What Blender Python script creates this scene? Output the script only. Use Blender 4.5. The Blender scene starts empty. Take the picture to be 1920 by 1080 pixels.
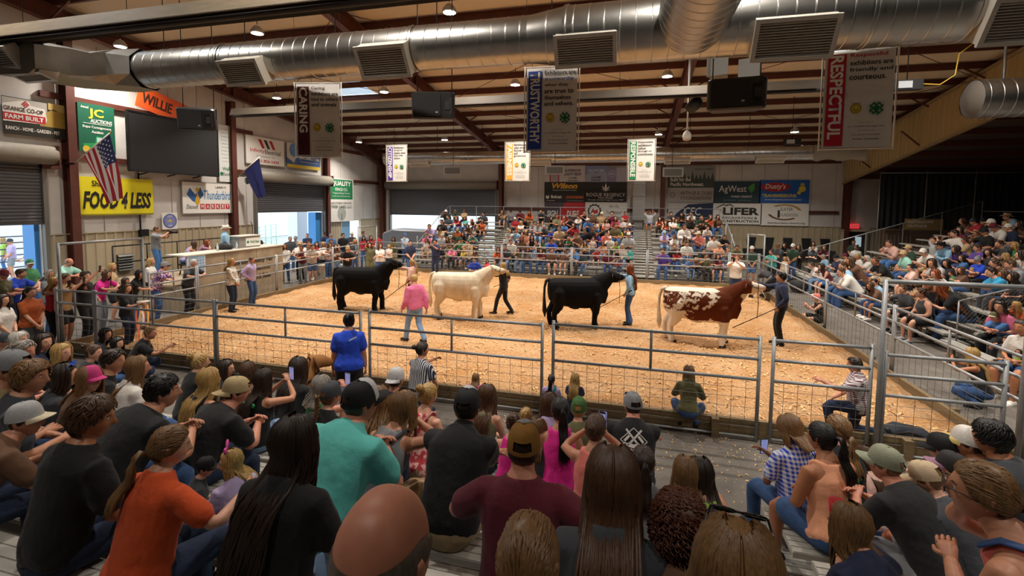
import bpy, bmesh, math, random
import numpy as np
from mathutils import Vector, Matrix

R_ = math.radians
random.seed(11)
SC = bpy.context.scene
COL = SC.collection

# ------------------------------------------------------------------ camera
CAM_H = 3.4
FPX = 870.0
PITCH = math.atan(57.5 / 870.0)
ROLL = R_(0.6)
YAW = R_(14.4)
cam_data = bpy.data.cameras.new('camera')
cam = bpy.data.objects.new('camera', cam_data)
COL.objects.link(cam)
cam_data.sensor_width = 36.0
cam_data.lens = FPX / 1920.0 * 36.0
cam_data.shift_y = -100.0 / 1920.0
cam_data.clip_start = 0.05
cam_data.clip_end = 400
cam.matrix_world = (Matrix.Translation((0, 0, CAM_H)) @ Matrix.Rotation(YAW, 4, 'Z') @ Matrix.Rotation(math.pi / 2 - PITCH, 4, 'X') @ Matrix.Rotation(ROLL, 4, 'Z'))
SC.camera = cam

# ------------------------------------------------------------------ world, exposure
world = bpy.data.worlds.new('world')
SC.world = world
world.use_nodes = True
_b = world.node_tree.nodes['Background']
_b.inputs['Color'].default_value = (0.72, 0.87, 1.0, 1)
_b.inputs['Strength'].default_value = 3.2
SC.view_settings.view_transform = 'Standard'
SC.view_settings.look = 'None'
SC.view_settings.gamma = 1.0
SC.view_settings.use_curve_mapping = False
SC.view_settings.exposure = 0.0
try:
    SC.cycles.use_denoising = True
    SC.cycles.max_bounces = 7
    SC.cycles.diffuse_bounces = 5
    SC.cycles.sample_clamp_indirect = 6.0
except Exception:
    pass

# high bay lamps: (x, y, z, watts); the housings are built further down at the same places
LAMP_W = 205.0
LAMPS = []

# ------------------------------------------------------------------ view helpers used to lay things out
_F = np.array([-math.sin(YAW) * math.cos(PITCH), math.cos(YAW) * math.cos(PITCH), -math.sin(PITCH)])
_Rr = np.array([math.cos(YAW), math.sin(YAW), 0.0])
_U = np.cross(_Rr, _F)
_Rr, _U = _Rr * math.cos(ROLL) + _U * math.sin(ROLL), _U * math.cos(ROLL) - _Rr * math.sin(ROLL)
_C = np.array([0, 0, CAM_H])

def ray(x, y):
    return _F + _Rr * (x - 960.0) / FPX - _U * (y - 440.0) / FPX

def on_z(x, y, z):
    d = ray(x, y); return _C + d * (z - CAM_H) / d[2]

def on_y(x, y, Y):
    d = ray(x, y); return _C + d * Y / d[1]

def on_x(x, y, X):
    d = ray(x, y); return _C + d * X / d[0]

def on_plane(x, y, n, c):
    d = ray(x, y); n = np.array(n, float)
    return _C + d * (c - n @ _C) / (n @ d)

# ------------------------------------------------------------------ colours and materials
def lin(c):
    if isinstance(c, str):
        c = [int(c[i:i + 2], 16) / 255.0 for i in (0, 2, 4)]
    return tuple(((v / 12.92) if v <= 0.04045 else ((v + 0.055) / 1.055) ** 2.4) for v in c[:3]) + (1.0,)

MATS = {}

def mat(name, color='808080', rough=0.6, metal=0.0, noise=0.0, nscale=8.0, bump=0.0, bscale=40.0, obj=False, emit=0.0,
        spec=0.5, stretch=(1, 1, 1), color2=None, sheen=0.0, coat=0.0):
    if name in MATS:
        return MATS[name]
    m = bpy.data.materials.new(name)
    m.use_nodes = True
    nt = m.node_tree
    p = nt.nodes['Principled BSDF']
    p.inputs['Roughness'].default_value = rough
    p.inputs['Metallic'].default_value = metal
    p.inputs['Specular IOR Level'].default_value = spec
    if sheen:
        p.inputs['Sheen Weight'].default_value = sheen
    if coat:
        p.inputs['Coat Weight'].default_value = coat
    src = None
    if obj:
        oi = nt.nodes.new('ShaderNodeObjectInfo')
        src = oi.outputs['Color']
    tc = mp = None
    if noise or bump or color2:
        tc = nt.nodes.new('ShaderNodeTexCoord')
        mp = nt.nodes.new('ShaderNodeMapping')
        mp.inputs['Scale'].default_value = stretch
        nt.links.new(tc.outputs['Object'], mp.inputs['Vector'])
    if noise or color2:
        nz = nt.nodes.new('ShaderNodeTexNoise')
        nz.inputs['Scale'].default_value = nscale
        nz.inputs['Detail'].default_value = 5
        nt.links.new(mp.outputs[0], nz.inputs['Vector'])
        mx = nt.nodes.new('ShaderNodeMix'); mx.data_type = 'RGBA'
        if color2:
            rp = nt.nodes.new('ShaderNodeValToRGB')
            rp.color_ramp.elements[0].position = 0.35; rp.color_ramp.elements[1].position = 0.65
            nt.links.new(nz.outputs['Fac'], rp.inputs['Fac'])
            mx.inputs['A'].default_value = lin(color); mx.inputs['B'].default_value = lin(color2)
            nt.links.new(rp.outputs['Color'], mx.inputs['Factor'])
            src = mx.outputs['Result']
        else:
            mx.blend_type = 'MULTIPLY'
            mx.inputs['Factor'].default_value = noise
            if src: nt.links.new(src, mx.inputs['A'])
            else: mx.inputs['A'].default_value = lin(color)
            rp = nt.nodes.new('ShaderNodeValToRGB')
            rp.color_ramp.elements[0].position = 0.3; rp.color_ramp.elements[1].position = 0.7
            rp.color_ramp.elements[0].color = (0.15, 0.15, 0.15, 1); rp.color_ramp.elements[1].color = (1.15, 1.15, 1.15, 1)
            nt.links.new(nz.outputs['Fac'], rp.inputs['Fac'])
            nt.links.new(rp.outputs['Color'], mx.inputs['B'])
            src = mx.outputs['Result']
    if src: nt.links.new(src, p.inputs['Base Color'])
    else: p.inputs['Base Color'].default_value = lin(color)
    if bump:
        nb = nt.nodes.new('ShaderNodeTexNoise')
        nb.inputs['Scale'].default_value = bscale
        nb.inputs['Detail'].default_value = 4
        nt.links.new(mp.outputs[0], nb.inputs['Vector'])
        bp = nt.nodes.new('ShaderNodeBump')
        bp.inputs['Strength'].default_value = bump
        bp.inputs['Distance'].default_value = 0.02
        nt.links.new(nb.outputs['Fac'], bp.inputs['Height'])
        nt.links.new(bp.outputs['Normal'], p.inputs['Normal'])
    if emit:
        p.inputs['Emission Color'].default_value = lin(color)
        p.inputs['Emission Strength'].default_value = emit
    MATS[name] = m
    return m

# ------------------------------------------------------------------ objects
def link(o, parent=None):
    COL.objects.link(o)
    if parent is not None:
        o.parent = parent
    return o

def tag(o, label=None, cat=None, group=None, kind=None):
    if label: o['label'] = label
    if cat: o['category'] = cat
    if group: o['group'] = group
    if kind: o['kind'] = kind
    return o

def thing(name, label, cat, loc=(0, 0, 0), rz=0.0, group=None):
    o = bpy.data.objects.new(name, None)
    o.empty_display_size = 0.1
    o.location = tuple(float(v) for v in loc); o.rotation_euler = (0, 0, rz)
    link(o)
    return tag(o, label, cat, group)

def kids(o):
    return [c for c in bpy.data.objects if c.parent == o]

class MB:
    """collects geometry; build() links it as one mesh object"""
    def __init__(s):
        s.v = []; s.f = []; s.m = []; s.n = 0; s.smooth = []
    def add(s, verts, faces, mi=0, smooth=False):
        b = s.n
        verts = [tuple(float(c) for c in q) for q in verts]
        s.v += verts; s.n += len(verts)
        for q in faces:
            s.f.append(tuple(b + i for i in q)); s.m.append(mi); s.smooth.append(smooth)
        return s
    def box(s, c, size, rot=None, mi=0):
        hx, hy, hz = size[0] / 2, size[1] / 2, size[2] / 2
        vs = [Vector((x, y, z)) for x in (-hx, hx) for y in (-hy, hy) for z in (-hz, hz)]
        if rot is not None: vs = [rot @ q for q in vs]
        c = Vector([float(k) for k in c])
        return s.add([q + c for q in vs], [(0, 1, 3, 2), (4, 6, 7, 5), (0, 4, 5, 1), (2, 3, 7, 6), (0, 2, 6, 4), (1, 5, 7, 3)], mi)
    def bar(s, a, b, w, h, up=(0, 0, 1), mi=0):
        """box beam from a to b, w across, h along up"""
        a = Vector([float(k) for k in a]); b = Vector([float(k) for k in b]); d = (b - a)
        L = d.length
        if L < 1e-6: return s
        d.normalize(); up = Vector(up)
        x = d.cross(up)
        if x.length < 1e-4: x = d.cross(Vector((1, 0, 0)))
        x.normalize(); u = x.cross(d)
        vs = []
        for p in (a, b):
            for sx, su in ((-1, -1), (1, -1), (1, 1), (-1, 1)):
                vs.append(p + x * sx * w / 2 + u * su * h / 2)
        return s.add(vs, [(3, 2, 1, 0), (4, 5, 6, 7), (0, 1, 5, 4), (1, 2, 6, 5), (2, 3, 7, 6), (3, 0, 4, 7)], mi)
    def tube(s, pts, r, n=8, mi=0, cap=True, smooth=True):
        pts = [Vector([float(k) for k in p]) for p in pts]
        if not isinstance(r, (list, tuple)): r = [r] * len(pts)
        rings = []
        pu = None
        vs = []
        for i, p in enumerate(pts):
            d = (pts[min(i + 1, len(pts) - 1)] - pts[max(i - 1, 0)])
            if d.length < 1e-7: d = Vector((0, 0, 1))
            d.normalize()
            if pu is None:
                pu = Vector((0, 0, 1)) if abs(d.z) < 0.9 else Vector((1, 0, 0))
            x = d.cross(pu)
            if x.length < 1e-5: x = d.orthogonal()
            x.normalize(); u = x.cross(d); pu = u
            for k in range(n):
                a = 2 * math.pi * k / n
                vs.append(p + (x * math.cos(a) + u * math.sin(a)) * r[i])
        fs = []
        for i in range(len(pts) - 1):
            for k in range(n):
                k2 = (k + 1) % n
                fs.append((i * n + k, i * n + k2, (i + 1) * n + k2, (i + 1) * n + k))
        s.add(vs, fs, mi, smooth)
        if cap:
            b = s.n - len(vs)
            s.f.append(tuple(b + k for k in range(n))[::-1]); s.m.append(mi); s.smooth.append(False)
            b2 = b + (len(pts) - 1) * n
            s.f.append(tuple(b2 + k for k in range(n))); s.m.append(mi); s.smooth.append(False)
        return s
    def lathe(s, prof, n=16, c=(0, 0, 0), mi=0, smooth=True, sx=1.0, sy=1.0):
        vs = []
        for r, z in prof:
            for k in range(n):
                a = 2 * math.pi * k / n
                vs.append((c[0] + r * math.cos(a) * sx, c[1] + r * math.sin(a) * sy, c[2] + z))
        fs = []
        for i in range(len(prof) - 1):
            for k in range(n):
                k2 = (k + 1) % n
                fs.append((i * n + k, i * n + k2, (i + 1) * n + k2, (i + 1) * n + k))
        return s.add(vs, fs, mi, smooth)
    def grid(s, P, mi=0, smooth=True, close_u=False):
        """P: rows x cols x 3"""
        P = np.asarray(P, float)
        a, b = P.shape[:2]
        fs = []
        for i in range(a - 1):
            for k in range(b if close_u else b - 1):
                k2 = (k + 1) % b
                fs.append((i * b + k, i * b + k2, (i + 1) * b + k2, (i + 1) * b + k))
        return s.add(P.reshape(-1, 3), fs, mi, smooth)
    def prism(s, poly, axis_o, ax, ay, depth, mi=0):
        """poly: 2d outline; extruded along ax x ay"""
        o = Vector(axis_o); ax = Vector(ax); ay = Vector(ay); nz = ax.cross(ay); nz.normalize()
        k = len(poly)
        vs = [o + ax * p[0] + ay * p[1] for p in poly] + [o + ax * p[0] + ay * p[1] + nz * depth for p in poly]
        fs = [tuple(range(k))[::-1], tuple(range(k, 2 * k))]
        fs += [(i, (i + 1) % k, k + (i + 1) % k, k + i) for i in range(k)]
        return s.add(vs, fs, mi)
    def mesh(s, name, mats):
        me = bpy.data.meshes.new(name)
        me.from_pydata(s.v, [], s.f)
        for m in (mats if isinstance(mats, (list, tuple)) else [mats]):
            me.materials.append(m)
        if any(s.m): me.polygons.foreach_set('material_index', s.m)
        me.polygons.foreach_set('use_smooth', s.smooth)
        me.update()
        return me
    def build(s, name, mats, parent=None, kind=None, label=None):
        o = bpy.data.objects.new(name, s.mesh(name, mats))
        link(o, parent)
        if kind: o['kind'] = kind
        if label: o['label'] = label
        return o

def inst(name, me, parent=None, loc=(0, 0, 0), rot=(0, 0, 0), kind=None, scale=None):
    o = bpy.data.objects.new(name, me)
    o.location = tuple(float(v) for v in loc); o.rotation_euler = rot
    if scale: o.scale = scale
    link(o, parent)
    if kind: o['kind'] = kind
    return o
# ================================================================== people
def V3(*a): return np.array(a, float)
def unit(v):
    v = np.asarray(v, float); n = np.linalg.norm(v)
    return v / n if n > 1e-9 else V3(0, 0, 1)
def rz(a):
    c, s = math.cos(a), math.sin(a); return np.array([[c, -s, 0], [s, c, 0], [0, 0, 1.0]])
def rx(a):
    c, s = math.cos(a), math.sin(a); return np.array([[1.0, 0, 0], [0, c, -s], [0, s, c]])
def ry(a):
    c, s = math.cos(a), math.sin(a); return np.array([[c, 0, s], [0, 1.0, 0], [-s, 0, c]])

class GB:
    """numpy geometry buffer (quads + triangles + a material index each)"""
    def __init__(s): s.v = []; s.q = []; s.qm = []; s.t = []; s.tm = []; s.n = 0
    def add(s, v, q=None, t=None, m=0):
        v = np.asarray(v, float).reshape(-1, 3)
        if q is not None and len(q):
            q = np.asarray(q, int).reshape(-1, 4) + s.n; s.q.append(q); s.qm.append(np.full(len(q), m))
        if t is not None and len(t):
            t = np.asarray(t, int).reshape(-1, 3) + s.n; s.t.append(t); s.tm.append(np.full(len(t), m))
        s.v.append(v); s.n += len(v)
    def arrays(s):
        v = np.concatenate(s.v) if s.v else np.zeros((0, 3))
        q = np.concatenate(s.q) if s.q else np.zeros((0, 4), int)
        t = np.concatenate(s.t) if s.t else np.zeros((0, 3), int)
        qm = np.concatenate(s.qm) if s.qm else np.zeros(0, int)
        tm = np.concatenate(s.tm) if s.tm else np.zeros(0, int)
        return v, q, qm, t, tm
    def mesh(s, name, mats, smooth=True, pre=None):
        v, q, qm, t, tm = s.arrays()
        if pre is not None:
            pv, pq = pre
            q = q + len(pv); t = np.concatenate([pq, t + len(pv)]); tm = np.concatenate([np.zeros(len(pq), int), tm])
            v = np.concatenate([pv, v])
        me = bpy.data.meshes.new(name)
        nq, ntr = len(q), len(t)
        me.vertices.add(len(v)); me.vertices.foreach_set('co', v.astype(np.float32).ravel())
        me.loops.add(nq * 4 + ntr * 3)
        me.loops.foreach_set('vertex_index', np.concatenate([q.ravel(), t.ravel()]).astype(np.int32))
        me.polygons.add(nq + ntr)
        me.polygons.foreach_set('loop_start', np.concatenate([np.arange(nq) * 4, nq * 4 + np.arange(ntr) * 3]).astype(np.int32))
        me.polygons.foreach_set('material_index', np.concatenate([qm, tm]).astype(np.int32))
        me.polygons.foreach_set('use_smooth', np.full(nq + ntr, smooth))
        for m in mats: me.materials.append(m)
        me.update(calc_edges=True)
        me.validate()
        return me

def loft(g, secs, n=12, m=0, caps=True, pw=2.0):
    """secs: (centre, u, v, ru, rv)"""
    a = np.arange(n) * 2 * math.pi / n
    c, s_ = np.cos(a), np.sin(a)
    if pw != 2.0:
        k = (np.abs(c) ** pw + np.abs(s_) ** pw) ** (-1.0 / pw); c = c * k; s_ = s_ * k
    V = []
    for ce, u, v, ru, rv in secs:
        V.append(np.asarray(ce)[None] + np.outer(c * ru, u) + np.outer(s_ * rv, v))
    k = len(secs)
    V = np.concatenate(V)
    i = np.arange(k - 1)[:, None] * n; j = np.arange(n)[None]; j2 = (j + 1) % n
    Q = np.stack([i + j, i + j2, i + n + j2, i + n + j], -1).reshape(-1, 4)
    T = []
    if caps:
        V = np.concatenate([V, [secs[0][0]], [secs[-1][0]]])
        b0 = k * n
        T = [(b0, (q + 1) % n, q) for q in range(n)] + [(b0 + 1, (k - 1) * n + q, (k - 1) * n + (q + 1) % n) for q in range(n)]
    g.add(V, Q, T, m)

def limb(g, pts, rad, n=10, m=0, flat=1.0, side=None, round0=True, round1=True):
    """tube along pts with radius list; rounded ends; flat scales the second axis"""
    P = [np.asarray(p, float) for p in pts]; R = list(rad)
    if round0:
        d = unit(P[0] - P[1]); P = [P[0] + d * R[0] * .75] + P; R = [R[0] * .6] + R
    if round1:
        d = unit(P[-1] - P[-2]); P = P + [P[-1] + d * R[-1] * .75]; R = R + [R[-1] * .6]
    secs = []
    pu = side
    for i, p in enumerate(P):
        d = unit(P[min(i + 1, len(P) - 1)] - P[max(i - 1, 0)])
        if pu is None:
            pu = V3(1, 0, 0) if abs(d[0]) < .8 else V3(0, 1, 0)
        u = unit(pu - d * (pu @ d)); pu = u
        v = np.cross(d, u)
        secs.append((p, u, v, R[i], R[i] * flat))
    loft(g, secs, n, m)

def ik(a, b, l1, l2, pole):
    a = np.asarray(a, float); b = np.asarray(b, float)
    d = b - a; L = np.linalg.norm(d)
    if L > (l1 + l2) * .995: b = a + d / L * (l1 + l2) * .995; d = b - a; L = np.linalg.norm(d)
    if L < abs(l1 - l2) + .03: b = a + unit(d) * (abs(l1 - l2) + .03); d = b - a; L = np.linalg.norm(d)
    x = (l1 * l1 - l2 * l2 + L * L) / (2 * L)
    h = math.sqrt(max(l1 * l1 - x * x, 0))
    t = d / L
    p = np.asarray(pole, float); p = p - t * (p @ t)
    return a + t * x + unit(p) * h, b

BODY = {
    'm': dict(sec=[(-.13, .09, .085, 0), (-.06, .158, .112, 0), (.02, .165, .115, 0), (.10, .155, .108, .0), (.2, .155, .112, .008),
                   (.3, .172, .12, .01), (.38, .172, .115, .004), (.42, .15, .095, -.006), (.455, .112, .078, -.012), (.48, .082, .066, -.012), (.51, .062, .058, -.012)],
              sh=.178, arm=1.0, neck=.056, thigh=.08, leg=1.0),
    'f': dict(sec=[(-.13, .09, .09, 0), (-.06, .172, .12, -.005), (.02, .172, .12, -.005), (.10, .14, .1, .0), (.18, .125, .095, .004),
                   (.28, .14, .115, .016), (.35, .148, .115, .012), (.41, .128, .085, -.004), (.45, .095, .068, -.012), (.48, .066, .056, -.012), (.51, .05, .05, -.012)],
              sh=.152, arm=.84, neck=.047, thigh=.083, leg=.95),
}
BODY['c'] = BODY['f']

POSES = {
    # base, torso lean at hips/at chest (deg), hand targets L,R (local), elbow poles, legs
    'lap': dict(b='sit', lean=(10, 20), L=(-.07, .30, .24), R=(.06, .33, .25)),
    'knees': dict(b='sit', lean=(26, 48), L=(-.05, .55, .30), R=(.05, .56, .29)),
    'fold': dict(b='sit', lean=(20, 38), L=(.14, .42, .34), R=(-.14, .45, .36), pole=(1, .2, -.5)),
    'cross': dict(b='sit', lean=(4, 14), L=(.13, .27, .38), R=(-.12, .29, .36), pole=(1, -.1, -.6)),
    'phone': dict(b='sit', lean=(8, 18), L=(-.08, .30, .24), R=(.12, .40, .58)),
    'film': dict(b='sit', lean=(4, 10), L=(-.05, .36, .62), R=(.06, .38, .66)),
    'chin': dict(b='sit', lean=(22, 38), L=(.02, .42, .33), R=(.05, .40, .58)),
    'clap': dict(b='sit', lean=(6, 14), L=(-.03, .36, .40), R=(.04, .36, .40)),
    'back': dict(b='sit', lean=(-14, -4), L=(-.30, -.22, .06), R=(.30, -.22, .06), pole=(.4, -1, .3)),
    'raise': dict(b='sit', lean=(0, 4), L=(-.13, .02, .86), R=(.13, .02, .86), pole=(1, .2, .4)),
    'reach': dict(b='sit', lean=(14, 22), L=(-.06, .3, .26), R=(.16, .62, .44)),
    'stand': dict(b='stand', lean=(0, 3), L=(-.25, .06, .80), R=(.25, .06, .80), pole=(.4, -1, 0)),
    'scross': dict(b='stand', lean=(-2, 2), L=(.12, .25, 1.16), R=(-.12, .27, 1.14), pole=(1, -.1, -.6)),
    'rail': dict(b='stand', lean=(12, 24), L=(-.02, .42, 1.20), R=(.10, .44, 1.18), pole=(1, .1, -.2)),
    'sphone': dict(b='stand', lean=(0, 4), L=(-.08, .38, 1.45), R=(.05, .42, 1.50)),
    'arm_up': dict(b='stand', lean=(0, 4), L=(-.20, .16, 1.05), R=(.16, .38, 1.72)),
    'sfront': dict(b='stand', lean=(0, 3), L=(-.05, .21, .93), R=(.05, .22, .92), pole=(1, -.6, 0)),
    'hips': dict(b='stand', lean=(0, 4), L=(-.19, .03, 1.02), R=(.19, .03, 1.02), pole=(1, -.9, 0)),
    'sclap': dict(b='stand', lean=(0, 4), L=(-.03, .36, 1.18), R=(.03, .36, 1.18)),
    'walk': dict(b='walk', lean=(2, 4), L=(-.24, .20, .86), R=(.25, -.12, .84), pole=(.3, -1, 0)),
    'lead': dict(b='stand', lean=(0, 2), L=(-.22, .10, .92), R=(.02, .52, 1.42), pole=(.5, -.2, -1)),
    'lead2': dict(b='walk', lean=(0, 2), L=(-.10, .50, 1.42), R=(.22, .10, .94), pole=(.5, -.2, -1)),
    'squat': dict(b='squat', lean=(22, 32), L=(-.10, .42, .50), R=(.12, .42, .48)),
    'squat_film': dict(b='squat', lean=(14, 18), L=(-.06, .44, .80), R=(.06, .46, .82)),
    'kneel': dict(b='kneel', lean=(2, 8), L=(-.12, .52, .86), R=(.10, .30, .55)),
    'floor': dict(b='floor', lean=(14, 26), L=(-.12, .34, .24), R=(.12, .34, .24)),
    'floor_clap': dict(b='floor', lean=(6, 12), L=(-.06, .40, .52), R=(.04, .42, .46)),
    'perch': dict(b='perch', lean=(4, 10), L=(-.30, .30, .20), R=(.34, .34, .22)),
}

def skeleton(pose, sex='m', fat=1.0, twist=0.0, hyaw=0.0, hpitch=0.0, over=None):
    P = dict(POSES[pose])
    if over: P.update(over)
    base = P['b']; B = BODY[sex]
    k = {}
    hip = .09
    pel = {'sit': .105, 'stand': .94, 'walk': .92, 'squat': .30, 'kneel': .50, 'floor': .10, 'perch': .105}[base]
    k['pel'] = V3(0, 0, pel)
    l0, l1 = R_(P['lean'][0]), R_(P['lean'][1])
    tw = R_(twist)
    def spine(s):
        n = 12; p = k['pel'].copy()
        if s < 0:
            ang = l0 * (1 + s * 2)
            p = p + V3(0, math.sin(ang), math.cos(ang)) * s
            u0, t0 = V3(1, 0, 0), V3(0, math.sin(ang), math.cos(ang))
            return p, u0, np.cross(t0, u0), t0
        for i in range(n):
            ang = l0 + (l1 - l0) * min(1, (i + .5) / n * s / .45)
            p = p + V3(0, math.sin(ang), math.cos(ang)) * (s * 1.09 / n)
        ang = l0 + (l1 - l0) * min(1, s / .45)
        f = tw * min(1, max(0, s / .42))
        u0 = rz(f) @ V3(1, 0, 0); t0 = V3(0, math.sin(ang), math.cos(ang))
        u0 = unit(u0 - t0 * (u0 @ t0))
        return p, u0, np.cross(t0, u0), t0
    k['spine'] = spine
    c, u, v, t = spine(.402)
    k['sh'] = {-1: c - u * B['sh'] * (1 + (fat - 1) * .5) , 1: c + u * B['sh'] * (1 + (fat - 1) * .5)}
    nb = spine(.51)
    k['neck0'] = spine(.44)[0]; k['neck1'] = nb[0]
    lean_f = math.sin(l1)
    k['head'] = nb[0] + V3(0, .022 + .05 * lean_f, .106 - .02 * lean_f)
    k['hrot'] = rz(R_(hyaw)) @ rx(R_(hpitch))
    pole = V3(*P.get('pole', (.9, -.5, -.8)))
    la, lf = .30, .262
    if sex != 'm': la, lf = .28, .245
    k['el'] = {}; k['wr'] = {}
    for sd, key in ((-1, 'L'), (1, 'R')):
        tgt = V3(*P[key])
        if tw: tgt = k['pel'] * V3(1, 1, 0) + rz(tw * .8) @ (tgt - k['pel'] * V3(1, 1, 0))
        pl = rz(tw) @ (pole * V3(sd, 1, 1))
        e, w = ik(k['sh'][sd], tgt, la, lf, pl)
        k['el'][sd] = e; k['wr'][sd] = w
    k['hip'] = {-1: k['pel'] - V3(hip, 0, .01), 1: k['pel'] + V3(hip, 0, -.01)}
    lt, ls = .44, .42
    ank = {'sit': ((-.13, .44, -.34), (.13, .42, -.34)), 'stand': ((-.11, -.01, .085), (.11, .02, .085)),
           'walk': ((-.09, .27, .10), (.09, -.26, .13)), 'squat': ((-.14, .06, .085), (.14, .04, .085)),
           'kneel': ((-.12, .36, .085), (.12, -.38, .10)), 'floor': ((.10, .36, .07), (-.12, .42, .07)),
           'perch': ((-.16, .30, -.36), (.3, .30, -.30))}[base]
    if 'ank' in P: ank = P['ank']
    kp = {'sit': (.12, .6, .8), 'stand': (.05, 1, 0), 'walk': (0, 1, 0), 'squat': (.35, 1, .4), 'kneel': (.1, 1, -.15), 'floor': (1.2, .6, .25),
          'perch': (.5, 1, .5)}[base]
    k['kn'] = {}; k['an'] = {}
    for i, sd in ((0, -1), (1, 1)):
        p_ = V3(kp[0] * sd, kp[1], kp[2])
        if base == 'kneel' and sd == 1: p_ = V3(.1, 1, -.6)
        if base == 'kneel' and sd == -1: p_ = V3(-.1, 1, .8)
        kn, an = ik(k['hip'][sd], V3(*ank[i]), lt, ls, p_)
        k['kn'][sd] = kn; k['an'][sd] = an
    k['base'] = base; k['sex'] = sex; k['fat'] = fat; k['pose'] = pose
    k['foot'] = {}
    for sd in (-1, 1):
        d = V3(.12 * sd, 1, 0)
        if base == 'floor': d = V3(-sd * 1.0, .45, .05)
        if base == 'kneel' and sd == 1: d = V3(0, -.4, -1)
        k['foot'][sd] = unit(d)
    return k

def torso(g, k, off=0.0, s0=-.13, s1=.51, n=16, loose=0.0, tank=False, fatk=1.0):
    B = BODY[k['sex']]; fat = k['fat']
    S = np.array(B['sec'])
    ss = [s for s in S[:, 0] if s0 < s < s1]
    ss = [s0] + ss + [s1]
    secs = []
    for s in ss:
        r1, r2, dy = (np.interp(s, S[:, 0], S[:, i]) for i in (1, 2, 3))
        belly = math.exp(-((s - .1) / .16) ** 2)
        r1 = r1 * (1 + (fat - 1) * (.75 + .25 * belly)); r2 = r2 * (1 + (fat - 1) * (.6 + .8 * belly)); dy += (fat - 1) * .06 * belly
        if loose and s < .34:
            r1 = max(r1, .15 * (1 + loose)); r2 = max(r2, .105 * (1 + loose))
        if tank and s > .33:
            f = min(1, (s - .33) / .1); r1 = r1 * (1 - .3 * f) ; off2 = off
        c, u, v, t = k['spine'](s)
        secs.append((c + v * dy, u, v, r1 + off, r2 + off))
    loft(g, secs, n, pw=2.35)

def arms(g, k, off=0.0, upto=1.0, n=10, fl=0.0):
    B = BODY[k['sex']]; a = B['arm'] * (1 + (k['fat'] - 1) * .8)
    for sd in (-1, 1):
        s, e, w = k['sh'][sd], k['el'][sd], k['wr'][sd]
        c, u, v, t = k['spine'](.405)
        inn = c + u * sd * .085 + t * .004
        if upto < .5:
            q = upto * 2
            limb(g, [inn, s, s + (e - s) * q * .5, s + (e - s) * q], [.05 * a + off, .058 * a + off, .054 * a + off + fl * .5, .05 * a + off + fl], n)
        else:
            q = (upto - .5) * 2
            pts = [inn, s, s + (e - s) * .4, e - (e - s) * .08, e + (w - e) * .2 * q, e + (w - e) * .55 * q, e + (w - e) * q]
            rr = [.05 * a, .058 * a, .052 * a, .041 * a, .043 * a, .037 * a, .026 * a + .002]
            limb(g, pts, [r + off for r in rr], n)

def legs(g, k, off=0.0, upto=1.0, n=10, flare=0.0, taper=True):
    B = BODY[k['sex']]; T = B['thigh'] * (1 + (k['fat'] - 1) * .9); lg = B['leg'] * (1 + (k['fat'] - 1) * .5)
    for sd in (-1, 1):
        h, kn, an = k['hip'][sd], k['kn'][sd], k['an'][sd]
        P = [h, h + (kn - h) * .4, kn - (kn - h) * .08, kn + (an - kn) * .1, kn + (an - kn) * .35, kn + (an - kn) * .7, an]
        Rr = [T * 1.02, T * .95, .06 * lg, .057 * lg, .056 * lg, .042 * lg, .036 * lg]
        if flare: Rr[5] += flare * .5; Rr[6] += flare
        if upto < .5:
            q = upto * 2
            P = [h, h + (kn - h) * q * .5, h + (kn - h) * q]; Rr = [T * 1.02, T * .98, T * .88 + .008]
        limb(g, P, [r + off for r in Rr], n)

def feet(g, k, off=0.0, n=8, m=0, sides=(-1, 1)):
    for sd in sides:
        an, d = k['an'][sd], k['foot'][sd]
        u = unit(np.cross(d, V3(0, 0, 1)) if abs(d[2]) < .8 else V3(1, 0, 0)); w = np.cross(u, d)
        sz = .92 if k['sex'] != 'm' else 1.0
        b = an - w * .05
        S = [(b - d * .065 * sz, .026, .026), (b - d * .04 * sz, .036, .04), (b + d * .03 * sz, .038, .042), (b + d * .10 * sz - w * .008, .045, .03),
             (b + d * .155 * sz - w * .014, .044, .022), (b + d * .195 * sz - w * .018, .026, .014)]
        loft(g, [(c, u, w, r1 + off, r2 + off * .7) for c, r1, r2 in S], n, m)

def hands(g, k, n=6, m=0, curl=.5):
    hs = (1.0 if k['sex'] == 'm' else .9)
    for sd in (-1, 1):
        w, e = k['wr'][sd], k['el'][sd]
        d = unit(w - e)
        # palm faces inwards/down
        pn = V3(-sd * .7, 0, -.7)
        pn = unit(pn - d * (pn @ d)); u = np.cross(d, pn) * (-sd)   # u points to the thumb side
        if u[2] < -.2 and k['base'] != 'floor': pass
        pal = [(w - d * .02, .024, .02), (w + d * .02 * hs, .03, .019), (w + d * .06 * hs, .041, .016), (w + d * .088 * hs, .041, .014)]
        loft(g, [(c, u, pn, a * hs, b * hs) for c, a, b in pal], max(n, 6), m)
        for i, (o, L) in enumerate(((.031, .07), (.0105, .08), (-.0105, .075), (-.031, .058))):
            p0 = w + d * .078 * hs + u * o * hs
            q1 = p0 + (d * .95 + pn * .3 * curl) * L * .48 * hs
            q2 = q1 + unit(d * (1 - .7 * curl) + pn * 1.3 * curl) * L * .34 * hs
            q3 = q2 + unit(d * (1 - 1.5 * curl) + pn * 1.6 * curl) * L * .26 * hs
            limb(g, [p0, q1, q2, q3], [.0092 * hs, .0088 * hs, .008 * hs, .0066 * hs], max(4, n - 1), m, round0=False)
        t0 = w + d * .03 * hs + u * .026 * hs
        t1 = t0 + (d * .6 + u * .65 + pn * .35) * .038 * hs
        t2 = t1 + (d * .9 + u * .1 + pn * .45) * .032 * hs
        limb(g, [t0, t1, t2], [.0125 * hs, .0105 * hs, .008 * hs], max(4, n - 1), m)

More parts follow.
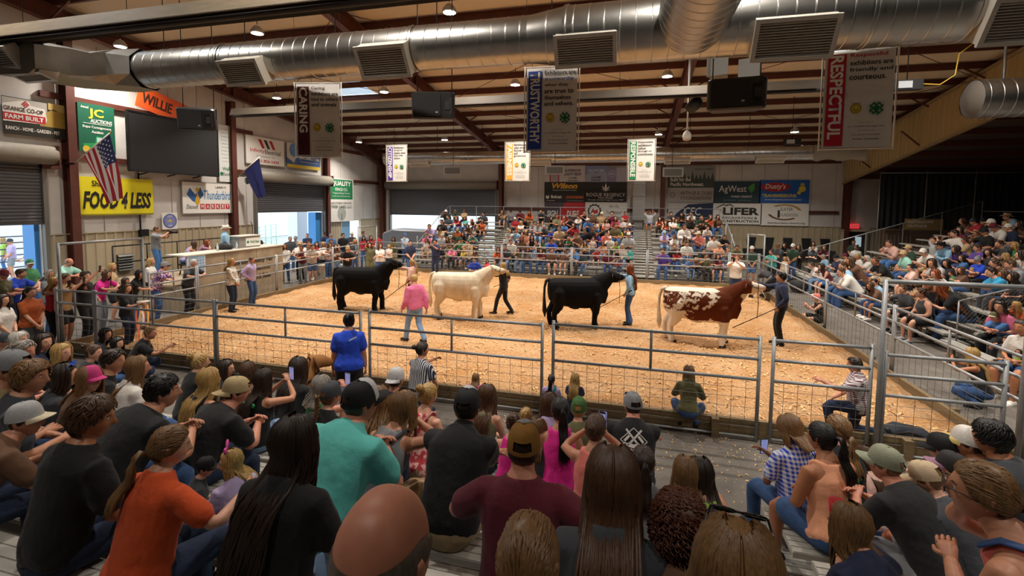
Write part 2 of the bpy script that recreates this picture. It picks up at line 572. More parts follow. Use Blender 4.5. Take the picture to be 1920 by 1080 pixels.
# ---------------------------------------------------------------- head
def head_dir(lon, lat):
    """lon 0 = front, + to the right; lat -90..90"""
    return np.stack([np.sin(lon) * np.cos(lat), np.cos(lon) * np.cos(lat), np.sin(lat)], -1)

def head_surf(d, sex='m'):
    x, y, z = d[..., 0], d[..., 1], d[..., 2]
    X = x * .077; Y = y * .097; Z = z * .117
    e = 1 - .2 * np.clip(z * 2, 0, 1)
    X = np.sign(x) * np.abs(x) ** e * .077; Y = np.sign(y) * np.abs(y) ** e * .097
    lo = np.clip(-z, 0, 1)
    X = X * (1 - (.34 if sex != 'm' else .26) * lo ** 1.5)
    Y = np.where((y < 0), Y * (1 - .42 * lo ** .8), Y * (1 - .10 * lo))
    # forehead and face plane
    Y = Y + np.where(y > 0, -.006 * np.exp(-((z - .55) / .3) ** 2) * y, 0)
    fr = np.clip(y, 0, 1)
    def gau(cx, cz, sx, sz): return np.exp(-((x - cx) / sx) ** 2 - ((z - cz) / sz) ** 2) * (fr > .2)
    Y = Y + .012 * gau(0, -.86, .3, .14)                      # chin
    Y = Y + .024 * gau(0, -.26, .13, .1) + .014 * gau(0, -.1, .09, .16)   # nose
    Y = Y - .010 * (gau(.36, .02, .17, .13) + gau(-.36, .02, .17, .13))    # eye sockets
    Y = Y + .004 * gau(0, .2, .5, .1)
    Y = Y + .006 * gau(0, -.52, .24, .06) + .006 * gau(0, -.63, .2, .05) - .003 * gau(0, -.575, .26, .025)  # lips
    X = X + np.sign(x) * .003 * np.exp(-((z + .2) / .15) ** 2) * (np.abs(x) > .5)
    return np.stack([X, Y, Z], -1)

def head_geo(g, k, lod):
    nl, nt = ((40, 30), (26, 20), (14, 11))[lod]
    lon = np.linspace(-math.pi, math.pi, nl, endpoint=False); lat = np.linspace(-math.pi / 2 + .06, math.pi / 2 - .06, nt)
    if lod < 2:   # denser at the front
        lon = lon - .45 * np.sin(lon)
    LO, LA = np.meshgrid(lon, lat)
    P = head_surf(head_dir(LO, LA), k['sex'])
    V = P.reshape(-1, 3)
    i = np.arange(nt - 1)[:, None] * nl; j = np.arange(nl)[None]; j2 = (j + 1) % nl
    Q = np.stack([i + j, i + j2, i + nl + j2, i + nl + j], -1).reshape(-1, 4)
    V = np.concatenate([V, [P[0].mean(0) + V3(0, 0, -.001), P[-1].mean(0) + V3(0, 0, .001)]])
    b = nl * nt
    T = [(b, (q + 1) % nl, q) for q in range(nl)] + [(b + 1, (nt - 1) * nl + q, (nt - 1) * nl + (q + 1) % nl) for q in range(nl)]
    H, M = k['head'], k['hrot']
    tr = lambda A: np.asarray(A) @ M.T + H
    # lips get their own material
    cen = V[Q].mean(1)
    dz = cen[:, 2] / .117; lips = (np.abs(dz + .575) < .065) & (np.abs(cen[:, 0]) < .019) & (cen[:, 1] > .06)
    if lod < 2:
        g.add(tr(V), Q[~lips], T, 0)
        g.add(tr(V), Q[lips], None, 1)
    else:
        g.add(tr(V), Q, T, 0)
    # ears
    for sd in (-1, 1):
        e = GB()
        limb(e, [V3(sd * .073, -.010, -.030), V3(sd * .079, -.016, -.006), V3(sd * .080, -.019, .016)], [.008, .013, .012], (5 if lod == 2 else 8), flat=.55, side=V3(0, 1, 0))
        v, q, qm, t, tm = e.arrays()
        g.add(tr(v), q, t, 0)
    # eyes, brows
    for sd in (-1, 1):
        c = V3(sd * .031, .0752, .004)
        n = 8 if lod == 0 else 6
        for (cc, r, mi) in (((c), .0125, 2), (c + V3(0, .0068, -.0005), .0064, 3)) if lod < 2 else ((c + V3(0, .006, 0), .011, 3),):
            prof = np.linspace(-1.45, 1.45, 5)
            v = []
            for a in prof:
                for q in range(n):
                    an = 2 * math.pi * q / n
                    v.append(cc + r * V3(math.cos(a) * math.cos(an), math.cos(a) * math.sin(an), math.sin(a)))
            q = [(i * n + j, i * n + (j + 1) % n, (i + 1) * n + (j + 1) % n, (i + 1) * n + j) for i in range(4) for j in range(n)]
            g.add(tr(v), q, None, mi)
        if lod < 2:
            e = GB(); limb(e, [V3(sd * .016, .089, .024), V3(sd * .032, .0885, .029), V3(sd * .047, .077, .024)], [.003, .0042, .0025], 5, flat=.6)
            v, q, qm, t, tm = e.arrays(); g.add(tr(v), q, t, 3)

# ---------------------------------------------------------------- hair (built in head space)
def hairline(lon):
    a = np.abs(lon)
    # lowest latitude covered by hair for each longitude (radians)
    return np.interp(a, [0, .5, .9, 1.15, 1.45, 1.75, 2.2, math.pi], [.62, .60, .42, .12, -.10, -.02, -.52, -.62])

def hair_shell(g, off, nl, nt, sex, lon_rng=None, low=None, rnd=None, top=math.pi / 2 - .02, m=0):
    lon = np.linspace(-math.pi, math.pi, nl, endpoint=False)
    hl = hairline(lon) if low is None else low(lon)
    rows = []
    for i in range(nt + 1):
        f = i / nt
        lat = top + (hl - top) * f
        P = head_surf(head_dir(lon, lat), sex)
        o = off * (1 - .0 * f) * np.ones(nl)
        if i == nt: o = o * .1
        elif i == nt - 1: o = o * .8
        N = head_dir(lon, lat * .9)
        if rnd is not None: o = o + rnd.uniform(-.15, .35, nl) * off * (0 < f < 1)
        rows.append(P + N * o[:, None])
    P = np.stack(rows)
    i = np.arange(nt)[:, None] * nl; j = np.arange(nl)[None]; j2 = (j + 1) % nl
    Q = np.stack([i + j, i + nl + j, i + nl + j2, i + j2], -1).reshape(-1, 4)
    V = np.concatenate([P.reshape(-1, 3), [P[0].mean(0) + V3(0, 0, .002)]])
    T = [((nt + 1) * nl, q, (q + 1) % nl) for q in range(nl)] if top > 1.2 else None
    g.add(V, Q, T, m)

def lock(g, pts, w, th, seg=None, m=0, tip=.25):
    P = [np.asarray(p, float) for p in pts]; n = len(P)
    V = []
    pu = None
    for i, p in enumerate(P):
        d = unit(P[min(i + 1, n - 1)] - P[max(i - 1, 0)])
        out = unit(V3(p[0], p[1] + .01, max(p[2], 0) * .6 + 1e-4))
        u = np.cross(d, out); u = unit(u) if np.linalg.norm(u) > 1e-3 else (pu if pu is not None else V3(1, 0, 0))
        pu = u
        o = np.cross(u, d); f = i / (n - 1)
        ww = w * (min(1, .45 + f * 2.2) if f < .25 else (1 if f < .6 else 1 - (1 - tip) * (f - .6) / .4))
        V += [p + u * ww, p + o * th, p - u * ww, p - o * th]
    V = np.array(V)
    Q = [(i * 4 + j, i * 4 + (j + 1) % 4, i * 4 + 4 + (j + 1) % 4, i * 4 + 4 + j) for i in range(n - 1) for j in range(4)]
    g.add(V, Q, None, m)

HLEAN = [0.0]
def hang(lon, L, rnd, sex, wave=0.0, v0=.5, seg=7, off=.016, gather=None, spread=0.0, part=0.0):
    """path of one lock: over the scalp, then falling"""
    hl = float(hairline(np.array([lon]))[0])
    if abs(lon) > 1.5: hl = max(hl, -.35)
    pts = []
    start = 1.35 - .25 * rnd.random()
    for i in range(4):
        f = i / 3
        lat = start + (hl - start) * f
        d = head_dir(np.array(lon), np.array(lat)); p = head_surf(d, sex) + d * off * (1 - .1 * f)
        pts.append(p)
    p = pts[-1].copy()
    yb = -.085 - .03 * rnd.random()
    ph = rnd.random() * 6.3
    for i in range(1, seg + 1):
        f = i / seg
        q = p.copy()
        q[2] = p[2] - L * f
        tgt = V3(p[0] * (1.08 + spread * f), min(p[1], yb - .012 * f * 2) if abs(lon) > 1.9 else p[1] * (1 - .4 * f) - .01, q[2])
        q[:2] = p[:2] + (tgt[:2] - p[:2]) * min(1, f * 2.2)
        if abs(lon) > 1.1: q[1] -= HLEAN[0] * max(0, -.11 - q[2]) + .062 * min(1, max(0, (-.11 - q[2]) / .09))
        if wave:
            q[0] += wave * math.sin(ph + f * 9); q[1] += wave * .6 * math.cos(ph + f * 9)
        pts.append(q)
    return pts

def hair_geo(kind, sex, lod, seed=0, lean=0.0):
    HLEAN[0] = lean
    g = GB(); rnd = np.random.RandomState(seed + 5)
    nl, nt = ((44, 10), (28, 7), (14, 4))[lod]
    N = (2.0, .7, .17)[lod]; W = (.62, 1.2, 2.6)[lod]; sg = (8, 6, 4)[lod]
    k0 = kind.split('_')[0]; wave = .012 if 'wavy' in kind else 0.003
    def fallers(n, L, lo=.95, spread=.15, wv=None, th=.006, w=.011):
        for i in range(max(6, int(n * N))):
            s = rnd.choice([-1, 1]); lon = s * (lo + (math.pi - lo) * rnd.random() ** .8)
            lock(g, hang(lon, L * rnd.uniform(.82, 1.0), rnd, sex, wave if wv is None else wv, seg=sg, off=.014 + .01 * rnd.random(), spread=spread), w * W * rnd.uniform(.8, 1.3), th * (1 + .3 * W))
    def combed(n, target, off=.012, w=.009):
        """locks over the scalp gathered at target"""
        for i in range(max(8, int(n * N))):
            lon = rnd.uniform(-math.pi, math.pi)
            hl = float(hairline(np.array([lon]))[0])
            la = hl + (1.2 - hl) * rnd.random() ** 2
            d0 = head_dir(np.array(lon), np.array(la)); t = unit(target)
            pts = []
            for f in np.linspace(0, 1, 5):
                d = unit(d0 * (1 - f) + t * f); p = head_surf(d, sex) + d * (off * (.4 + .6 * f) + .002 * rnd.random())
                pts.append(p if f < .99 else p * .6 + target * .4)
            lock(g, pts, w * W, .005, tip=.8)
    if k0 == 'bald':
        low = lambda lon: np.interp(np.abs(lon), [0, 1.0, 1.3, 1.6, 2.2, math.pi], [.12, .12, .0, .0, -.5, -.58])
        lon = np.linspace(1.2, 2 * math.pi - 1.2, nl)
        hi = np.interp(np.abs((lon + math.pi) % (2 * math.pi) - math.pi), [1.2, 1.6, 2.2, math.pi], [.30, .42, .40, .34])
        lw = low((lon + math.pi) % (2 * math.pi) - math.pi)
        rows = []
        for i in range(nt + 1):
            f = i / nt; lat = hi + (lw - hi) * f; d = head_dir(lon, lat)
            o = .006 * math.sin(math.pi * min(1, f * 1.0)) ** .5 if 0 < f < 1 else .0003
            rows.append(head_surf(d, sex) + d * o)
        P = np.stack(rows); i = np.arange(nt)[:, None] * nl; j = np.arange(nl - 1)[None]
        g.add(P.reshape(-1, 3), np.stack([i + j, i + nl + j, i + nl + j + 1, i + j + 1], -1).reshape(-1, 4))
        return g
    if k0 in ('short', 'buzz', 'mop', 'capcut'):
        off = {'short': .013, 'buzz': .005, 'mop': .017, 'capcut': .007}[k0]
        hair_shell(g, off, nl, nt, sex, rnd=rnd)
        if k0 in ('short', 'mop'):
            for i in range(int((150 if k0 == 'short' else 220) * N)):
                lon = rnd.uniform(-math.pi, math.pi); hl = float(hairline(np.array([lon]))[0])
                la = 1.45 - (1.45 - hl) * rnd.random() ** .7 * .9
                dl = -.28 if k0 == 'short' else -.42
                sw = rnd.normal(.15, .2)
                pts = []
                for f in np.linspace(0, 1, 4):
                    a = max(la + dl * f, hl - .1); d = head_dir(np.array(lon + sw * f), np.array(a))
                    pts.append(head_surf(d, sex) + d * off * (1.0 + .35 * math.sin(f * 2.6)))
                lock(g, pts, (.008 if k0 == 'short' else .011) * W, .005)
        return g
    if k0 == 'curly':
        hair_shell(g, .022, nl, nt, sex, rnd=rnd)
        for i in range(int(560 * N)):
            lon = rnd.uniform(.75, 2 * math.pi - .75); lon = (lon + math.pi) % (2 * math.pi) - math.pi
            hl = float(hairline(np.array([lon]))[0]) - .35; la = rnd.uniform(hl, 1.5)
            d = head_dir(np.array(lon), np.array(la)); p = head_surf(d, sex) + d * (.016 + .012 * rnd.random())
            c = [p + d * .004 * j + .009 * V3(math.cos(j * 1.6 + i), math.sin(j * 1.6 + i), -.6 * j) for j in range(6)]
            lock(g, c, .006 * W, .005)
        return g
    if k0 in ('long', 'mid', 'bob'):
        L = {'long': .42, 'mid': .26, 'bob': .13}[k0]
        if 'xl' in kind: L = .56
        hair_shell(g, .012, nl, nt, sex, rnd=rnd)
        if lod == 2:
            # a draped volume behind
            secs = []
            for f in np.linspace(0, 1, 5):
                secs.append((V3(0, -.05 - .05 * f - HLEAN[0] * max(0, (L + .05) * f - .13), .02 - (L + .05) * f), V3(1, 0, 0), V3(0, 1, 0), .085 + .02 * f * (f < .9), .045 - .018 * f))
            loft(g, secs, 8)
        fallers(230, L)
        return g
    if k0 in ('pony', 'bun', 'braid', 'clip'):
        hair_shell(g, .007, nl, nt, sex, rnd=None)
        t = V3(0, -.112, .05) if k0 != 'bun' else V3(0, -.092, .10)
        if 'low' in kind: t = V3(0, -.108, -.02)
        combed(150, t)
        if k0 == 'pony':
            L = .40 if 'xl' in kind else .27
            for i in range(max(7, int(70 * N))):
                a = rnd.random() * 6.28; r = .026 * math.sqrt(rnd.random())
                o = V3(math.cos(a) * r, 0, math.sin(a) * r)
                pts = [t + o * .3 + V3(0, .01, 0), t + o * .6 + V3(0, -.03, .008), t + o + V3(0, -.055, -.03)]
                l2 = L * rnd.uniform(.75, 1)
                for f in np.linspace(.2, 1, sg):
                    pts.append(t + V3(o[0] * (1.3 + .8 * f) + wave * math.sin(f * 8 + a), -.058 + o[2] * .7 + .012 * f - HLEAN[0] * max(0, l2 * f - .10) - .05 * min(1, max(0, (l2 * f - .1) / .1)), -.03 - l2 * f))
                lock(g, pts, .008 * W, .006)
        elif k0 == 'braid':
            for f in np.linspace(0, 1, 12 if lod < 2 else 6):
                for s in (-1, 1):
                    c = t + V3(s * .012, -.03 - HLEAN[0] * max(0, .34 * f - .1), -.02 - .34 * f)
                    limb(g, [c + V3(s * .012, 0, .02), c + V3(0, -.012, 0), c - V3(s * .014, 0, .02)], [.008, .015 * (1 - .4 * f), .007], 6)
        else:
            c = t + V3(0, -.022, .012)
            R = .036 if k0 == 'bun' else .03
            for i in range(max(8, int(46 * N))):
                a0 = rnd.random() * 6.28; tl = rnd.uniform(-1, 1); ax = unit(V3(rnd.normal(), rnd.normal() - 1.5, rnd.normal()))
                e1 = unit(np.cross(ax, V3(.3, .2, 1))); e2 = np.cross(ax, e1)
                pts = [c + (e1 * math.cos(a0 + q) + e2 * math.sin(a0 + q)) * R * rnd.uniform(.85, 1.1) + ax * tl * R * .6 for q in np.linspace(0, 2.6, 6)]
                lock(g, pts, .009 * W, .006, tip=.6)
            secs = [(c + V3(0, 0, z * R * .85), V3(1, 0, 0), V3(0, 1, 0), R * math.sqrt(1 - z * z), R * math.sqrt(1 - z * z)) for z in (-.95, -.5, 0, .5, .95)]
            loft(g, secs, 8)
        return g
    hair_shell(g, .012, nl, nt, sex)
    return g

# ---------------------------------------------------------------- hats
def cap_geo(lod):
    g = GB()
    n = (32, 24, 12)[lod]; rows = (8, 6, 4)[lod]
    lon = np.linspace(-math.pi, math.pi, n, endpoint=False)
    P = []
    for i in range(rows + 1):
        f = i / rows; a = f * (math.pi / 2 - .05)
        r = np.cos(a) ** .72
        seam = 1 + .012 * np.cos(lon * 6) * (i > 0)
        P.append(np.stack([np.sin(lon) * .089 * r * seam, np.cos(lon) * .110 * r * seam - .002, np.full(n, .018 + .118 * math.sin(a)) + .012 * (np.cos(lon) > 0) * np.sin(a * 2) * np.cos(lon)], -1))
    P = np.stack(P)
    Q = []
    for i in range(rows):
        for j in range(n):
            j2 = (j + 1) % n
            back = abs(abs(lon[j] + math.pi / n) - math.pi) < (.50 if lod < 2 else .3)
            if back and lod < 2 and 1 <= i <= 2: continue
            Q.append((i * n + j2, i * n + j, (i + 1) * n + j, (i + 1) * n + j2))
    g.add(P.reshape(-1, 3), Q, [((rows + 1) * n, rows * n + (q + 1) % n, rows * n + q) for q in range(n)] if False else None)
    g.add(np.concatenate([P[-1], [[0, 0, .139]]]), None, [(n, (q + 1) % n, q) for q in range(n)])
    loft(g, [(V3(0, 0, .136), V3(1, 0, 0), V3(0, 1, 0), .008, .008), (V3(0, 0, .143), V3(1, 0, 0), V3(0, 1, 0), .006, .006)], 6)
    return g

def panel_geo(lod):
    g = GB(); n = 13; m = 6; P = []
    for i in range(m + 1):
        a = i / m * (math.pi / 2 - .05); r = np.cos(a) ** .72; lon = np.linspace(-1.0, 1.0, n)
        P.append(np.stack([np.sin(lon) * .0915 * r, np.cos(lon) * .1125 * r - .002, np.full(n, .018 + .121 * math.sin(a)) + .012 * np.sin(a * 2) * np.cos(lon)], -1))
    P = np.stack(P); i = np.arange(m)[:, None] * n; j = np.arange(n - 1)[None]
    g.add(P.reshape(-1, 3), np.stack([i + j + 1, i + j, i + n + j, i + n + j + 1], -1).reshape(-1, 4))
    return g
def brim_geo(lod, flat=False):
    g = GB(); n = 13 if lod < 2 else 7; m = 5 if lod < 2 else 3
    rows = []
    for th in (0.003, -.002):
        for i in range(m):
            f = i / (m - 1); row = []
            for a in np.linspace(-1.12, 1.12, n):
                x = math.sin(a) * .088; y0 = math.cos(a) * .107
                ext = .075 * math.cos(a / 1.12 * math.pi / 2) ** .55
                curve = (0 if flat else -.022) * (abs(a) / 1.12) ** 2 * (f)
                row.append((x * (1 - .04 * f), y0 + ext * f, .024 - .012 * f + curve + th))
            rows.append(row)
    P = np.array(rows); top, bot = P[:m], P[m:]
    def qs(A, flip):
        i = np.arange(m - 1)[:, None] * n; j = np.arange(n - 1)[None]
        q = np.stack([i + j, i + j + 1, i + n + j + 1, i + n + j], -1).reshape(-1, 4)
        return q[:, ::-1] if flip else q
    g.add(top.reshape(-1, 3), qs(top, True)); g.add(bot.reshape(-1, 3), qs(bot, False))
    e = np.stack([top[-1], bot[-1]]); i = np.arange(n - 1)
    g.add(e.reshape(-1, 3), np.stack([i, i + 1, n + i + 1, n + i], -1))
    return g

def cowboy_geo(lod):
    g = GB(); n = 28 if lod < 2 else 14
    prof = [(1.0, .0), (.98, .04), (.93, .085), (.8, .108), (.45, .098), (.05, .09)]
    a = np.arange(n) * 2 * math.pi / n
    P = []
    for f, h in prof:
        P.append(np.stack([np.sin(a) * .086 * f, np.cos(a) * .107 * f, np.full(n, .03 + h) + .012 * np.cos(2 * a) * (h > .08) * (f > .3)], -1))
    P = np.stack(P); k = len(prof)
    i = np.arange(k - 1)[:, None] * n; j = np.arange(n)[None]; j2 = (j + 1) % n
    Q = np.stack([i + j2, i + j, i + n + j, i + n + j2], -1).reshape(-1, 4)
    g.add(P.reshape(-1, 3), Q)
    for th in (.002, -.003):
        B = []
        for f in (1.0, 1.35, 1.7, 1.95):
            s = (f - 1) / .95
            B.append(np.stack([np.sin(a) * .086 * (1 + .85 * s), np.cos(a) * .107 * (1 + .72 * s), .03 + th + .05 * s * s * np.abs(np.sin(a)) ** 2 - .012 * s * np.abs(np.cos(a))], -1))
        B = np.stack(B); i = np.arange(3)[:, None] * n
        Q = np.stack([i + j, i + j2, i + n + j2, i + n + j], -1).reshape(-1, 4)
        g.add(B.reshape(-1, 3), Q if th < 0 else Q[:, ::-1])
    return g

# ---------------------------------------------------------------- assembling
VOX = (.0145, .02, .032)
PIECES = {}      # key -> dict(raw=GB, extra=GB, vox, mats, mesh)
def skin_mats():
    return [mat('skin', 'c98f72', rough=.45, noise=.12, nscale=30, obj=True), mat('lips', 'b07062', rough=.45),
            mat('eye_white', 'b8b0a8', rough=.3), mat('eye_dark', '2a1c14', rough=.3)]

def cloth_mat(kind='plain'):
    if kind == 'plain': return mat('cloth', '808080', rough=.85, noise=.16, nscale=14, bump=.35, bscale=16, obj=True, sheen=.1)
    if kind == 'denim': return mat('denim', '405a88', rough=.9, noise=.3, nscale=16, bump=.3, bscale=22, obj=True)
    if kind == 'plaid': return plaid_mat()
    return pattern_mat(kind)

def plaid_mat():
    if 'plaid' in MATS: return MATS['plaid']
    m = mat('plaid', '808080', rough=.85)
    nt = m.node_tree; p = nt.nodes['Principled BSDF']
    oi = nt.nodes.new('ShaderNodeObjectInfo'); tc = nt.nodes.new('ShaderNodeTexCoord')
    outs = []
    for ax in ((1, 0, 0), (0, 0, 1)):
        w = nt.nodes.new('ShaderNodeTexWave'); w.wave_type = 'BANDS'; w.bands_direction = 'X' if ax[0] else 'Z'
        w.inputs['Scale'].default_value = 9; w.inputs['Distortion'].default_value = .4
        nt.links.new(tc.outputs['Object'], w.inputs['Vector'])
        r = nt.nodes.new('ShaderNodeValToRGB'); r.color_ramp.elements[0].position = .45; r.color_ramp.elements[1].position = .6
        nt.links.new(w.outputs['Fac'], r.inputs['Fac']); outs.append(r.outputs['Color'])
    ad = nt.nodes.new('ShaderNodeMix'); ad.data_type = 'FLOAT'; ad.inputs['Factor'].default_value = .5
    nt.links.new(outs[0], ad.inputs['A']); nt.links.new(outs[1], ad.inputs['B'])
    mx = nt.nodes.new('ShaderNodeMix'); mx.data_type = 'RGBA'
    nt.links.new(ad.outputs['Result'], mx.inputs['Factor']); nt.links.new(oi.outputs['Color'], mx.inputs['A'])
    mx.inputs['B'].default_value = lin('e6e6ea')
    nt.links.new(mx.outputs['Result'], p.inputs['Base Color'])
    return m

def pattern_mat(kind):
    """kind 'dots', 'floral', 'camo', 'stripe': shirt colour broken up by a second tone"""
    n = 'cloth_' + kind
    if n in MATS: return MATS[n]
    m = mat(n, '808080', rough=.85)
    nt = m.node_tree; p = nt.nodes['Principled BSDF']
    oi = nt.nodes.new('ShaderNodeObjectInfo'); tc = nt.nodes.new('ShaderNodeTexCoord')
    if kind == 'stripe':
        w = nt.nodes.new('ShaderNodeTexWave'); w.bands_direction = 'X'; w.inputs['Scale'].default_value = 12
    elif kind == 'hstripe':
        w = nt.nodes.new('ShaderNodeTexWave'); w.bands_direction = 'Z'; w.inputs['Scale'].default_value = 10
    else:
        w = nt.nodes.new('ShaderNodeTexNoise' if kind != 'dots' else 'ShaderNodeTexVoronoi'); w.inputs['Scale'].default_value = {'floral': 22, 'camo': 12, 'dots': 26}[kind]
    nt.links.new(tc.outputs['Object'], w.inputs['Vector'])
    r = nt.nodes.new('ShaderNodeValToRGB')
    a, b = {'stripe': (.55, .7), 'hstripe': (.5, .6), 'floral': (.5, .56), 'camo': (.48, .52), 'dots': (.3, .38)}[kind]
    r.color_ramp.elements[0].position = a; r.color_ramp.elements[1].position = b
    nt.links.new(w.outputs['Distance' if kind == 'dots' else 'Fac'], r.inputs['Fac'])
    mx = nt.nodes.new('ShaderNodeMix'); mx.data_type = 'RGBA'
    nt.links.new(r.outputs['Color'], mx.inputs['Factor'])
    nt.links.new(oi.outputs['Color'], mx.inputs['A'])
    if kind == 'dots':
        mx.inputs['A'].default_value = lin('2a2422'); nt.links.remove(mx.inputs['A'].links[0]) if mx.inputs['A'].links else None
        nt.links.new(oi.outputs['Color'], mx.inputs['B'])
    else:
        mx.inputs['B'].default_value = lin({'stripe': 'd8d4d0', 'hstripe': 'c86a78', 'floral': 'e8b8b0', 'camo': '3a3a2a'}[kind])
    nt.links.new(mx.outputs['Result'], p.inputs['Base Color'])
    return m

def hair_mat():
    if 'hair' in MATS: return MATS['hair']
    return mat('hair', '4a3020', rough=.42, noise=.55, nscale=3.0, stretch=(40, 40, 3), obj=True, spec=.5)

def piece(key, make):
    if key not in PIECES:
        PIECES[key] = make()
    return key

def mk_body(k, lod):
    g = GB(); n = (14, 12, 9)[lod]
    torso(g, k, 0, n=(18, 14, 12)[lod]); arms(g, k, 0, 1.0, n); legs(g, k, 0, 1.0, n)
    if True:
        feet(g, k, -.004 if lod < 2 else 0, 8)
    N = BODY[k['sex']]['neck'] * (1 + (k['fat'] - 1) * .8)
    hb = k['head'] + k['hrot'] @ V3(0, -.012, -.045)
    limb(g, [k['neck0'], k['neck1'], hb], [N * 1.25, N * 1.02, N * .96], n)
    e = GB()
    head_geo(e, k, lod); hands(e, k, (7, 6, 4)[lod])
    return dict(raw=g, extra=e, vox=VOX[lod], mats=skin_mats, name='body')

def mk_top(k, lod, kind, matk):
    g = GB(); n = (14, 12, 9)[lod]; nn = (20, 16, 12)[lod]
    off = .016 if lod < 2 else .02
    sit = k['base'] in ('sit', 'squat', 'floor', 'perch')
    hem = -.035 if sit else -.075
    if 'crop' in kind: hem = .09
    if 'tuck' in kind: hem = .03
    if 'tank' in kind:
        torso(g, k, off * .75, hem, .455, nn, loose=.0, tank=True)
        for sd in (-1, 1):   # straps
            c, u, v, t = k['spine'](.33); c2, u2, v2, t2 = k['spine'](.455)
            w = BODY[k['sex']]['sh'] * .5
            limb(g, [c + u * sd * w * 1.05 - v * .085, c2 + u2 * sd * w - v2 * .06, c2 + u2 * sd * w + t2 * .012, c2 + u2 * sd * w + v2 * .06, c + u * sd * w * 1.1 + v * .1], [.03] * 5, n, flat=.6)
    else:
        torso(g, k, off, hem, .497, nn, loose=.06 if 'tee' in kind else .0)
        if 'long' in kind or 'jacket' in kind:
            arms(g, k, off * (1.0 if 'long' in kind else 1.4), .97, n)
        elif 'vest' in kind: arms(g, k, off, .12, n)
        else: arms(g, k, off, .33, n, fl=.008)
        if 'collar' in kind:
            c, u, v, t = k['spine'](.485)
            limb(g, [c - t * .02, c + t * .022], [BODY[k['sex']]['neck'] + .02] * 2, n)
    return dict(raw=g, extra=None, vox=VOX[lod], mats=lambda m=matk: [cloth_mat(m)], name='shirt', folds=(lod < 2))

def mk_bottom(k, lod, kind, matk):
    g = GB(); n = (14, 12, 9)[lod]
    torso(g, k, .011, -.13, .05 if 'high' not in kind else .09, (18, 14, 12)[lod])
    if kind.startswith('short'): legs(g, k, .016, .36, n)
    elif kind.startswith('flare'): legs(g, k, .013, 1.0, n, flare=.05)
    else: legs(g, k, .013, 1.0, n, flare=.014)
    return dict(raw=g, extra=None, vox=VOX[lod], mats=lambda m=matk: [cloth_mat(m)], name='trousers' if not kind.startswith('short') else 'shorts')

def mk_simple(g, mats, name):
    return dict(raw=None, extra=g, vox=None, mats=mats, name=name)

def flush_pieces():
    todo = [p for p in PIECES.values() if 'mesh' not in p]
    tmp = bpy.data.scenes.new('tmp_build')
    obs = []
    for p in todo:
        if p['raw'] is None: continue
        v, q, qm, t, tm = p['raw'].arrays()
        me = bpy.data.meshes.new('raw')
        me.from_pydata(v.tolist(), [], q.tolist() + t.tolist())
        o = bpy.data.objects.new('raw', me); tmp.collection.objects.link(o)
        r = o.modifiers.new('r', 'REMESH'); r.mode = 'VOXEL'; r.voxel_size = p['vox']
        s = o.modifiers.new('s', 'SMOOTH'); s.factor = .5; s.iterations = 3
        if p['name'] != 'body' or p['extra']: d = o.modifiers.new('d', 'DECIMATE'); d.ratio = .42
        obs.append((p, o, me))
    vl = tmp.view_layers[0]; vl.update(); dg = vl.depsgraph
    for p, o, me in obs:
        ev = o.evaluated_get(dg); m2 = ev.to_mesh()
        nv = len(m2.vertices); co = np.empty(nv * 3, np.float32); m2.vertices.foreach_get('co', co)
        m2.calc_loop_triangles(); q = np.empty(len(m2.loop_triangles) * 3, np.int32); m2.loop_triangles.foreach_get('vertices', q)
        co = co.reshape(-1, 3).astype(float); q = q.reshape(-1, 3).astype(int)
        if p.get('folds'):
            nr = np.empty(nv * 3, np.float32); m2.vertices.foreach_get('normal', nr); nr = nr.reshape(-1, 3)
            w = np.sin(co[:, 2] * 62 + 3.1 * np.sin(co[:, 0] * 13 + 1) + 2.2 * np.sin(co[:, 1] * 17)) * np.sin(co[:, 0] * 21 + co[:, 2] * 9 + 1.7 * np.sin(co[:, 2] * 11))
            low = np.clip(1.25 - (co[:, 2] - co[:, 2].min()) / .45, .25, 1)
            co = co + nr * (w * .0042 * low)[:, None]
        ev.to_mesh_clear()
        p['mesh'] = (p['extra'] or GB()).mesh(p['name'], p['mats'](), pre=(co, q))
    for p, o, me in obs:
        bpy.data.objects.remove(o); bpy.data.meshes.remove(me)
    bpy.data.scenes.remove(tmp)
    for p in todo:
        if p['raw'] is None: p['mesh'] = p['extra'].mesh(p['name'], p['mats']())
        p['raw'] = p['extra'] = None

SKIN = {'f': 'd9a184', 'm': 'c98c6c', 't': 'b77752', 'd': '8a5638', 'r': 'd08b70'}
CLR = dict(bk='0f0f12', ch='3a3d43', gy='85878b', lg='b9b9ba', wh='e3ddd4', nv='1c2747', rb='1a46c8', bl='4878b4', lb='93bedb', tl='57b8b0', tq='2f9fd0',
           gn='3d7d4c', dg='2b4532', ol='6a6845', lm='9dc653', rd='b3232b', mr='64172a', pk='dd6f96', hp='f0269a', ls='ee8377', pc='fbb088', or_='e2662c',
           ro='b4551f', yl='e2d04a', pu='5a3f94', lv='b5a3cb', tn='c4a57a', br='6b4a33', cr='e6d8b8', mt='9fd8c4', dn='3d5c8c', dk='26344f', ld='7d9bc0',
           kh='b09a70', cm='6f6a50', rs='c3404a', oh='d9531e', pp='efc3b4', mv='9a6f86')
CLR['or'] = CLR['or_']
HAIR = dict(k='16110f', d='33231a', b='573b27', l='85623d', n='c09a5c', g='9d958c', w='d5cfc4', r='86401c', s='6e6259', x='5c2e18')

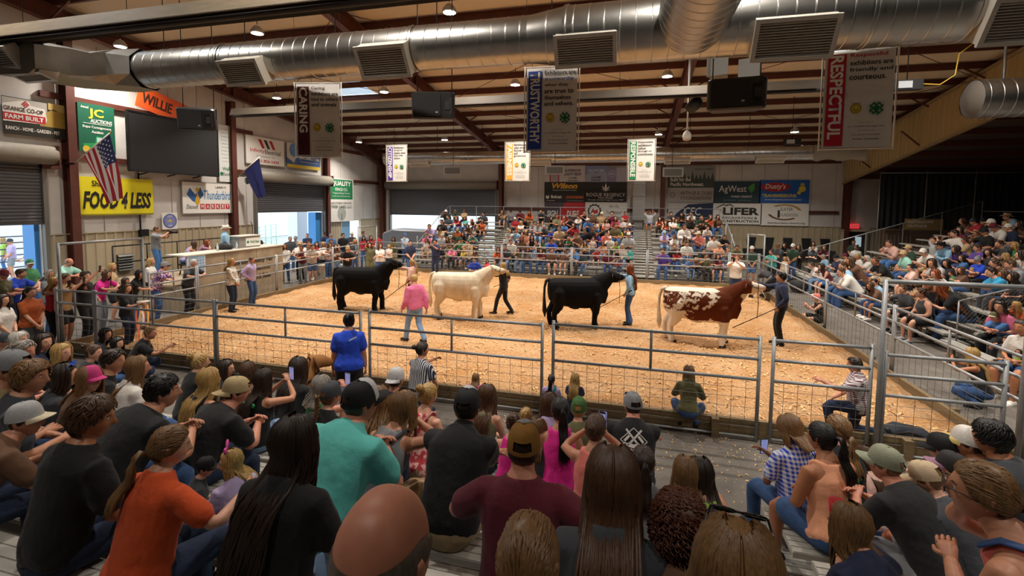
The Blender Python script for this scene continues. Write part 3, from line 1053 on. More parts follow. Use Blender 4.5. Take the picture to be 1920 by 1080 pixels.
PEOPLE = []
def person(label, pos, yaw=0.0, pose='lap', sex='m', lod=1, scale=1.0, fat=1.0, top=('tee', 'gy'), bot=('pants', 'dn'), skin='f', hair=('short', 'b'),
           hat=None, head=(0, 0), twist=0.0, shoes='bk', group=None, over=None, headtop=None, key=None, z_lift=0.0, cat='person', body_only=False):
    PEOPLE.append(dict(label=label, pos=pos, yaw=yaw, pose=pose, sex=sex, lod=lod, scale=scale, fat=fat, top=top, bot=bot, skin=skin, hair=hair, hat=hat,
                       head=head, twist=twist, shoes=shoes, group=group, over=over, key=key, cat=cat))
    return PEOPLE[-1]

def ocol(o, c):
    o.color = lin(c)
    return o

def make_people():
    for q in PEOPLE:
        sk = skeleton(q['pose'], q['sex'], q['fat'], q['twist'], q['head'][0], q['head'][1], q['over'])
        q['sk'] = sk
        lod = q['lod']
        pk = (q['pose'], q['sex'], q['fat'], q['twist'], str(q['over']), lod)
        top = q['top']; bot = q['bot']
        q['pb'] = piece(('body',) + pk + tuple(q['head']), lambda: mk_body(sk, lod))
        tm = top[2] if len(top) > 2 else 'plain'; bm = bot[2] if len(bot) > 2 else ('denim' if bot[1] in ('dn', 'dk', 'ld', 'bl') else 'plain')
        q['pt'] = piece(('top', top[0], tm) + pk, lambda: mk_top(sk, lod, top[0], tm)) if top else None
        q['pp'] = piece(('bot', bot[0], bm) + pk, lambda: mk_bottom(sk, lod, bot[0], bm)) if bot else None
        def shoe_(sd):
            g = GB(); feet(g, sk, .012, (10, 8, 6)[lod], sides=(sd,)); return mk_simple(g, lambda: [mat('shoe', '303030', rough=.6, obj=True, bump=.1)], 'shoe')
        q['ps'] = [piece(('shoe', sd) + pk, lambda: shoe_(sd)) for sd in (-1, 1)] if q['shoes'] else None
        hk = q['hair'][0] if q['hair'] else None
        if q['hat'] and hk in ('short', 'mop', 'curly'): hk = 'capcut'
        hseed = (hash(str(q['label'])) % 3) if False else 0
        ln = round(math.tan(R_(((q['over'] or {}).get('lean') or POSES[q['pose']]['lean'])[1]) * .7) * 5) / 5 if hk and hk.split('_')[0] in ('long', 'mid', 'pony', 'braid') else 0.0
        q['ph'] = piece(('hair', hk, q['sex'] == 'm', lod, ln), lambda: mk_simple(hair_geo(hk, q['sex'], lod, hseed, max(0, ln)), lambda: [hair_mat()], 'hair')) if hk else None
        if q['hat']:
            h = q['hat'][0]
            cm_ = lambda: [mat('cap_cloth', '606060', rough=.8, noise=.15, nscale=40, bump=.15, bscale=120, obj=True)]
            if h.startswith('cap'):
                q['pc'] = piece(('cap', lod), lambda: mk_simple(cap_geo(lod), cm_, 'cap'))
                q['pf'] = piece(('capfront', lod), lambda: mk_simple(panel_geo(lod), cm_, 'front_panel')) if len(q['hat']) > 3 else None
                q['pr'] = piece(('brim', lod), lambda: mk_simple(brim_geo(lod), cm_, 'brim'))
            else:
                q['pc'] = piece(('cowboy', lod), lambda: mk_simple(cowboy_geo(lod), cm_, 'cowboy_hat')); q['pr'] = None
    flush_pieces()
    for q in PEOPLE:
        sk = q['sk']
        root = thing('person', q['label'], q['cat'], q['pos'], q['yaw'], q['group'])
        root.scale = (q['scale'],) * 3
        q['root'] = root
        q['M'] = np.array(Matrix.LocRotScale(Vector([float(v) for v in q['pos']]), Matrix.Rotation(q['yaw'], 3, 'Z'), Vector((q['scale'],) * 3)))
        gp = lambda key: PIECES[key]['mesh']
        ocol(inst('body', gp(q['pb']), root), SKIN[q['skin']])
        if q['pt']: ocol(inst('jacket' if 'jacket' in q['top'][0] else 'tank_top' if 'tank' in q['top'][0] else 'shirt', gp(q['pt']), root), CLR[q['top'][1]])
        if q['pp']: ocol(inst('shorts' if q['bot'][0].startswith('short') else 'trousers', gp(q['pp']), root), CLR[q['bot'][1]])
        for z in q['ps'] or (): ocol(inst('shoe', gp(z), root), CLR[q['shoes']])
        hm = Matrix.Translation(Vector(sk['head'])) @ Matrix(sk['hrot'].tolist()).to_4x4()
        q['HM'] = hm
        if q['ph']:
            o = inst('hair', gp(q['ph']), root); o.matrix_local = hm; ocol(o, HAIR[q['hair'][1]])
        if q['hat']:
            h = q['hat']
            o = inst('cap' if h[0].startswith('cap') else 'cowboy_hat', gp(q['pc']), root)
            m2 = hm @ Matrix.Rotation(R_(180 if 'back' in h[0] else 0), 4, 'Z') @ Matrix.Rotation(R_(5), 4, 'X')
            o.matrix_local = m2; ocol(o, CLR.get(h[1], h[1]))
            if q['pr']:
                b = inst('brim', gp(q['pr']), o); c2 = h[2] if len(h) > 2 else h[1]; ocol(b, CLR.get(c2, c2))
                if q.get('pf'): ocol(inst('front_panel', gp(q['pf']), o), CLR.get(h[3], h[3]))
        q['wrist'] = {s: q['M'] @ np.append(sk['wr'][s], 1) for s in (-1, 1)}
# ================================================================== the hall
XW, YW = -17.5, 30.0            # left end wall, far wall
XL, XR, YF, YB = -12.1, 5.0, 7.2, 20.35   # ring fence lines
def roof_z(Y): return 6.4 + .12 * (30 - Y)     # underside of the rafters
BROWN = mat('red_oxide_steel', '5b2e22', rough=.55, noise=.25, nscale=3)
LINER = mat('white_liner', 'cfc9c3', rough=.55, noise=.18, nscale=1.2, bump=.25, bscale=5)
TANP = mat('tan_sheet', 'b3a387', rough=.55, noise=.12, nscale=2)
GALV = mat('galvanized', 'a8aaa8', rough=.38, metal=.85, noise=.25, nscale=9)
DARKM = mat('dark_metal', '1c1c1e', rough=.5, metal=.3)
INSUL = mat('roof_insulation', 'd0bfa3', rough=.7, noise=.08, nscale=1.5)
CONC = mat('concrete', '6f6860', rough=.85, noise=.35, nscale=2.2, bump=.2, bscale=30)

def shavings_mat(n='wood_shavings', a='e3b98b', b='d09a60'):
    if n in MATS: return MATS[n]
    m = mat(n, a, rough=.9)
    nt = m.node_tree; p = nt.nodes['Principled BSDF']; tc = nt.nodes.new('ShaderNodeTexCoord')
    def nz(sc, det=6, rough=.6):
        x = nt.nodes.new('ShaderNodeTexNoise'); x.inputs['Scale'].default_value = sc; x.inputs['Detail'].default_value = det; x.inputs['Roughness'].default_value = rough
        nt.links.new(tc.outputs['Object'], x.inputs['Vector']); return x
    n1, n2 = nz(1.1), nz(24, 8, .75)
    def ramp(src, p0, p1, c0, c1):
        r = nt.nodes.new('ShaderNodeValToRGB'); e = r.color_ramp.elements
        e[0].position = p0; e[1].position = p1; e[0].color = c0; e[1].color = c1
        nt.links.new(src, r.inputs['Fac']); return r
    r1 = ramp(n1.outputs['Fac'], .35, .68, lin(b), lin(a))
    r2 = ramp(n2.outputs['Fac'], .36, .58, (.42, .33, .26, 1), (1.08, 1.06, 1.02, 1))
    mx = nt.nodes.new('ShaderNodeMix'); mx.data_type = 'RGBA'; mx.blend_type = 'MULTIPLY'; mx.inputs['Factor'].default_value = .75
    nt.links.new(r1.outputs['Color'], mx.inputs['A']); nt.links.new(r2.outputs['Color'], mx.inputs['B'])
    nt.links.new(mx.outputs['Result'], p.inputs['Base Color'])
    bp = nt.nodes.new('ShaderNodeBump'); bp.inputs['Strength'].default_value = .9; bp.inputs['Distance'].default_value = .05
    nt.links.new(n2.outputs['Fac'], bp.inputs['Height']); nt.links.new(bp.outputs['Normal'], p.inputs['Normal'])
    return m

# ---- floor and bedding
m = MB(); m.box((4, 9, -.05), (44, 43, .1)); m.build('floor', CONC, kind='structure')
m = MB(); m.box((-52, 3, -.08), (68.8, 56, .1)); m.box((-11, 75, -.08), (150.8, 88, .1)); m.build('ground_outside', mat('yard_concrete', 'b9b5ae', rough=.9, noise=.2, nscale=.8), kind='structure')

def hnoise(x, y):
    return (.035 * np.sin(x * 1.9 + 1.3 * np.sin(y * 1.1)) * np.cos(y * 1.6 + x * .4) + .02 * np.sin(x * 5.1 + y * 2.3) * np.sin(y * 4.7 - x * 1.7)
            + .014 * np.sin(x * 11.3 + 2 * np.sin(y * 3)) * np.sin(y * 9.7))
gx = np.linspace(XL + .12, XR - .12, 190); gy = np.linspace(YF + .12, YB - .12, 150)
GX, GY = np.meshgrid(gx, gy)
edge = np.minimum(np.minimum(GX - gx[0], gx[-1] - GX), np.minimum(GY - gy[0], gy[-1] - GY))
GZ = .075 + hnoise(GX, GY) + np.random.RandomState(2).normal(0, .006, GX.shape) + .05 * np.exp(-edge / .5)
m = MB(); m.grid(np.stack([GX, GY, GZ], -1)); bed = m.build('wood_shaving_bedding', shavings_mat(), kind='stuff')
tag(bed, 'deep loose orange wood shavings covering the show ring floor', 'bedding')
def bed_z(x, y): return .075 + float(hnoise(np.array(x), np.array(y)))
# loose curled chips on top of the bedding and spilled on the concrete
rs = np.random.RandomState(7)
def chips(n, x0, x1, y0, y1, zf, name, label, s0, s1, bias=1.0):
    g = GB(); X = rs.uniform(x0, x1, n); Y = y0 + (y1 - y0) * rs.random(n) ** bias
    V = np.zeros((n, 6, 3)); a = rs.random(n) * 6.28; L = rs.uniform(s0, s1, n); W = L * rs.uniform(.3, .6, n); h = L * rs.uniform(.1, .5, n)
    Z = np.array([zf(x, y) for x, y in zip(X, Y)]); ca, sa = np.cos(a), np.sin(a)
    for i, (l, w, k) in enumerate(((-1, -1, 0), (-1, 1, .15), (0, -1, 1), (0, 1, 1.1), (1, -1, .1), (1, 1, 0))):
        V[:, i, 0] = X + ca * l * L / 2 - sa * w * W / 2; V[:, i, 1] = Y + sa * l * L / 2 + ca * w * W / 2; V[:, i, 2] = Z + k * h + .003
    b = np.arange(n)[:, None] * 6
    g.add(V, np.concatenate([b + np.array([[0, 2, 3, 1]]), b + np.array([[2, 4, 5, 3]])]))
    o = bpy.data.objects.new(name, g.mesh(name, [mat('chip_wood', 'e8bd84', rough=.85, noise=.4, nscale=3)], smooth=False)); link(o)
    tag(o, label, 'wood chips', kind='stuff')
chips(9000, XL + .3, XR - .3, YF + .15, YB - .5, lambda x, y: bed_z(x, y) + .012, 'loose_wood_chips', 'loose pale wood chips scattered over the ring bedding', .03, .08, 1.8)
chips(1300, -2.5, 5.6, 4.7, YF, lambda x, y: 0, 'spilled_wood_chips', 'pale wood chips spilled on the concrete outside the front fence', .012, .04, .45)

# ---- planks around the ring
WOOD = mat('weathered_timber', '85704f', rough=.85, noise=.45, nscale=3, stretch=(1, 1, 9), bump=.3)
kb = MB().bar((0, 0, 0), (0, 1, 0), .07, .135).mesh('plank', WOOD)
def kickboard(a, b, label):
    t = thing('kickboard', label, 'kickboard', a)
    d = np.array(b, float) - np.array(a, float); L = np.linalg.norm(d); n = max(1, round(L / 2.4)); ang = math.atan2(-d[0], d[1])
    for i in range(n):
        for z in (.068, .205):
            o = inst('plank', kb, t, d * i / n + V3(0, 0, z), (0, 0, ang)); o.scale = (1, L / n - .012, 1)
        MB().box((0, 0, .14), (.1, .1, .28)).build('stake', WOOD, t).location = tuple(d * (i + .5) / n + V3(-d[1], d[0], 0) / L * -.085)
kickboard((XL + .1, YF + .1, 0), (XR - .1, YF + .1, 0), 'weathered double plank kickboard under the front fence of the ring')
kickboard((XR - .1, YF + .1, 0), (XR - .1, YB - .1, 0), 'weathered double plank kickboard along the ring side facing the right bleachers')
kickboard((XR - .1, YB - .1, 0), (XL + .1, YB - .1, 0), 'weathered double plank kickboard below the far fence in front of far bleachers')
kickboard((XL + .1, YB - .1, 0), (XL + .1, YF + .1, 0), 'weathered double plank kickboard beside the announcer stand')

# ---- ceiling: sagging insulation between purlins, rafters, braces
ceil = MB()
PUR = [30 - 1.5 * i for i in range(29)]
SKY = [(-12.2, 18.75, 1.6), (6.0, 17.25, 1.3), (-15.0, 8.25, 2.6), (-11.6, 6.75, 2.2)]
xs = np.linspace(XW, 24, 42)
for i in range(len(PUR) - 1):
    y1, y0 = PUR[i], PUR[i + 1]
    for j in range(len(xs) - 1):
        xc = (xs[j] + xs[j + 1]) / 2
        if any(abs(xc - sx) < w / 2 and y0 <= sy <= y1 for sx, sy, w in SKY): continue
        rows = []
        for f in np.linspace(0, 1, 4):
            y = y0 + (y1 - y0) * f; z = roof_z(y) + .74 - .07 * math.sin(math.pi * f)
            rows.append([(xs[j], y, z), (xs[j + 1], y, z)])
        ceil.grid(rows)
CEIL = ceil.build('ceiling', INSUL, kind='structure')
for sx, sy, w in SKY:
    z = roof_z(sy) + .76
    MB().box((sx, sy, z), (w + .9, 1.5, .02), Matrix.Rotation(-math.atan(.12), 3, 'X')).build('skylight', mat('skylight_panel', 'e8eef2', rough=.4, spec=.2, emit=0.0), CEIL)
sk_ = MATS['skylight_panel'].node_tree.nodes['Principled BSDF']; sk_.inputs['Transmission Weight'].default_value = .85
pm = MB()
for (z0, z1, y0, y1) in ((0, .01, -.01, .07), (0, .21, -.01, .0), (.2, .21, -.07, 0)):
    pm.box((3.25, (y0 + y1) / 2, (z0 + z1) / 2), (41.5, y1 - y0, z1 - z0))
pme = pm.mesh('purlin', BROWN)
for y in PUR: inst('purlin', pme, CEIL, (0, y, roof_z(y) + .5))
RAF = [-17.15, -8.4, 1.8, 11.6]
for x in RAF + [20.5]:
    r = MB(); a, b = (x, 29.7, roof_z(29.7)), (x, -12, roof_z(-12))
    up = (0, .12, 1)
    off = lambda p, h: (p[0], p[1], p[2] + h)
    r.bar(off(a, .02), off(b, .02), .24, .025); r.bar(off(a, .485), off(b, .485), .24, .025); r.bar(off(a, .25), off(b, .25), .016, .46)
    hx = (x, 26.6, roof_z(26.6))
    r.prism([(0, 0), (3.1, 0), (0, -.5)], (x - .008, 29.7, roof_z(29.7)), (0, -1, .12), (0, 0, 1), .016)
    r.bar((x, 29.7, roof_z(29.7) - .5), hx, .24, .025)
    for y in np.arange(-10, 29, 3.0):
        r.box((x, y, roof_z(y) + .25), (.22, .014, .46))
    r.build('rafter', BROWN, CEIL)
br = MB().bar((-.85, 0, .55), (0, 0, .06), .05, .05); br.bar((.85, 0, .55), (0, 0, .06), .05, .05); brm = br.mesh('flange_brace', BROWN)
for x in RAF:
    for y in PUR[1:20:2]: inst('flange_brace', brm, CEIL, (x, y - .05, roof_z(y)))
rod = MB()
for (x0, x1) in ((-17.15, -8.4), (-8.4, 1.8), (1.8, 11.6)):
    for (ya, yb) in ((28.5, 20), (20, 12)):
        rod.tube([(x0, ya, roof_z(ya) + .3), (x1, yb, roof_z(yb) + .3)], .012, 5); rod.tube([(x1, ya, roof_z(ya) + .3), (x0, yb, roof_z(yb) + .3)], .012, 5)
rod.build('bracing_rods', BROWN, CEIL, kind='stuff')

# ---- columns
def column(x, y, top, d0, d1, axis, wall):
    c = MB(); s = V3(*axis)
    n = V3(-s[1], s[0], 0)
    b = V3(x, y, 0)
    def plate(p0, p1, w, t, nn): c.bar(p0, p1, w, t, tuple(nn))
    plate(b, b + V3(0, 0, top), .24, .02, s); plate(b + s * d0, b + s * d1 + V3(0, 0, top), .24, .02, s)
    c.prism([(0, 0), (d0, 0), (d1, top), (0, top)], b - n * .008, s, (0, 0, 1), .016)
    return c.build('column', BROWN, wall)

# ---- left end wall
def strip_wall(name, spans, axis):
    """spans: (u0, u1, z0, z1) rectangles of liner; axis 'x' wall at XW along Y, 'y' wall at YW along X"""
    w = MB()
    for u0, u1, z0, z1 in spans:
        if axis == 'x': w.box((XW - .05, (u0 + u1) / 2, (z0 + z1) / 2), (.1, u1 - u0, z1 - z0))
        else: w.box(((u0 + u1) / 2, YW + .05, (z0 + z1) / 2), (u1 - u0, .1, z1 - z0))
    return w.build(name, LINER, kind='structure')
DA = (6.4, 10.15, 4.6); DB = (18.5, 23.55, 4.5)       # roll-up doors: y0, y1, top
DC = (25.2, 27.4, 2.25)
WL = strip_wall('wall_left', [(-12, DA[0], 0, 12), (DA[0], DA[1], DA[2], 12), (DA[1], DB[0], 0, 11), (DB[0], DB[1], DB[2], 10), (DB[1], DC[0], 0, 10), (DC[0], DC[1], DC[2], 10), (DC[1], 30.1, 0, 10)], 'x')
FD = (-16.6, -8.85, 4.5)
WF = strip_wall('wall_far', [(XW, FD[0], 0, 9), (FD[0], FD[1], FD[2], 9), (FD[1], 24, 0, 9)], 'y')
m = MB(); m.box((24.05, 9, 6), (.1, 42.2, 12)); m.build('wall_right', mat('dark_liner', '5a544e', rough=.8), kind='structure')
m = MB(); m.box((3.2, -12.05, 6.5), (42, .1, 13)); m.build('wall_back', mat('dark_liner', '5a544e', rough=.8), kind='structure')
# tan sheet wainscot: ribbed sheets
pf = MB()
prof = []
for i in range(3):
    o = i * .305
    prof += [(o, 0), (o + .10, 0), (o + .125, .03), (o + .18, .03), (o + .205, 0)]
prof += [(.915, 0)]
pf.grid([[(u, -d, 0) for u, d in prof], [(u, -d, 2.28) for u, d in prof]], smooth=False)
pf.box((.457, -.02, 2.29), (.915, .05, .03))
pfm = pf.mesh('panel', TANP)
def wainscot(parent, u0, u1, axis):
    n = max(1, round((u1 - u0) / .915))
    for i in range(n):
        u = u0 + i * (u1 - u0) / n
        if axis == 'x': o = inst('panel', pfm, parent, (XW + .012, u, 0), (0, 0, math.pi / 2)); o.scale = ((u1 - u0) / n / .915, 1, 1)
        else: o = inst('panel', pfm, parent, (u, YW - .012, 0)); o.scale = ((u1 - u0) / n / .915, 1, 1)
for a, b in ((-1, DA[0] - .1), (DA[1] + .15, DB[0] - .15), (DB[1] + .15, DC[0] - .1), (DC[1] + .1, 29.9)): wainscot(WL, a, b, 'x')
wainscot(WF, FD[1] + .15, 11.5, 'y'); wainscot(WF, 12.9, 17, 'y')
for y, top in ((4.7, 9.2), (10.9, 8.5), (17.1, 7.8), (23.75, 7.0)): column(XW + .02, y, top, .3, .3, (1, 0, 0), WL)
for x in RAF: column(x, YW - .02, roof_z(29.6), .35, .62, (0, -1, 0), WF)
for z in (4.75, 6.6):
    g_ = MB().box((0, 0, 0), (.09, 1, .2))
    for a, b in ((DA[1] + .1, DB[0] - .1), (23.9, 29.6)):
        o = MB().box((XW + .06, (a + b) / 2, z), (.1, b - a, .18)).build('girt', BROWN, WL)
for a, b in ((-8.2, 1.6), (2.1, 11.3)):
    for z in (3.1, 5.95): MB().box(((a + b) / 2, YW - .06, z), (b - a, .1, .18)).build('girt', BROWN, WF)
for y0, y1 in ((DA[1], 10.6), (DB[1], 23.9), (18.2, 18.5)):
    MB().box((XW + .1, (y0 + y1) / 2, 4.45), (.18, y1 - y0, .25)).build('bracket', BROWN, WL)
for u in np.arange(10.7, 29.5, 1.22):   # liner seams
    if not (DB[0] < u < DB[1]): MB().tube([(XW + .004, u, 2.32), (XW + .004, u, 8.5)], .012, 4).build('seam', mat('liner_seam', 'aaa59f', rough=.6), WL)
for u in np.arange(-8.4, 11.5, 1.22): MB().tube([(u, YW - .004, 2.32), (u, YW - .004, 6.8)], .012, 4).build('seam', mat('liner_seam', 'aaa59f', rough=.6), WF)

# ---- roll-up doors
CURT = mat('door_curtain', '5d5c5f', rough=.5, metal=.3)
def rollup(name, axis, u0, u1, top, bottom, hoodcol='8d8578'):
    t = bpy.data.objects.new(name, None); link(t); t['kind'] = 'structure'
    if axis == 'x': t.matrix_world = Matrix.Translation((XW + .08, u0, 0)) @ Matrix.Rotation(math.pi / 2, 4, 'Z')
    else: t.location = (u0, YW - .1, 0)
    W = u1 - u0
    c = MB(); rows = []; z = bottom; k = 0
    while z < top:
        for dz, d in ((0, 0), (.012, -.016), (.05, -.022), (.085, -.014), (.095, 0)):
            rows.append([(0, d, z + dz), (W, d, z + dz)])
        z += .1
    c.grid(rows, smooth=False); c.grid([[(0, .02, bottom), (W, .02, bottom)], [(0, .02, top), (W, .02, top)]])
    c.build('curtain', CURT, t)
    MB().box((W / 2, -.01, bottom - .03), (W, .06, .08)).build('bottom_bar', mat('door_bar', '4c4a48', rough=.5), t)
    MB().tube([(-.2, -.28, top + .12), (W + .2, -.28, top + .12)], .28, 20).build('hood', mat('door_hood', hoodcol, rough=.55, noise=.15), t)
    for x in (-.06, W + .06): MB().box((x, -.04, top / 2), (.12, .12, top)).build('track', mat('door_track', '77726a', rough=.5, metal=.4), t)
    for x in (-.22, W + .22): MB().box((x, -.25, top + .12), (.05, .55, .6)).build('hood_bracket', BROWN, t)
rollup('door_1', 'x', DA[0], DA[1], DA[2], 2.7)
rollup('door_2', 'x', DB[0], DB[1], DB[2], 2.92)
rollup('door_3', 'y', FD[0], FD[1], FD[2], 2.62)
# blue painted jambs seen in the opening beside the left door, and the side door
BLUEJ = mat('blue_jamb', '3f86c6', rough=.5)
MB().box((XW - .35, DA[1] - .06, 1.35), (.5, .12, 2.7)).build('trim_1', BLUEJ, kind='structure')
MB().box((XW - .35, DB[1] - .25, 1.4), (.5, .5, 2.8)).build('trim_2', BLUEJ, kind='structure')
d4 = bpy.data.objects.new('door_4', None); link(d4); d4['kind'] = 'structure'
MB().box((XW - .03, 25.75, 1.1), (.05, 1.0, 2.2)).build('door_leaf', mat('blue_door', '6f9fc4', rough=.5), d4)
MB().box((XW + .03, 25.22, 1.12), (.12, .06, 2.25)).box((XW + .03, 27.38, 1.12), (.12, .06, 2.25)).box((XW + .03, 26.3, 2.26), (.12, 2.2, .07)).build('frame', mat('frame_tan', 'c4b79d', rough=.5), d4)

# ---- fascia and lean-to roof on the right
FAS = bpy.data.objects.new('wall_fascia', None); link(FAS); FAS['kind'] = 'structure'
def fas_lo(y): return 4.65 + .152 * (30.4 - y)
def fas_hi(y): return min(fas_lo(y) + 1.75, roof_z(y) + .7)
fs = MB(); ys = []
y = 29.9
while y > 2:
    ys.append(y); y -= .305
for i, yy in enumerate(ys[:-1]):
    for (a, b, d0, d1) in ((0, .1, 0, 0), (.1, .125, 0, .03), (.125, .18, .03, .03), (.18, .205, .03, 0), (.205, .305, 0, 0)):
        fs.add([(11.45 - d0, yy - a, fas_lo(yy - a)), (11.45 - d1, yy - b, fas_lo(yy - b)), (11.45 - d1, yy - b, fas_hi(yy - b)), (11.45 - d0, yy - a, fas_hi(yy - a))], [(0, 1, 2, 3)])
fs.build('ribbed_sheet', mat('tan_fascia', 'a8905f', rough=.5), FAS)
MB().bar((11.42, 29.9, fas_lo(29.9)), (11.42, 2, fas_lo(2)), .1, .1).build('lower_trim', mat('tan_trim', '8f7a55', rough=.5), FAS)
MB().bar((11.42, 29.9, fas_hi(29.9)), (11.42, 8, fas_hi(8)), .12, .1).build('upper_trim', mat('tan_trim', '8f7a55', rough=.5), FAS)
for y in (27, 23, 19.5, 16, 12.5): MB().bar((11.6, y, fas_lo(y) + .1), (10.7, y - .2, fas_lo(y) + .8), .05, .05).build('strut', BROWN, FAS)
m = MB(); m.grid([[(11.5, 30, 5.0), (24, 30, 5.0)], [(11.5, -12, 5.0 + .152 * 42), (24, -12, 5.0 + .152 * 42)]])
LEAN = m.build('ceiling_lean_to', mat('lean_to_sheet', '4a3c34', rough=.7), kind='structure')
for y in np.arange(29, 2, -1.6):
    MB().box((17.7, y, 4.88 + .152 * (30 - y)), (12.4, .06, .2)).build('purlin', BROWN, LEAN)
# ---- high bay lamps with their own light
LH = MB().lathe([(.02, .22), (.09, .2), (.17, .1), (.19, .06), (.19, .0), (.16, -.005)], 20)
lhm = LH.mesh('housing', mat('lamp_housing', 'c8c8c8', rough=.4, metal=.5))
lens = MB().lathe([(.0, -.008), (.16, -.008)], 20).mesh('lens', mat('lamp_lens', 'fff6ea', emit=60.0))
LAMPS = [(-16.4, 11.9), (-11.0, 11.9), (-4.8, 11.8), (1.2, 11.9), (7.0, 11.9), (-14.8, 17.0), (-9.7, 17.0), (-4.3, 17.0), (1.06, 17.0), (6.4, 17.0),
         (-15.6, 24.4), (-10.2, 24.4), (-4.7, 24.4), (1.2, 24.4), (7.3, 24.6)]
FRONT = [(-11.0, 5.4), (-4.8, 5.4), (1.2, 5.4), (7.0, 5.4)]
LAMPS = LAMPS + FRONT + [(-9.0, -1.2), (-3.0, -1.2), (3.0, -1.2), (9.0, -1.2)]
ROW = {-1: 'rearmost', 5: 'nearest', 11: 'front', 17: 'middle', 24: 'far'}
NUM = ['first', 'second', 'third', 'fourth', 'fifth']
cnt = {}
ld = bpy.data.lights.new('high_bay_light', 'AREA'); ld.shape = 'DISK'; ld.size = .34; ld.energy = LAMP_W; ld.color = (1.0, .93, .84)
try: ld.spread = R_(128)
except Exception: pass
ld3 = ld.copy(); ld3.energy = LAMP_W * .28; ld2 = ld.copy(); ld2.energy = LAMP_W * 1.4; ld2.spread = R_(130)
for x, y in LAMPS:
    z = roof_z(y) - .15; r = ROW[int(y)]; k = cnt.get(r, 0); cnt[r] = k + 1
    t = thing('high_bay_lamp', 'round high bay lamp, %s from the left in the %s lit row under the roof' % (NUM[k], r), 'lamp', (x, y, z), 0, 'high bay lamps')
    inst('housing', lhm, t); inst('lens', lens, t)
    MB().tube([(0, 0, .2), (0, 0, .62)], .012, 5).build('chain', DARKM, t)
    l = bpy.data.objects.new('lamp_light', {'nearest': ld2, 'rearmost': ld3}.get(r, ld)); link(l, t); l.location = (0, 0, -.03)
    if r == 'nearest': l.rotation_euler = (R_(18), 0, 0)
# ================================================================== ducts, heaters, loudspeakers, screens, hung banners
DUCT = mat('spiral_duct', 'b4b2ad', rough=.3, metal=1.0, noise=.16, nscale=5)
GRILL = mat('grille_metal', 'b9b6ae', rough=.5, metal=.2)
DARKIN = mat('grille_dark', '26241f', rough=.8)

def duct_x(mb, x0, x1, y, z, r0, r1=None, step=.24, n=36, axis='x'):
    """smooth sheet metal tube with thin raised lock seams every step"""
    r1 = r0 if r1 is None else r1
    k = max(1, int(abs(x1 - x0) / step)); a = np.arange(n) * 2 * math.pi / n
    def rings(prof):
        P = []
        for xx, r in prof:
            c, s = np.cos(a) * r, np.sin(a) * r
            P.append(np.stack([np.full(n, xx), y + c, z + s], -1) if axis == 'x' else np.stack([y + c, np.full(n, xx), z + s], -1))
        P = np.stack(P)
        if (axis == 'x') == (x1 > x0): P = P[:, ::-1]
        mb.grid(P, close_u=True)
    rings([(x0, r0), (x1, r1)])
    s_ = 1 if x1 > x0 else -1
    for i in range(k):
        f = (i + .5) / k; xx = x0 + (x1 - x0) * f; r = r0 + (r1 - r0) * f
        rings([(xx - .014 * s_, r - .002), (xx - .006 * s_, r + .007), (xx + .006 * s_, r + .007), (xx + .014 * s_, r - .002)])

def diffuser(parent, x, y, z, w, h, tilt, depth=.34, yawd=0):
    """box grille on the lower front side of a duct; its face looks towards -y and down"""
    M_ = Matrix.Translation((x, y, z)) @ Matrix.Rotation(R_(yawd), 4, 'Z') @ Matrix.Rotation(R_(tilt), 4, 'X')
    def put(o): o.matrix_local = M_; return o
    b = MB(); b.box((0, depth / 2, 0), (w * .96, depth, h * .94)); o = put(b.build('diffuser_box', mat('diffuser_sheet', 'c3bcae', rough=.45, metal=.3), parent))
    f = MB()
    for s in (-1, 1):
        f.box((s * (w / 2 - .03), -.012, 0), (.06, .05, h)); f.box((0, -.012, s * (h / 2 - .03)), (w - .12, .05, .06))
    put(f.build('grille_frame', GRILL, parent))
    put(MB().box((0, -.002, 0), (w - .1, .01, h - .1)).build('grille_back', DARKIN, parent))
    l = MB(); k = max(6, int((h - .12) / .036))
    for i in range(k):
        zz = -h / 2 + .06 + (h - .12) * (i + .5) / k
        l.box((0, -.016, zz), (w - .12, .028, .008), Matrix.Rotation(R_(35), 3, 'X'))
    put(l.build('louvers', GRILL, parent, kind='stuff'))

# main duct over the front fence
t = thing('air_duct', 'large galvanized spiral duct with square grilles hung across the front of the ring', 'duct', (0, 0, 0))
dz = 6.22
m = MB(); duct_x(m, -10.3, -1.75, 8.0, dz, .385); m.build('duct_run', DUCT, t)
m = MB(); duct_x(m, -1.75, -1.1, 8.0, dz, .385, .48, step=.65); m.build('duct_reducer', DUCT, t)
m = MB(); duct_x(m, -1.1, 9.6, 8.0, dz, .48); m.build('duct_run', DUCT, t)
m = MB(); duct_x(m, 7.75, -3.5, .82, dz, .5, axis='y'); m.build('duct_branch', DUCT, t)
m = MB()
for x, r in ((-8.1, .4), (-3.9, .4), (-1.1, .495), (3.2, .495), (5.6, .495)):
    duct_x(m, x - .05, x + .05, 8.0, dz, r, step=.1)
m.build('joint_collar', DUCT, t, kind='stuff')
for (px, py, w, h) in ((453, 138, .92, .5), (718, 118, .98, .58), (1097, 97, .98, .52), (1489, 75, 1.08, .6), (1945, 40, 1.1, .6)):
    p = on_y(px, py, 7.56)
    diffuser(t, p[0], 7.56, p[2] + .02, w, h, 33)
hg = MB()
for x in np.arange(-9.8, 9.5, 2.1): hg.tube([(x, 8.0, dz + .3), (x, 8.0, roof_z(8) + .1)], .01, 5)
hg.build('hanger_rods', DARKM, t, kind='stuff')
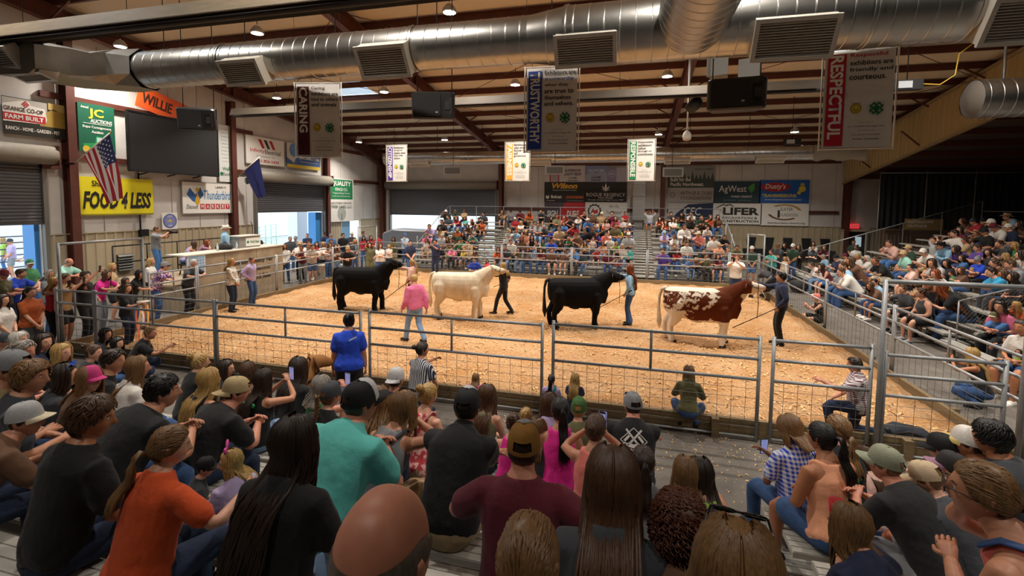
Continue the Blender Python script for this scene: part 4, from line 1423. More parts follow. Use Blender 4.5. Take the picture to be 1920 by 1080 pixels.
# tapering plenum at its left end, turning towards the seats
pl = MB()
def ring8(c, w, h, ch, ax):
    pts = []
    for sx, sz in ((-1, -ch), (-ch, -1), (ch, -1), (1, -ch), (1, ch), (ch, 1), (-ch, 1), (-1, ch)):
        pts.append(V3(*c) + V3(*ax) * sx * w / 2 + V3(0, 0, sz * h / 2))
    return pts
rings = [ring8((-10.25, 8.0, dz), .8, .8, .45, (0, -1, 0)), ring8((-10.65, 7.85, dz - .05), 1.1, .72, .6, (.3, -1, 0)), ring8((-11.0, 7.3, dz - .16), 1.25, .56, .8, (.9, -.5, 0)),
         ring8((-10.95, 6.55, dz - .22), 1.15, .58, .85, (1, .1, 0)), ring8((-10.85, 6.0, dz - .28), 1.0, .6, .7, (1, .1, 0))]
pl.grid(np.array(rings)[:, ::-1], smooth=False, close_u=True); pl.add(rings[-1], [tuple(range(8))])
pl.build('plenum', mat('plenum_sheet', '8d8a84', rough=.4, metal=.8, noise=.2, nscale=3), t)
diffuser(t, -11.05, 5.92, dz - .32, .8, .4, 38, .2); diffuser(t, -10.75, 6.25, dz - .56, .8, .3, 72, .15)

# far duct
t = thing('air_duct', 'thin galvanized duct hung high in front of the far wall', 'duct', (0, 0, 0))
m = MB(); duct_x(m, -12.5, 7.2, 22.0, 5.66, .31); m.build('duct_run', DUCT, t)
m = MB(); duct_x(m, .8, 1.6, 22.0, 5.66, .36, step=.4); m.build('duct_reducer', DUCT, t)
for x in (-10.5, -4.3, 1.9, 5.6): diffuser(t, x, 21.8, 5.35, 1.1, .34, 60, .2)
m = MB()
for x in np.arange(-12, 7, 2.4): m.tube([(x, 22, 5.9), (x, 22, roof_z(22))], .012, 5)
m.build('hanger_rods', DARKM, t, kind='stuff')
P = []
for f in np.linspace(0, 1, 9):
    r = .34 - .1 * f; a = np.arange(18) * 2 * math.pi / 18
    P.append(np.stack([np.full(18, 7.2 + 1.9 * f), 22 + np.cos(a) * r, 5.66 - .12 * f + np.sin(a) * r * (.9 + .18 * np.sin(f * 14))], -1))
m = MB(); m.grid(np.stack(P)[:, ::-1], close_u=True); m.build('fabric_sleeve', mat('duct_fabric', '8c857a', rough=.8, bump=.3), t)
# right hand duct end
t = thing('air_duct', 'short galvanized duct end hung beside the tan ribbed fascia at right', 'duct', (0, 0, 0))
m = MB(); duct_x(m, 8.0, 12.0, 14.0, 6.08, .46); m.build('duct_run', DUCT, t)
MB().lathe([(0, 0), (.3, .02), (.46, .12)], 24).build('end_cap', mat('duct_end_fabric', '57514a', rough=.8, bump=.3), t).matrix_local = Matrix.Translation((7.9, 14, 6.08)) @ Matrix.Rotation(math.pi / 2, 4, 'Y')
MB().tube([(8.6, 14, 6.5), (8.6, 14, roof_z(14))], .03, 6).build('hanger', GALV, t)
diffuser(t, 9.6, 13.7, 5.72, 1.2, .4, 60, .2)

# radiant tube heaters
def heater(x0, x1, y, z, label, c='6e604c'):
    t = thing('radiant_heater', label, 'heater', (0, 0, 0))
    r = MB(); P = []
    for x in (x0, x1): P.append([(x, y - .22, z - .12), (x, y - .14, z + .1), (x, y + .14, z + .1), (x, y + .22, z - .12)])
    r.grid(P, smooth=False); r.grid([[(a, b, c + .012) for a, b, c in q] for q in P][::-1], smooth=False)
    r.build('reflector', mat('heater_reflector' + c, c, rough=.7, metal=0.0, noise=.3, nscale=3, stretch=(1, 6, 6)), t)
    MB().tube([(x0, y, z - .1), (x1, y, z - .1)], .06, 12).build('heater_tube', mat('heater_tube', '2b2420', rough=.6), t)
    h = MB()
    for x in np.arange(x0 + .6, x1, 2.4): h.tube([(x, y, z + .1), (x, y, roof_z(y) + .1)], .006, 4)
    h.build('hanger_chains', DARKM, t, kind='stuff')
heater(-13.5, -2.4, 6.0, 6.33, 'long radiant tube heater with tan reflector nearest the seats, above the duct')
heater(-13.0, 4.5, 13.0, 6.36, 'long radiant tube heater with tan reflector hung across the ring middle', '463b2d')

# loudspeakers and projectors
def speaker(p, rz_, tilt, w, h, label, d=.5):
    t = thing('loudspeaker', label, 'speaker', p, rz_)
    M_ = Matrix.Rotation(tilt, 4, 'X')
    b = MB(); pr = [(-w / 2, -.0), (-w / 2 + .06, -.09), (w / 2 - .06, -.09), (w / 2, 0), (w / 2 - .1, d), (-w / 2 + .1, d)]
    b.prism(pr, (0, 0, -h / 2), (1, 0, 0), (0, 1, 0), h); o = b.build('cabinet', mat('speaker_black', '1d1c1d', rough=.45, noise=.1), t); o.matrix_local = M_
    o.modifiers.new('b', 'BEVEL').width = .03
    g = MB(); g.box((-.12 * w, -.1, 0), (w * .62, .02, h * .8)); o = g.build('grille', mat('speaker_grille', '131314', rough=.7, bump=.5, bscale=300), t); o.matrix_local = M_
    g = MB(); g.box((w * .34, -.075, 0), (w * .2, .03, h * .6)); g.box((w * .34, -.09, 0), (w * .12, .03, h * .3)); o = g.build('horn', mat('speaker_horn', '2c2b2c', rough=.5), t); o.matrix_local = M_
    MB().box((w * .1, -.115, -h * .25), (.05, .01, .035)).build('badge', mat('badge_grey', '9a9a9a', rough=.4), t).matrix_local = M_
    k = MB(); k.bar((-w * .45, .2, h * .55), (w * .45, .2, h * .55), .03, .03)
    for s in (-1, 1): k.tube([(s * w * .4, .2, h * .55), (s * w * .4, .2, roof_z(p[1]) + .2 - p[2])], .012, 5); k.bar((s * w * .45, .2, h * .1), (s * w * .45, .2, h * .58), .02, .04)
    k.build('yoke', DARKM, t)
p = on_y(812, 198, 9.6); speaker(p, R_(14), R_(8), .96, .58, 'black loudspeaker hung left of the blue trustworthy banner')
p = on_y(1381, 176, 9.3); speaker(p, R_(-6), R_(4), 1.0, .56, 'black loudspeaker hung between the duct branch and the red respectful banner')
p = on_y(368, 224, 10.5); speaker(p, R_(30), R_(14), .95, .6, 'black loudspeaker hung in front of the dark screen')
for px, py, Y, lab in ((848, 319, 20.5, 'small grey loudspeaker hung in front of the large far roll-up door'), (1040, 318, 20.5, 'small grey loudspeaker hung above the superior light beer sign'),
                       (1262, 322, 20.5, 'small grey loudspeaker hung right of the green responsible banner')):
    p = on_y(px, py, Y)
    t = thing('loudspeaker', lab, 'speaker', p, R_(8), 'small far loudspeakers')
    MB().prism([(-.42, 0), (.42, 0), (.3, .42), (-.3, .42)], (0, 0, -.2), (1, 0, 0), (0, 1, 0), .38).build('cabinet', mat('speaker_grey', '6a665f', rough=.6), t)
    MB().box((0, -.012, -.02), (.7, .02, .26)).build('grille', mat('speaker_grille2', '3a3733', rough=.7), t)
    MB().tube([(0, .2, .18), (0, .2, roof_z(Y) + .65 - p[2])], .012, 5).build('hanger', DARKM, t)
for px, py, lab in ((1405, 128, 'dark wedge loudspeaker above the right hung speaker'), (1345, 122, 'dark wedge loudspeaker tucked under the duct by the branch')):
    p = on_y(px, py, 10.2)
    t = thing('loudspeaker', lab, 'speaker', p, R_(-20))
    MB().prism([(-.2, 0), (.2, 0), (.14, .35), (-.14, .35)], (0, 0, -.2), (1, 0, 0), (0, 1, 0), .4).build('cabinet', mat('speaker_grey', '6a665f', rough=.6), t)
    MB().tube([(0, .2, .18), (0, .2, roof_z(10.2) - p[2])], .012, 5).build('hanger', DARKM, t)
# stage spot and camera near the third rafter
p = on_y(1292, 206, 13.5)
t = thing('stage_light', 'black par can light hung near the third rafter', 'light', p)
MB().lathe([(.12, .0), (.15, .02), (.17, .3), (.09, .42), (0, .45)], 16).build('can', DARKM, t).rotation_euler = (R_(60), 0, R_(40))
MB().tube([(0, 0, .1), (0, 0, .5), (0, 0, roof_z(13.5) - p[2])], .015, 5).build('yoke', DARKM, t)
p = on_y(1288, 256, 14)
t = thing('ring_camera', 'white remote camera hung below the black par can light', 'camera', p)
MB().lathe([(0, -.12), (.1, -.1), (.13, 0), (.1, .1), (.04, .16)], 16).build('dome', mat('cam_white', 'c9c4bb', rough=.4), t)
MB().box((0, -.1, -.02), (.16, .14, .12)).build('lens_body', mat('cam_white', 'c9c4bb', rough=.4), t)
MB().tube([(0, 0, .15), (0, 0, roof_z(14) + .65 - p[2])], .025, 6).build('pole', mat('cam_white', 'c9c4bb', rough=.4), t)
for px, py, Y, lab in ((1700, 160, 14, 'boxy work light with yellow cord hung right of the red banner'), (1485, 266, 22, 'boxy work light hung above the far duct at right')):
    p = on_y(px, py, Y)
    t = thing('work_light', lab, 'light', p)
    MB().box((0, 0, 0), (.62, .2, .24)).build('housing', DARKM, t)
    MB().box((-.08, -.11, 0), (.3, .02, .17)).build('label_plate', mat('plate_grey', 'a9abb0', rough=.4), t)
    MB().tube([(0, 0, .1), (0, 0, roof_z(Y) + .65 - p[2])], .012, 5).build('hanger', DARKM, t)
    if Y == 14: MB().tube([(.3, 0, .02), (.7, 0, -.02), (1.0, 0, .2), (1.05, 0, .7), (1.4, 0, 1.0)], .014, 6).build('cord', mat('yellow_cord', 'c9a52c', rough=.5), t)

# ---------------------------------------------------------------- signs and lettering
FC = {}
def text_mesh(s, bold, shear, size_key='n'):
    k = (s, bold, shear)
    if k in FC: return FC[k]
    cu = bpy.data.curves.new('t', 'FONT'); cu.body = s; cu.align_x = 'CENTER'; cu.align_y = 'CENTER'
    cu.resolution_u = 2; cu.offset = bold; cu.shear = shear; cu.extrude = 0.0
    o = bpy.data.objects.new('t', cu); COL.objects.link(o)
    bpy.context.view_layer.update()
    me = bpy.data.meshes.new_from_object(o.evaluated_get(bpy.context.evaluated_depsgraph_get()))
    bpy.data.objects.remove(o); bpy.data.curves.remove(cu)
    co = np.empty(len(me.vertices) * 3, np.float32); me.vertices.foreach_get('co', co); co = co.reshape(-1, 3)
    mn, mx = co.min(0), co.max(0); co -= (mn + mx) / 2
    w, h = (mx - mn)[:2]
    co = np.stack([co[:, 0] / w, np.zeros(len(co)), co[:, 1] / h], -1)
    me.vertices.foreach_set('co', co.astype(np.float32).ravel()); me.update()
    FC[k] = me
    return me
def ink(c): return mat('ink_' + c, c, rough=.55)
def text(parent, s, u, v, w, h, c, bold=.012, shear=0.0, rot=0.0, d=.018):
    me = text_mesh(s, bold, shear)
    o = bpy.data.objects.new('lettering', me.copy() if me.users and me.materials else me)
    o.data.materials.clear(); o.data.materials.append(ink(c))
    o.location = (u, -d, v); o.rotation_euler = (0, rot, 0); o.scale = (w, 1, h)
    return link(o, parent)
def shape(parent, pts, c, d=.014, name='print'):
    n = len(pts); m = MB(); m.add([(x, -d, z) for x, z in pts], [tuple(range(n))])
    return m.build(name, ink(c), parent)
def disc(parent, u, v, r, c, d=.016, rz2=None, n=24, name='emblem'):
    return shape(parent, [(u + r * math.cos(2 * math.pi * i / n), v + (rz2 or r) * math.sin(2 * math.pi * i / n)) for i in range(n)], c, d, name)
def rect(parent, u0, u1, v0, v1, c, d=.013, name='print'): return shape(parent, [(u0, v0), (u1, v0), (u1, v1), (u0, v1)], c, d, name)
def clover(parent, u, v, r, c='0c6a3c', d=.017):
    m = MB()
    for k in range(4):
        a = math.pi / 4 + k * math.pi / 2; ca, sa = math.cos(a), math.sin(a)
        pts = [(0, .0), (.32, .34), (.6, .5), (.9, .46), (1.0, .22), (.86, 0), (1.0, -.22), (.9, -.46), (.6, -.5), (.32, -.34)]
        m.add([(u + r * (x * ca - y * sa), -d, v + r * (x * sa + y * ca)) for x, y in pts], [tuple(range(10))])
    m.add([(u - r * .06, -d, v), (u + r * .06, -d, v), (u + r * .25, -d, v - r * 1.15), (u + r * .12, -d, v - r * 1.2)], [(3, 2, 1, 0)])
    m.build('clover_emblem', ink(c), parent)
    for k in range(4):
        a = math.pi / 4 + k * math.pi / 2
        if r > .05: text(parent, 'H', u + r * .58 * math.cos(a), v + r * .58 * math.sin(a), r * .3, r * .36, 'e8e4dc', rot=-(a - math.pi / 2), d=d + .002)
def ffa(parent, u, v, r):
    disc(parent, u, v, r, 'b99a22'); disc(parent, u, v, r * .84, '7d6a1c', .018); disc(parent, u, v, r * .78, 'c9ad3a', .0195)
    disc(parent, u, v - r * .1, r * .42, '8a7622', .021); disc(parent, u, v + r * .02, r * .3, 'd8bf55', .0225)
    shape(parent, [(u - r * .9, v + r * 1.22), (u - r * .2, v + r * .98), (u, v + r * 1.1), (u + r * .2, v + r * .98), (u + r * .9, v + r * 1.22), (u + r * .3, v + r * .86), (u - r * .3, v + r * .86)][::-1][::-1], '8a7a26', .018, 'emblem_eagle')
def sign(name, label, w, h, M_, col, cat='sign', frame=None, group=None, th=.02):
    t = thing(name, label, cat, (0, 0, 0), 0, group); t.matrix_world = M_
    MB().box((0, 0, 0), (w, th, h)).build('panel', ink(col) if isinstance(col, str) else col, t)
    if frame:
        f = MB()
        for s in (-1, 1): f.bar((s * w / 2, 0, -h / 2), (s * w / 2, 0, h / 2), .03, .03, (0, 1, 0)); f.bar((-w / 2, 0, s * h / 2), (w / 2, 0, s * h / 2), .03, .03)
        f.build('frame', ink(frame), t)
    return t
def wall_sign(name, label, px0, py0, px1, py1, wall, col, off=.12, **k):
    """sign on the left ('L') or far ('F') wall, from two of its corners as seen from the seats"""
    if wall == 'L':
        a = on_x(px0, py0, XW + off); b = on_x(px1, py1, XW + off)
        w, h = b[1] - a[1], a[2] - b[2]; M_ = Matrix.Translation((XW + off, (a[1] + b[1]) / 2, (a[2] + b[2]) / 2)) @ Matrix.Rotation(math.pi / 2, 4, 'Z')
    else:
        a = on_y(px0, py0, YW - off); b = on_y(px1, py1, YW - off)
        w, h = b[0] - a[0], a[2] - b[2]; M_ = Matrix.Translation(((a[0] + b[0]) / 2, YW - off, (a[2] + b[2]) / 2))
    return sign(name, label, w, h, M_, col, **k), w, h

# hung character banners
VINYL = mat('banner_vinyl', 'd9d5ce', rough=.35, bump=.12, bscale=5, noise=.06)
def hung_banner(xc, Y, zc, w, h, word, col, lines, small, label, rzd=0, dark=False):
    t = thing('hanging_banner', label, 'banner', (xc, Y, zc), R_(rzd), 'character banners hung over the ring')
    g = MB(); n = 12; P = []
    for i in range(n + 1):
        f = i / n; z = h / 2 - h * f
        P.append([(x * w / 2, .008 * math.sin(f * 9 + x * 3) * math.sin(math.pi * f), z) for x in np.linspace(-1, 1, 9)])
    g.grid(P); g.grid([[(x, y + .006, z) for x, y, z in r] for r in P][::-1])
    g.build('cloth', VINYL, t)
    f = MB(); fw = .013
    for s in (-1, 1): f.tube([(s * (w / 2 + .035), 0, -h / 2 - .04), (s * (w / 2 + .035), 0, h / 2 + .04)], fw, 6)
    for s in (-1, 1): f.tube([(-w / 2 - .05, 0, s * (h / 2 + .02)), (w / 2 + .05, 0, s * (h / 2 + .02))], fw, 6)
    f.build('pipe_frame', mat('white_pipe', 'd5d0c8', rough=.4), t)
    c = MB()
    for s in (-1, 1): c.tube([(s * (w / 2 + .02), 0, h / 2), (s * (w / 2 + .02), 0, roof_z(Y) + .65 - zc)], .004, 4)
    c.build('cables', DARKM, t)
    bw = w * .27
    u0 = -w / 2 + .035
    rect(t, u0, u0 + bw, -h / 2 + .03, h / 2 - .06, col, .018, 'colour_band')
    L = min(h * .86, len(word) * .165 * h / 1.6)
    text(t, word, u0 + bw * .5, (h / 2 - .08 - L / 2), L, bw * .72, 'e9e4dc', .03, 0, math.pi / 2, .022)
    lh = h * .052; v = h / 2 - .10; ux = u0 + bw + .05
    for s, cc in lines:
        ww = min(len(s) * lh * .62, w - bw - .12)
        text(t, s, ux + ww / 2, v, ww, lh * .95, cc, .02, d=.022); v -= lh * 1.42
    ffa(t, u0 + bw + w * .17, -h * .10, w * .085); clover(t, u0 + bw + w * .46, -h * .105, w * .105, d=.022)
    v = -h * .245
    for i, s in enumerate(small):
        ww = (.2, .52, .24, .4, .38)[i] * w; text(t, s, u0 + bw + w * .33, v, ww, (.011, .02, .011, .02, .02)[i] * h / 1.0 * .9, '2a2826', .02, d=.022); v -= h * .042
    return t
SM = ['Sponsored by:', 'J.C. 4-H/FFA Heritage Club', 'in partnership with', 'J.C. Junior Livestock', 'Auction Committee']
K = '1e1c1c'
hung_banner(-1.55, 9.0, 5.23, .98, 1.58, 'TRUSTWORTHY', '1d3f97', [('Exhibitors are', K), ('trustworthy', '2a3f98'), ('when they', K), ('are true to', K), ('themselves', K), ('and others.', K)], SM, 'white banner with blue trustworthy band, hung under the duct', 3)
hung_banner(3.58, 9.0, 5.2, .98, 1.6, 'RESPECTFUL', 'b3122c', [('Respectful', 'b3122c'), ('exhibitors are', K), ('friendly and', K), ('courteous.', K)], SM, 'white banner with red respectful band, hung at right', -4)
hung_banner(-6.76, 9.0, 5.2, .98, 1.58, 'CARING', '4a1420', [('Caring', '4a1420'), ('exhibitors are', K), ('kind to others', K), ('and animals', K)], SM, 'white banner with dark maroon caring band, hung at left', 12)
hung_banner(-10.25, 19.0, 5.17, .95, 1.58, 'CITIZENSHIP', '4a2f8a', [('Exhibitors', K), ('are good', K), ('citizens when', K), ('they help', K), ('others', K)], SM, 'small looking white banner with purple citizenship band, far left')
hung_banner(-4.68, 19.0, 5.18, 1.0, 1.58, 'FAIRNESS', 'f0a028', [('Exhibitors', K), ('who are fair', K), ('follow rules', K), ('and', K), ('guidelines', K)], SM, 'white banner with orange fairness band, partly behind the blue one')
hung_banner(.32, 19.0, 5.17, .98, 1.58, 'RESPONSIBLE', '0d7a4a', [('Responsible', K), ('exhibitors', K), ('follow', K), ('through on', K), ('commitments', K)], SM, 'white banner with green responsible band, hung right of centre')
# ================================================================== fences, bleachers, announcer stand
PIPE = mat('fence_pipe', 'a0a2a3', rough=.45, metal=.35, noise=.25, nscale=6)
WIRE = mat('fence_wire', '77756f', rough=.5, metal=.6)
def fence_panel(a, b, label, group, h=1.5, base=.06, mid=True, rails=(1.0, .805, .60), r=.024):
    """pipe panel: two posts, three rails, short upright, welded wire below"""
    a = V3(a[0], a[1], 0); b = V3(b[0], b[1], 0); d = b - a; L = np.linalg.norm(d); ang = math.atan2(d[1], d[0])
    t = thing('fence_panel', label, 'fence', a, ang, group)
    for x in (.03, L - .03):
        MB().tube([(x, 0, 0), (x, 0, h + .03)], r * 1.1, 8).build('post', PIPE, t)
    for k in rails:
        z = base + (h - base) * k - r if k < 1 else h - r
        MB().tube([(.03, 0, z), (L - .03, 0, z)], r, 8).build('rail', PIPE, t)
    zb = base; MB().tube([(.03, 0, zb), (L - .03, 0, zb)], r * .8, 8).build('rail', PIPE, t)
    z3 = base + (h - base) * rails[-1] - r
    if mid:
        MB().tube([(L / 2, 0, z3), (L / 2, 0, h)], r * .85, 8).build('upright', PIPE, t)
    w = MB(); n = max(2, round(L / .19))
    for i in range(1, n): w.tube([(L * i / n, 0, zb), (L * i / n, 0, z3)], .0032, 4, cap=False)
    for i in range(1, 6): w.tube([(.03, .004, zb + (z3 - zb) * i / 6), (L - .03, .004, zb + (z3 - zb) * i / 6)], .0032, 4, cap=False)
    w.build('wire_mesh', WIRE, t, kind='stuff')
    return t
NUMW = ['first', 'second', 'third', 'fourth', 'fifth', 'sixth', 'seventh']
def fence_run(pts, what, group, **k):
    for i in range(len(pts) - 1): fence_panel(pts[i], pts[i + 1], '%s %s' % (NUMW[i], what), group, **k)
fence_run([(-12.1, YF), (-10.95, YF), (-7.8, YF), (-4.58, YF)], 'grey pipe fence panel with welded wire from the left front corner', 'front ring fence panels', h=1.46)
fence_run([(-4.46, YF), (-1.3, YF)], 'grey pipe fence panel from the blue shirt person to the lavender girl', 'front ring fence panels')
fence_run([(-1.18, YF), (1.86, YF)], 'grey pipe fence panel behind the barber shirt man', 'front ring fence panels', h=1.53)
fence_run([(1.98, YF), (3.24, YF)], 'grey pipe fence panel in front of the kneeling plaid photographer', 'front ring fence panels', h=1.53, mid=False)
fence_panel((3.34, YF), (4.72, YF), 'grey pipe gate standing between the two tall posts at right', 'front ring fence panels', h=1.45, mid=False)
fence_run([(XL, 9.2), (XL, 10.6), (XL, 13.7), (XL, 16.9), (XL, 20.3)], 'left side fence panel counted from the tall left frame', 'left ring fence panels')
fence_run([(-10.2 + 3.2 * i - 1.9, 20.35) for i in range(6)] , 'far fence panel counted from the left far corner', 'far ring fence panels')
fence_run([(3.9, 20.35), (XR, 20.35)], 'short far fence panel closing the right far corner', 'far ring fence panels', mid=False)
fence_run([(XR, 20.3), (XR, 17.0), (XR, 13.7), (XR, 10.45), (XR, 7.25)], 'right side fence panel counted from the far corner', 'right ring fence panels')
def tall_frame(a, b, z, label):
    t = thing('tall_gateway', label, 'gateway', (a[0], a[1], 0))
    d = V3(b[0] - a[0], b[1] - a[1], 0)
    MB().tube([(0, 0, 0), (0, 0, z)], .032, 8).build('post', PIPE, t); MB().tube([tuple(d), tuple(d + V3(0, 0, z))], .032, 8).build('post', PIPE, t)
    MB().tube([(0, 0, z - .03), tuple(d + V3(0, 0, z - .03))], .032, 8).build('crossbar', PIPE, t)
tall_frame((3.29, YF - .06), (4.84, YF - .06), 2.46, 'tall grey pipe gate frame at the right front corner of the ring')
tall_frame((XL, 7.3), (XL, 9.1), 2.45, 'tall grey pipe gate frame at the left front corner of the ring')
tall_frame((XL + .05, 18.7), (XL + .05, 20.3), 2.3, 'tall pipe gate frame by the far left corner')
tall_frame((4.6, 20.5), (XR + .1, 20.1), 2.3, 'narrow tall pipe frame at the far right corner of the ring')
t = thing('gate_post', 'stout galvanized post beside the right front gate frame', 'post', (4.98, YF - .28, 0))
MB().tube([(0, 0, 0), (0, 0, 1.32)], .045, 10).build('pipe', PIPE, t); MB().lathe([(.06, .48), (.06, .56)], 10).build('clamp', GALV, t)

# ---- bleachers
ALU = mat('bleacher_aluminium', 'bdb9b0', rough=.5, metal=.25, noise=.22, nscale=5, stretch=(1, 6, 6))
STEEL = mat('bleacher_steel', '77756f', rough=.5, metal=.5, noise=.2)
def plank_mesh(L, w=.26, th=.045):
    m = MB(); k = 4
    m.box((0, 0, -th / 2), (L, w, th))
    for i in range(k): m.box((0, -w / 2 + w * (i + .5) / k, .003), (L - .01, w / k - .012, .006))
    return m.mesh('seat_plank', ALU)
def bleacher(label, o, rz_, x0, x1, n, zs, rise, run, foot=True, frames=2.4, first=0, aisle=()):
    """rows rise towards local +y; seats face local -y"""
    t = thing('bleacher', label, 'bleachers', o, rz_)
    segs = []
    c = x0
    for a, b in list(aisle) + [(x1, x1)]:
        segs.append((c, a)); c = b
    for (a, b) in segs:
        if b - a < .3: continue
        pm_, fm_ = plank_mesh(b - a), plank_mesh(b - a, .3, .035)
        for k in range(first, n):
            inst('seat_plank', pm_, t, ((a + b) / 2, run * k, zs + rise * k))
            if k > 0: inst('foot_plank', fm_, t, ((a + b) / 2, run * k - .36, zs + rise * k - .42))
            if k > 0: inst('riser', MB().box((0, 0, 0), (b - a, .02, .17)).mesh('riser', ALU), t, ((a + b) / 2, run * k - .52 + .0, zs + rise * k - .42 - .1))
    m = MB(); xs_ = np.arange(x0 + .25, x1, frames)
    for x in xs_:
        m.bar((x, -.15, zs - .42 if zs > .45 else .03), (x, run * (n - 1) + .1, zs + rise * (n - 1) - .5), .05, .08)
        for k in range(first, n):
            m.bar((x, run * k, max(.0, zs + rise * k - .55)), (x, run * k, zs + rise * k - .045), .05, .05)
            if k % 2 == 0: m.bar((x, run * k, 0), (x, run * k, max(.05, zs + rise * k - .45)), .05, .05)
        m.bar((x, 0, .03), (x, run * (n - 1), .03), .05, .05)
    m.build('understructure', STEEL, t, kind='stuff')
    for a, b in aisle:
        sm = plank_mesh(b - a, .3, .04)
        for k in range(0, 2 * n): inst('step', sm, t, ((a + b) / 2, run * k / 2 - .15, max(.12, zs - .42 + rise * k / 2)))
    return t
def rail_run(parent, pts, uprights, name='guard_rail', mid=0):
    MB().tube(pts, .022, 6).build(name, PIPE, parent)
    for a, b in uprights: MB().tube([a, b], .02, 6).build('rail_post', PIPE, parent)
# front bleacher: row k has its seat at Y = 4.6 - .61 k
FR_Y, FR_Z, FR_RUN, FR_RISE = 4.6, .53, .61, .205
FB = bleacher('aluminium bleacher the nearest spectators sit on, facing the ring', (0, FR_Y, 0), math.pi, -4.6, 7.6, 9, FR_Z, FR_RISE, FR_RUN, aisle=[(-1.28, -.72)])
# far bleachers
FA_Y, FA_Z, FA_RUN, FA_RISE = 22.3, .45, .62, .2
FABL = bleacher('long aluminium bleacher in front of the far wall', (0, FA_Y, 0), 0, -11.4, 4.8, 10, FA_Z, FA_RISE, FA_RUN, aisle=[(-7.5, -6.75), (.2, 1.1)])
ztop = FA_Z + FA_RISE * 9 + .98
yb = FA_RUN * 9 + .3
rail_run(FABL, [(-11.4, yb, ztop), (4.8, yb, ztop)], [((x, yb, 0), (x, yb, ztop)) for x in np.arange(-11.4, 4.85, 1.8)], 'back_rail')
rail_run(FABL, [(-11.4, yb, ztop - .5), (4.8, yb, ztop - .5)], [], 'back_rail')
for x in (-11.45, 4.85):
    rail_run(FABL, [(x, .6, .9), (x, FA_RUN * 7, FA_Z + FA_RISE * 7 + .8), (x, yb, ztop)], [((x, y, 0), (x, y, FA_Z + FA_RISE * y / FA_RUN + .75)) for y in (1.2, 2.6, 4.2)], 'side_rail')
# right bleachers: rows rise towards +X
RB_X, RB_Z, RB_RUN, RB_RISE = 7.35, .45, .62, .2
RBA = bleacher('tall aluminium bleacher on the right, beyond the chain link end rail', (RB_X, 0, 0), -math.pi / 2, -24.2, -13.0, 12, RB_Z, RB_RISE, RB_RUN)
RBB = bleacher('nearer right bleacher on this side of the chain link end rail', (RB_X - .4, 0, 0), -math.pi / 2, -12.4, -6.4, 7, RB_Z, RB_RISE, RB_RUN)
def chain_link(parent, p0, p1, h, name='chain_link'):
    """diamond wire between two raked rails"""
    p0, p1 = V3(*p0), V3(*p1); L = np.linalg.norm(p1 - p0); n = int(L / .11); m = MB(); d = (p1 - p0) / n; k = int(h / .11)
    for i in range(-k, n + 1):
        for s in (0, 1):
            pts = []
            a, b = (i, i + k) if s == 0 else (i + k, i)
            def at(q, f): return p0 + d * q + V3(0, 0, h * f)
            a_, b_ = a, b; f0, f1 = 0.0, 1.0
            lo, hi = 0, n
            def clip(q): return min(max(q, lo), hi)
            ta = (clip(a) - a) / (b - a) if b != a else 0; tb = (clip(b) - a) / (b - a)
            if not (0 <= ta <= 1 and 0 <= tb <= 1) or abs(tb - ta) < .02: continue
            m.tube([at(a + (b - a) * ta, ta), at(a + (b - a) * tb, tb)], .003, 3, cap=False)
    m.build(name, WIRE, parent, kind='stuff')
def raked(parent, Y, k0, k1, link_=True):
    """end rail of the right bleacher, in the frame of the bleacher (local x = -Y, local y = X - RB_X)"""
    y0, y1 = RB_RUN * k0, RB_RUN * k1; z = lambda y: RB_Z + RB_RISE * y / RB_RUN
    rail_run(parent, [(-Y, y0, z(y0) + .75), (-Y, y1, z(y1) + .95)], [((-Y, y, 0), (-Y, y, z(y) + .75 + .2 * (y - y0) / (y1 - y0))) for y in np.linspace(y0, y1, 6)], 'end_rail')
    if link_: chain_link(parent, (-Y, y0, z(y0) - .35), (-Y, y1, z(y1) - .3), 1.15)
raked(RBA, 13.0, .2, 11.3); raked(RBA, 24.3, .2, 11.6)
MB().tube([(-24.3, RB_RUN * 11.6, 3.3), (-13, RB_RUN * 11.6, 3.3)], .022, 6).build('back_rail', PIPE, RBA)

# ---- announcer stand
PLY = mat('worn_plywood', 'b09c80', rough=.8, noise=.4, nscale=2.5, stretch=(1, 4, 1), bump=.15)
AS = thing('announcer_stand', 'worn plywood announcer stand behind the left ring fence', 'stand', (-12.95, 0, 0), math.pi / 2)
# local x runs along +Y of the hall, local y towards the left wall
for i, (x0, x1) in enumerate(((11.0, 12.35), (12.36, 13.7), (13.71, 15.0))):
    MB().box(((x0 + x1) / 2, 0, .87), (x1 - x0 - .01, .025, 1.7)).build('front_panel', PLY, AS)
MB().box((13, .35, 1.735), (4.1, .8, .035)).build('counter_top', mat('counter_top', 'd2cabb', rough=.5), AS)
MB().box((11.0, 1.2, .39), (.03, 2.4, .77)).build('end_panel', PLY, AS)
MB().box((13.0, 1.9, .80), (4.2, 3.0, .06)).build('deck', PLY, AS)
for x in (11.2, 13, 14.8): MB().box((x, 3.2, .39), (.09, .09, .77)).build('leg', PLY, AS)
rr = MB()
for z in (1.35, 1.9): rr.tube([(11.2, 3.2, z), (15.6, 3.2, z), (15.8, 2.6, z)], .025, 6)
for x in (11.2, 12.3, 13.4, 14.5, 15.6): rr.tube([(x, 3.2, .8), (x, 3.2, 1.9)], .022, 6)
rr.build('black_railing', DARKM, AS)
text(AS, 'Jackson County Fair', 13.55, 1.28, 1.9, .2, '2c241c', .03, d=.02)
text(AS, 'Junior Livestock', 13.6, .98, 1.5, .17, '2c241c', .02, d=.02)
text(AS, 'Livestock Sales', 13.75, .72, 1.2, .19, '2c241c', .02, d=.02)
lb = MB().box((11.32, -.02, 1.42), (.62, .03, .62)).build('lattice_board', mat('lattice_white', 'd5dde4', rough=.5), AS)
lt = MB()
